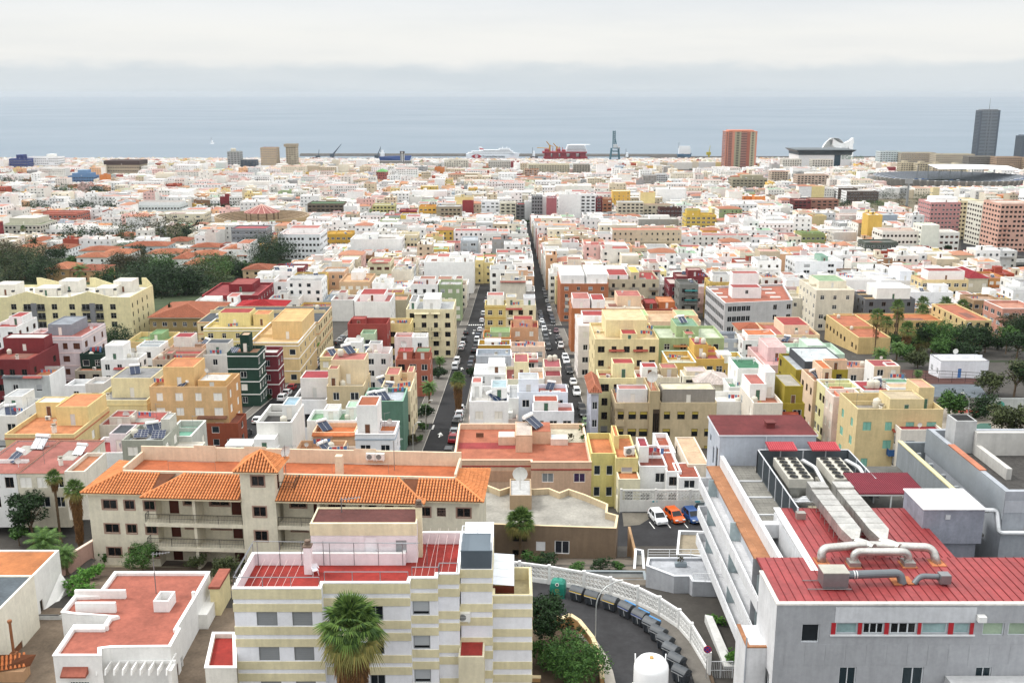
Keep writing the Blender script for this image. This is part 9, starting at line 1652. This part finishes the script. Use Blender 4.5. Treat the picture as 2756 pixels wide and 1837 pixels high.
PARKS+=[(270,430,1780,1960)]
# ================================================================== the rest of the town
ZONES=[(-430,-112,330,640)]
RAV=[]
def taken_rects():
 return [(x-1,x+W+1,y-1,y+D+1) for(e,x,y,W,D,H,rz,wc,rc,n) in HOUSES]
TAKEN=taken_rects()
def clear(x0,x1,y0,y1,extra=()):
 for a,b_,c,d in TAKEN:
  if x0<b_ and x1>a and y0<d and y1>c:return False
 for a,b_,c,d in extra:
  if x0<b_ and x1>a and y0<d and y1>c:return False
 return True
PAL=[('white','#f2f1ef',46),('white','#e4e1da',16),('cream','#e6dcc8',13),('beige','#cdbfa6',9),('pale yellow','#e6d499',4),('yellow','#dcb75e',2),('peach','#e2b48e',4),('pink','#e2bdb6',2.5),('brick red','#a4513f',2.2),('wine red','#87343a',1.5),('grey','#a6a8a8',4),('pale grey','#cdcfcf',4),('green','#9db083',1),('blue-grey','#b3c2cf',1.2),('brown','#8a6a50',1.6),('orange','#cf8348',1)]
RPAL=[('white','#dedad4',30),('pale grey','#b9bab8',20),('terracotta','#ad7260',13),('red','#97504a',8),('pinkish','#b8938a',10),('grey','#8a8a88',13),('green','#83a585',3),('orange','#bd8560',3)]
def pick(r,P):
 t=r.uniform(0,sum(p[2] for p in P))
 for p in P:
  t-=p[2]
  if t<=0:return p
 return P[-1]
def in_street(x0,x1,y0,y1):
 if y0<500 and x0<-8.6 and x1>-19:return True
 if y0<430 and x0<18.3 and x1>8.8:return True
 if y0<1000 and x0<16.3 and x1>10.1:return True
 return False
cr=random.Random(21); CELLS=[]
y=372.0; row=0
while y<2225:
 dep=cr.uniform(10,14) if y<700 else cr.uniform(13,19); lim=.54*y+40; x=-lim
 while x<lim:
  w=cr.uniform(7,14) if y<700 else cr.uniform(9,20)
  if y>560 and cr.random()<.05:w=cr.uniform(22,42)
  hn=noise.noise((x*.012,y*.012,3)); near=abs(x)<60
  h=10.5+6*hn+cr.gauss(0,2.6)+(2.5 if near else 0)+(2 if y>700 else 0)
  if y>1000 and cr.random()<.05:h+=cr.uniform(4,10)
  if 650<y<1900 and cr.random()<.09:h+=cr.uniform(4,9)
  if y>1850:h=min(h,9+(2190-y)*.02)
  if w>21 and y<1800:h+=cr.uniform(3,8)
  h=max(5,min(26,h)); jy=cr.uniform(-1.2,1.2)
  CELLS.append((x,y+jy,w-cr.choice([.0,.05,.1,.3]),dep-cr.uniform(0,1.5),h,cr.random())); x+=w
 row+=1; y+=dep+(cr.uniform(4,7) if row%3==0 else cr.uniform(.2,1.0))
def unproject(x,y,z):
 dx,dy,dz=x,y,z-CAMZ; d=dy*_c-dz*_s; v=dz*_c+dy*_s
 return CX+F*dx/d,CY-F*v/d
VIS=[]
for(e,x,y,W,D,H,rz,wc,rc,n) in HOUSES:
 if y>330:
  z=e.location.z; u0,vt=unproject(x,y,z+H); u1,_=unproject(x+W,y,z+H); _,vb=unproject(x,y,z); VIS.append((u0,u1,vt+.72*(vb-vt),y))
def pv(crop,x0,x1,yb_,y):a,b_=px(crop,x0,yb_); VIS.append((a,px(crop,x1,yb_)[0],b_,y))
for a in (('G',765,1165,545,1960),('G',270,490,545,1900),('F',835,1165,256,2390),('F',1320,1620,260,2400),('F',1745,1815,264,2285),('F',405,460,290,2240),('E',1395,2065,575,800),('G',1380,2353,690,1400),('G',2000,2200,455,2330),('F',285,490,290,2330),('F',0,2353,252,2460),('G',0,2353,430,2600)):pv(*a)
for(p,r_,h) in TREES:
 if p[1]>330:u,vt=unproject(p[0],p[1],p[2]+h); _,vb=unproject(p[0],p[1],p[2]); w_=r_*F/p[1]; VIS.append((u-w_*.8,u+w_*.8,vt+.6*(vb-vt),p[1]-r_))
def cap(x,y,w,h):
 u0,v=unproject(x,y,G(y)+h); u1,_=unproject(x+w,y,G(y)+h); vm=0
 for(a,b_,vv,yy) in VIS:
  if yy>y and u0<b_-2 and u1>a+2 and vv>vm:vm=vv
 if v>=vm:return h
 t=math.tan(PITCH+math.atan((vm-CY)/F)); return CAMZ-y*t-G(y)
FAR=MB(); FAR.cols=[]; far_mi=[]
def fq(vs,fs,c):
 FAR.add(vs,fs); FAR.cols.extend([c]*len(fs))
def far_house(x,y,w,d,h,r):
 z=G(y); zb=G(y+d)-.5; wc=srgb(pick(r,PAL if w<21 else PAL[:4])[1]); rc=srgb(pick(r,RPAL)[1]); k=r.uniform(.9,1.04); wc=tuple(min(.92,q*k) for q in wc); t=z+h; p=.6
 wc2=wc if r.random()<.6 else srgb('#e6e2da')
 fq([(x,y,zb),(x+w,y,zb),(x+w,y,t),(x,y,t)],[(0,1,2,3)],wc)
 fq([(x+w,y,zb),(x+w,y+d,zb),(x+w,y+d,t),(x+w,y,t),(x,y+d,zb),(x,y,zb),(x,y,t),(x,y+d,t)],[(0,1,2,3),(4,5,6,7)],wc2)
 if r.random()<.07 and y<1500:
  q=min(w,d)/2; rc=srgb(r.choice(['#a3705c','#98664f','#ab7a62'])); a=(x+q,y+q,t+1.8) if w>d else (x+q,y+q,t+1.8); b=(x+w-q,y+d-q,t+1.8)
  fq([(x-.3,y-.3,t),(x+w+.3,y-.3,t),(x+w+.3,y+d+.3,t),(x-.3,y+d+.3,t),a,b],[(0,1,5,4),(1,2,5),(2,3,4,5),(3,0,4)] if w>d else [(0,1,4),(1,2,5,4),(2,3,5),(3,0,4,5)],rc)
 else:
  i0,i1,j0,j1=x+.25,x+w-.25,y+.25,y+d-.25
  fq([(x,y,t),(x+w,y,t),(x+w,y+d,t),(x,y+d,t),(i0,j0,t),(i1,j0,t),(i1,j1,t),(i0,j1,t),(i0,j0,t-p),(i1,j0,t-p),(i1,j1,t-p),(i0,j1,t-p)],[(0,1,5,4),(1,2,6,5),(2,3,7,6),(3,0,4,7),(7,6,10,11),(5,4,8,9),(6,5,9,10),(4,7,11,8)],tuple(min(.9,q*1.05) for q in wc))
  fq([(i0,j0,t-p),(i1,j0,t-p),(i1,j1,t-p),(i0,j1,t-p)],[(0,1,2,3)],rc)
  for _ in range(r.choice([0,1,1,2,2])):
   a=x+w*r.uniform(.05,.6); c=y+d*r.uniform(.1,.6); hw=r.uniform(2,min(4.5,w*.45)); hd=r.uniform(2,3.5); hz=t+r.uniform(.6,2.4); hc=wc if r.random()<.6 else srgb('#efeeec'); hr=rc if r.random()<.5 else srgb(pick(r,RPAL)[1])
   fq([(a,c,t-p),(a+hw,c,t-p),(a+hw,c+hd,t-p),(a,c+hd,t-p),(a,c,hz),(a+hw,c,hz),(a+hw,c+hd,hz),(a,c+hd,hz)],[(0,1,5,4),(1,2,6,5),(3,0,4,7),(2,3,7,6)],hc); fq([(a,c,hz),(a+hw,c,hz),(a+hw,c+hd,hz),(a,c+hd,hz)],[(0,1,2,3)],hr)
   if y<1100 and r.random()<.6:dk=srgb(r.choice(['#3a332c','#5a3a2c','#8a8a86'])); m=a+hw*.5; fq([(m-.4,c-.04,t-p),(m+.4,c-.04,t-p),(m+.4,c-.04,t-p+2),(m-.4,c-.04,t-p+2)],[(0,1,2,3)],dk)
  if y<900 and r.random()<.5:
   a=x+w*r.uniform(.1,.9); c=y+d*r.uniform(.1,.9); q=r.uniform(.35,.6); fq([(a-q,c-q,t-p),(a+q,c-q,t-p),(a+q,c+q,t-p),(a-q,c+q,t-p),(a-q,c-q,t+.5),(a+q,c-q,t+.5),(a+q,c+q,t+.5),(a-q,c+q,t+.5)],[(0,1,5,4),(1,2,6,5),(3,0,4,7),(4,5,6,7)],srgb(r.choice(['#c9c4b6','#dcdcda','#8a8a88','#3c3c3e'])))
  if y<800 and r.random()<.6:
   a=x+w*r.random(); c=y+d*r.random(); fq([(a-.04,c,t-p),(a+.04,c,t-p),(a+.04,c,t+2.2),(a-.04,c,t+2.2),(a-.5,c,t+2.1),(a+.5,c,t+2.1),(a+.5,c,t+2.2),(a-.5,c,t+2.2)],[(0,1,2,3),(4,5,6,7)],srgb('#77797b'))
 blank=r.random()<.22
 if y<1700 and not blank:
  n=max(1,int((h-.6)/3)); sh=(h-.6)/n; m=max(1,int(w/r.uniform(2.6,3.8))); ww=r.uniform(.9,1.4); dk=srgb(r.choice(['#262b30','#2f3336','#3d352f','#4a4e52']))
  for s in range(max(0,n-3),n):
   for i in range(m):
    if r.random()<.12:continue
    xc=x+w*(i+.5)/m; z0=z+s*sh+.9; c=dk if r.random()<.8 else srgb('#9a9890')
    fq([(xc-ww/2,y-.05,z0),(xc+ww/2,y-.05,z0),(xc+ww/2,y-.05,z0+1.3),(xc-ww/2,y-.05,z0+1.3)],[(0,1,2,3)],c)
    if y<800:fq([(xc-ww/2-.1,y-.16,z0-.1),(xc+ww/2+.1,y-.16,z0-.1),(xc+ww/2+.1,y,z0-.1),(xc-ww/2-.1,y,z0-.1),(xc-ww/2-.1,y-.16,z0),(xc+ww/2+.1,y-.16,z0),(xc+ww/2+.1,y,z0),(xc-ww/2-.1,y,z0)],[(0,1,5,4),(4,5,6,7)],tuple(min(.9,q*1.08) for q in wc))
   if r.random()<.22:fq([(x+w*.15,y-.9,z+s*sh-.1),(x+w*.85,y-.9,z+s*sh-.1),(x+w*.85,y-.9,z+s*sh+.9),(x+w*.15,y-.9,z+s*sh+.9),(x+w*.15,y,z+s*sh+.9),(x+w*.85,y,z+s*sh+.9)],[(0,1,2,3),(3,2,5,4)],tuple(q*.92 for q in wc))
  if y<900:
   xs,sg=(x+w+.05,1) if x<0 else (x-.05,-1); m=max(1,int(d/4))
   for s in range(max(0,n-3),n):
    for i in range(m):
     yc=y+d*(i+.5)/m; z0=z+s*sh+.9; fq([(xs,yc-.5,z0),(xs,yc+.5,z0),(xs,yc+.5,z0+1.3),(xs,yc-.5,z0+1.3)],[(0,1,2,3)],dk)
EXTRA=ZONES+TAKEN_R+PARKS
AUTO_MAX=96; autos=[]
LAND=[(e['label'],x+W/2,y) for(e,x,y,W,D,H,rz,wc,rc,n) in HOUSES if y>200]
ORD=['first','second','third','fourth','fifth','sixth','seventh','eighth','ninth','tenth','eleventh','twelfth']
cnt={}
def shorten(l):
 w=l.replace(',','').split(); out=[]
 for t in w:
  if t in ('with','on','beside','behind','left','right','above','below','in','at','between','under','before','near','among','of','by','cut','next','to','joined'):break
  out.append(t)
 return ' '.join(out)
LSH={}
for l,lx,ly in LAND:LSH.setdefault(shorten(l),[]).append((lx,ly))
LSH={k:v[0] for k,v in LSH.items() if len(v)==1 and len(k.split())>=3}
nfar=0
for(x,y,w,d,h,q) in CELLS:
 for a,b_,ym in ((-19.0,-8.6,500),(8.8,18.3,430)) if y<430 else ((-19.0,-8.6,500),(10.1,16.3,1000)):
  if y<ym and x<b_ and x+w>a:
   if x<a and a-x>4:w=a-x-.02
   elif x+w>b_ and x+w-b_>4:w=x+w-b_-.02; x=b_+.02
 if in_street(x,x+w,y,y+d):continue
 if not clear(x,x+w,y,y+d,EXTRA):continue
 if any(x<p[0]+r_*.7 and x+w>p[0]-r_*.7 and y<p[1]+r_*.7 and y+d>p[1]-r_*.7 for p,r_,h_ in TREES if abs(p[1]-y)<40):continue
 h=min(h,cap(x,y,w,h))
 if h<3.2:continue
 r=random.Random(int(q*1e9)); u,v=unproject(x+w/2,y,G(y)+h)
 if u<-80 or u>2840:continue
 if len(autos)<AUTO_MAX and -40<u<2796:
  wn_,wc,_=pick(r,PAL); rn,rc,_=pick(r,RPAL); nst=max(2,round((h-.75)/3.05))
  best=min(LSH.items(),key=lambda kv:(kv[1][0]-x-w/2)**2+(kv[1][1]-y)**2); nm=best[0]; lx,ly=best[1]
  rel='left of' if x+w/2<lx-9 else 'right of' if x+w/2>lx+9 else ('behind' if y>ly else 'in front of')
  huts=[]; items=[]; feat=''
  k=r.random()
  if k<.55:huts=[(.1+.3*r.random(),.55+.4*r.random(),.3,.9,r.uniform(1.6,2.6),wc if r.random()<.6 else W_,rc)]; feat=' and roof cabin'
  if r.random()<.5:items.append((r.choice(['ant','tank','sol','dish','vent','line']),r.uniform(.1,.9),r.uniform(.1,.3)))
  items.append(('ant',r.random(),r.random()))
  key=(wn_,rn,feat,rel,nm); cnt[key]=cnt.get(key,0)+1; o=cnt[key]
  lab='%s%s house with %s roof%s %s the %s'%((ORD[o-1]+' ') if o>1 else '',wn_,rn,feat,rel,nm)
  ws=lab.split(); lab=' '.join(ws[:16])
  house(x,y,G(y),w,d,h,wc,rc,lab,n=nst,huts=huts,items=items,sides='r' if x<0 else 'l',win=r.choice(['mix','wh','dk','br','wh','sh']),ops=[] if r.random()<.2 else None,rim=W_ if r.random()<.3 else None,back=max(3,G(y)-G(y+d)+1.5),group='houses of the town',awn=[(0,1,.97,'#a8564c')] if r.random()<.15 else None,balc=[(.2,.8,nst-1,wc,r.choice(['wall','rail']))] if r.random()<.25 else ())
  autos.append(lab)
 else:
  far_house(x,y,w,d,h,r); nfar+=1
me=FAR.mesh('distant_houses',[mat('far_paint','#ffffff',.9,.12,.08,attr=True)])
at_=me.attributes.new('col','FLOAT_COLOR','FACE'); flat=[]
for c in FAR.cols:flat.extend((*c,1.0))
at_.data.foreach_set('color',flat)
o=link('distant_houses',me); tag(o,'white and coloured flat-roofed houses filling the town down to the harbour','houses',kind='stuff')
print('CITY',len(HOUSES),len(autos),nfar,len(FAR.f))
# ------------------------------------------------------------------ sea air
b=MB(); b.box(-46500,46500,-60,46500,-4.5,176)
hz=b.build('haze',mat('haze_placeholder','#ffffff',1,0)); m=bpy.data.materials.new('haze_volume'); m.use_nodes=True; nt=m.node_tree; nt.nodes.clear(); ho=nt.nodes.new('ShaderNodeOutputMaterial'); pv=nt.nodes.new('ShaderNodeVolumePrincipled'); pv.inputs['Color'].default_value=(.70,.77,.84,1); pv.inputs['Density'].default_value=.000032; pv.inputs['Anisotropy'].default_value=.2; nt.links.new(pv.outputs[0],ho.inputs['Volume']); hz.data.materials.clear(); hz.data.materials.append(m); tag(hz,'thin pale sea haze over the town and the water','haze',kind='stuff')
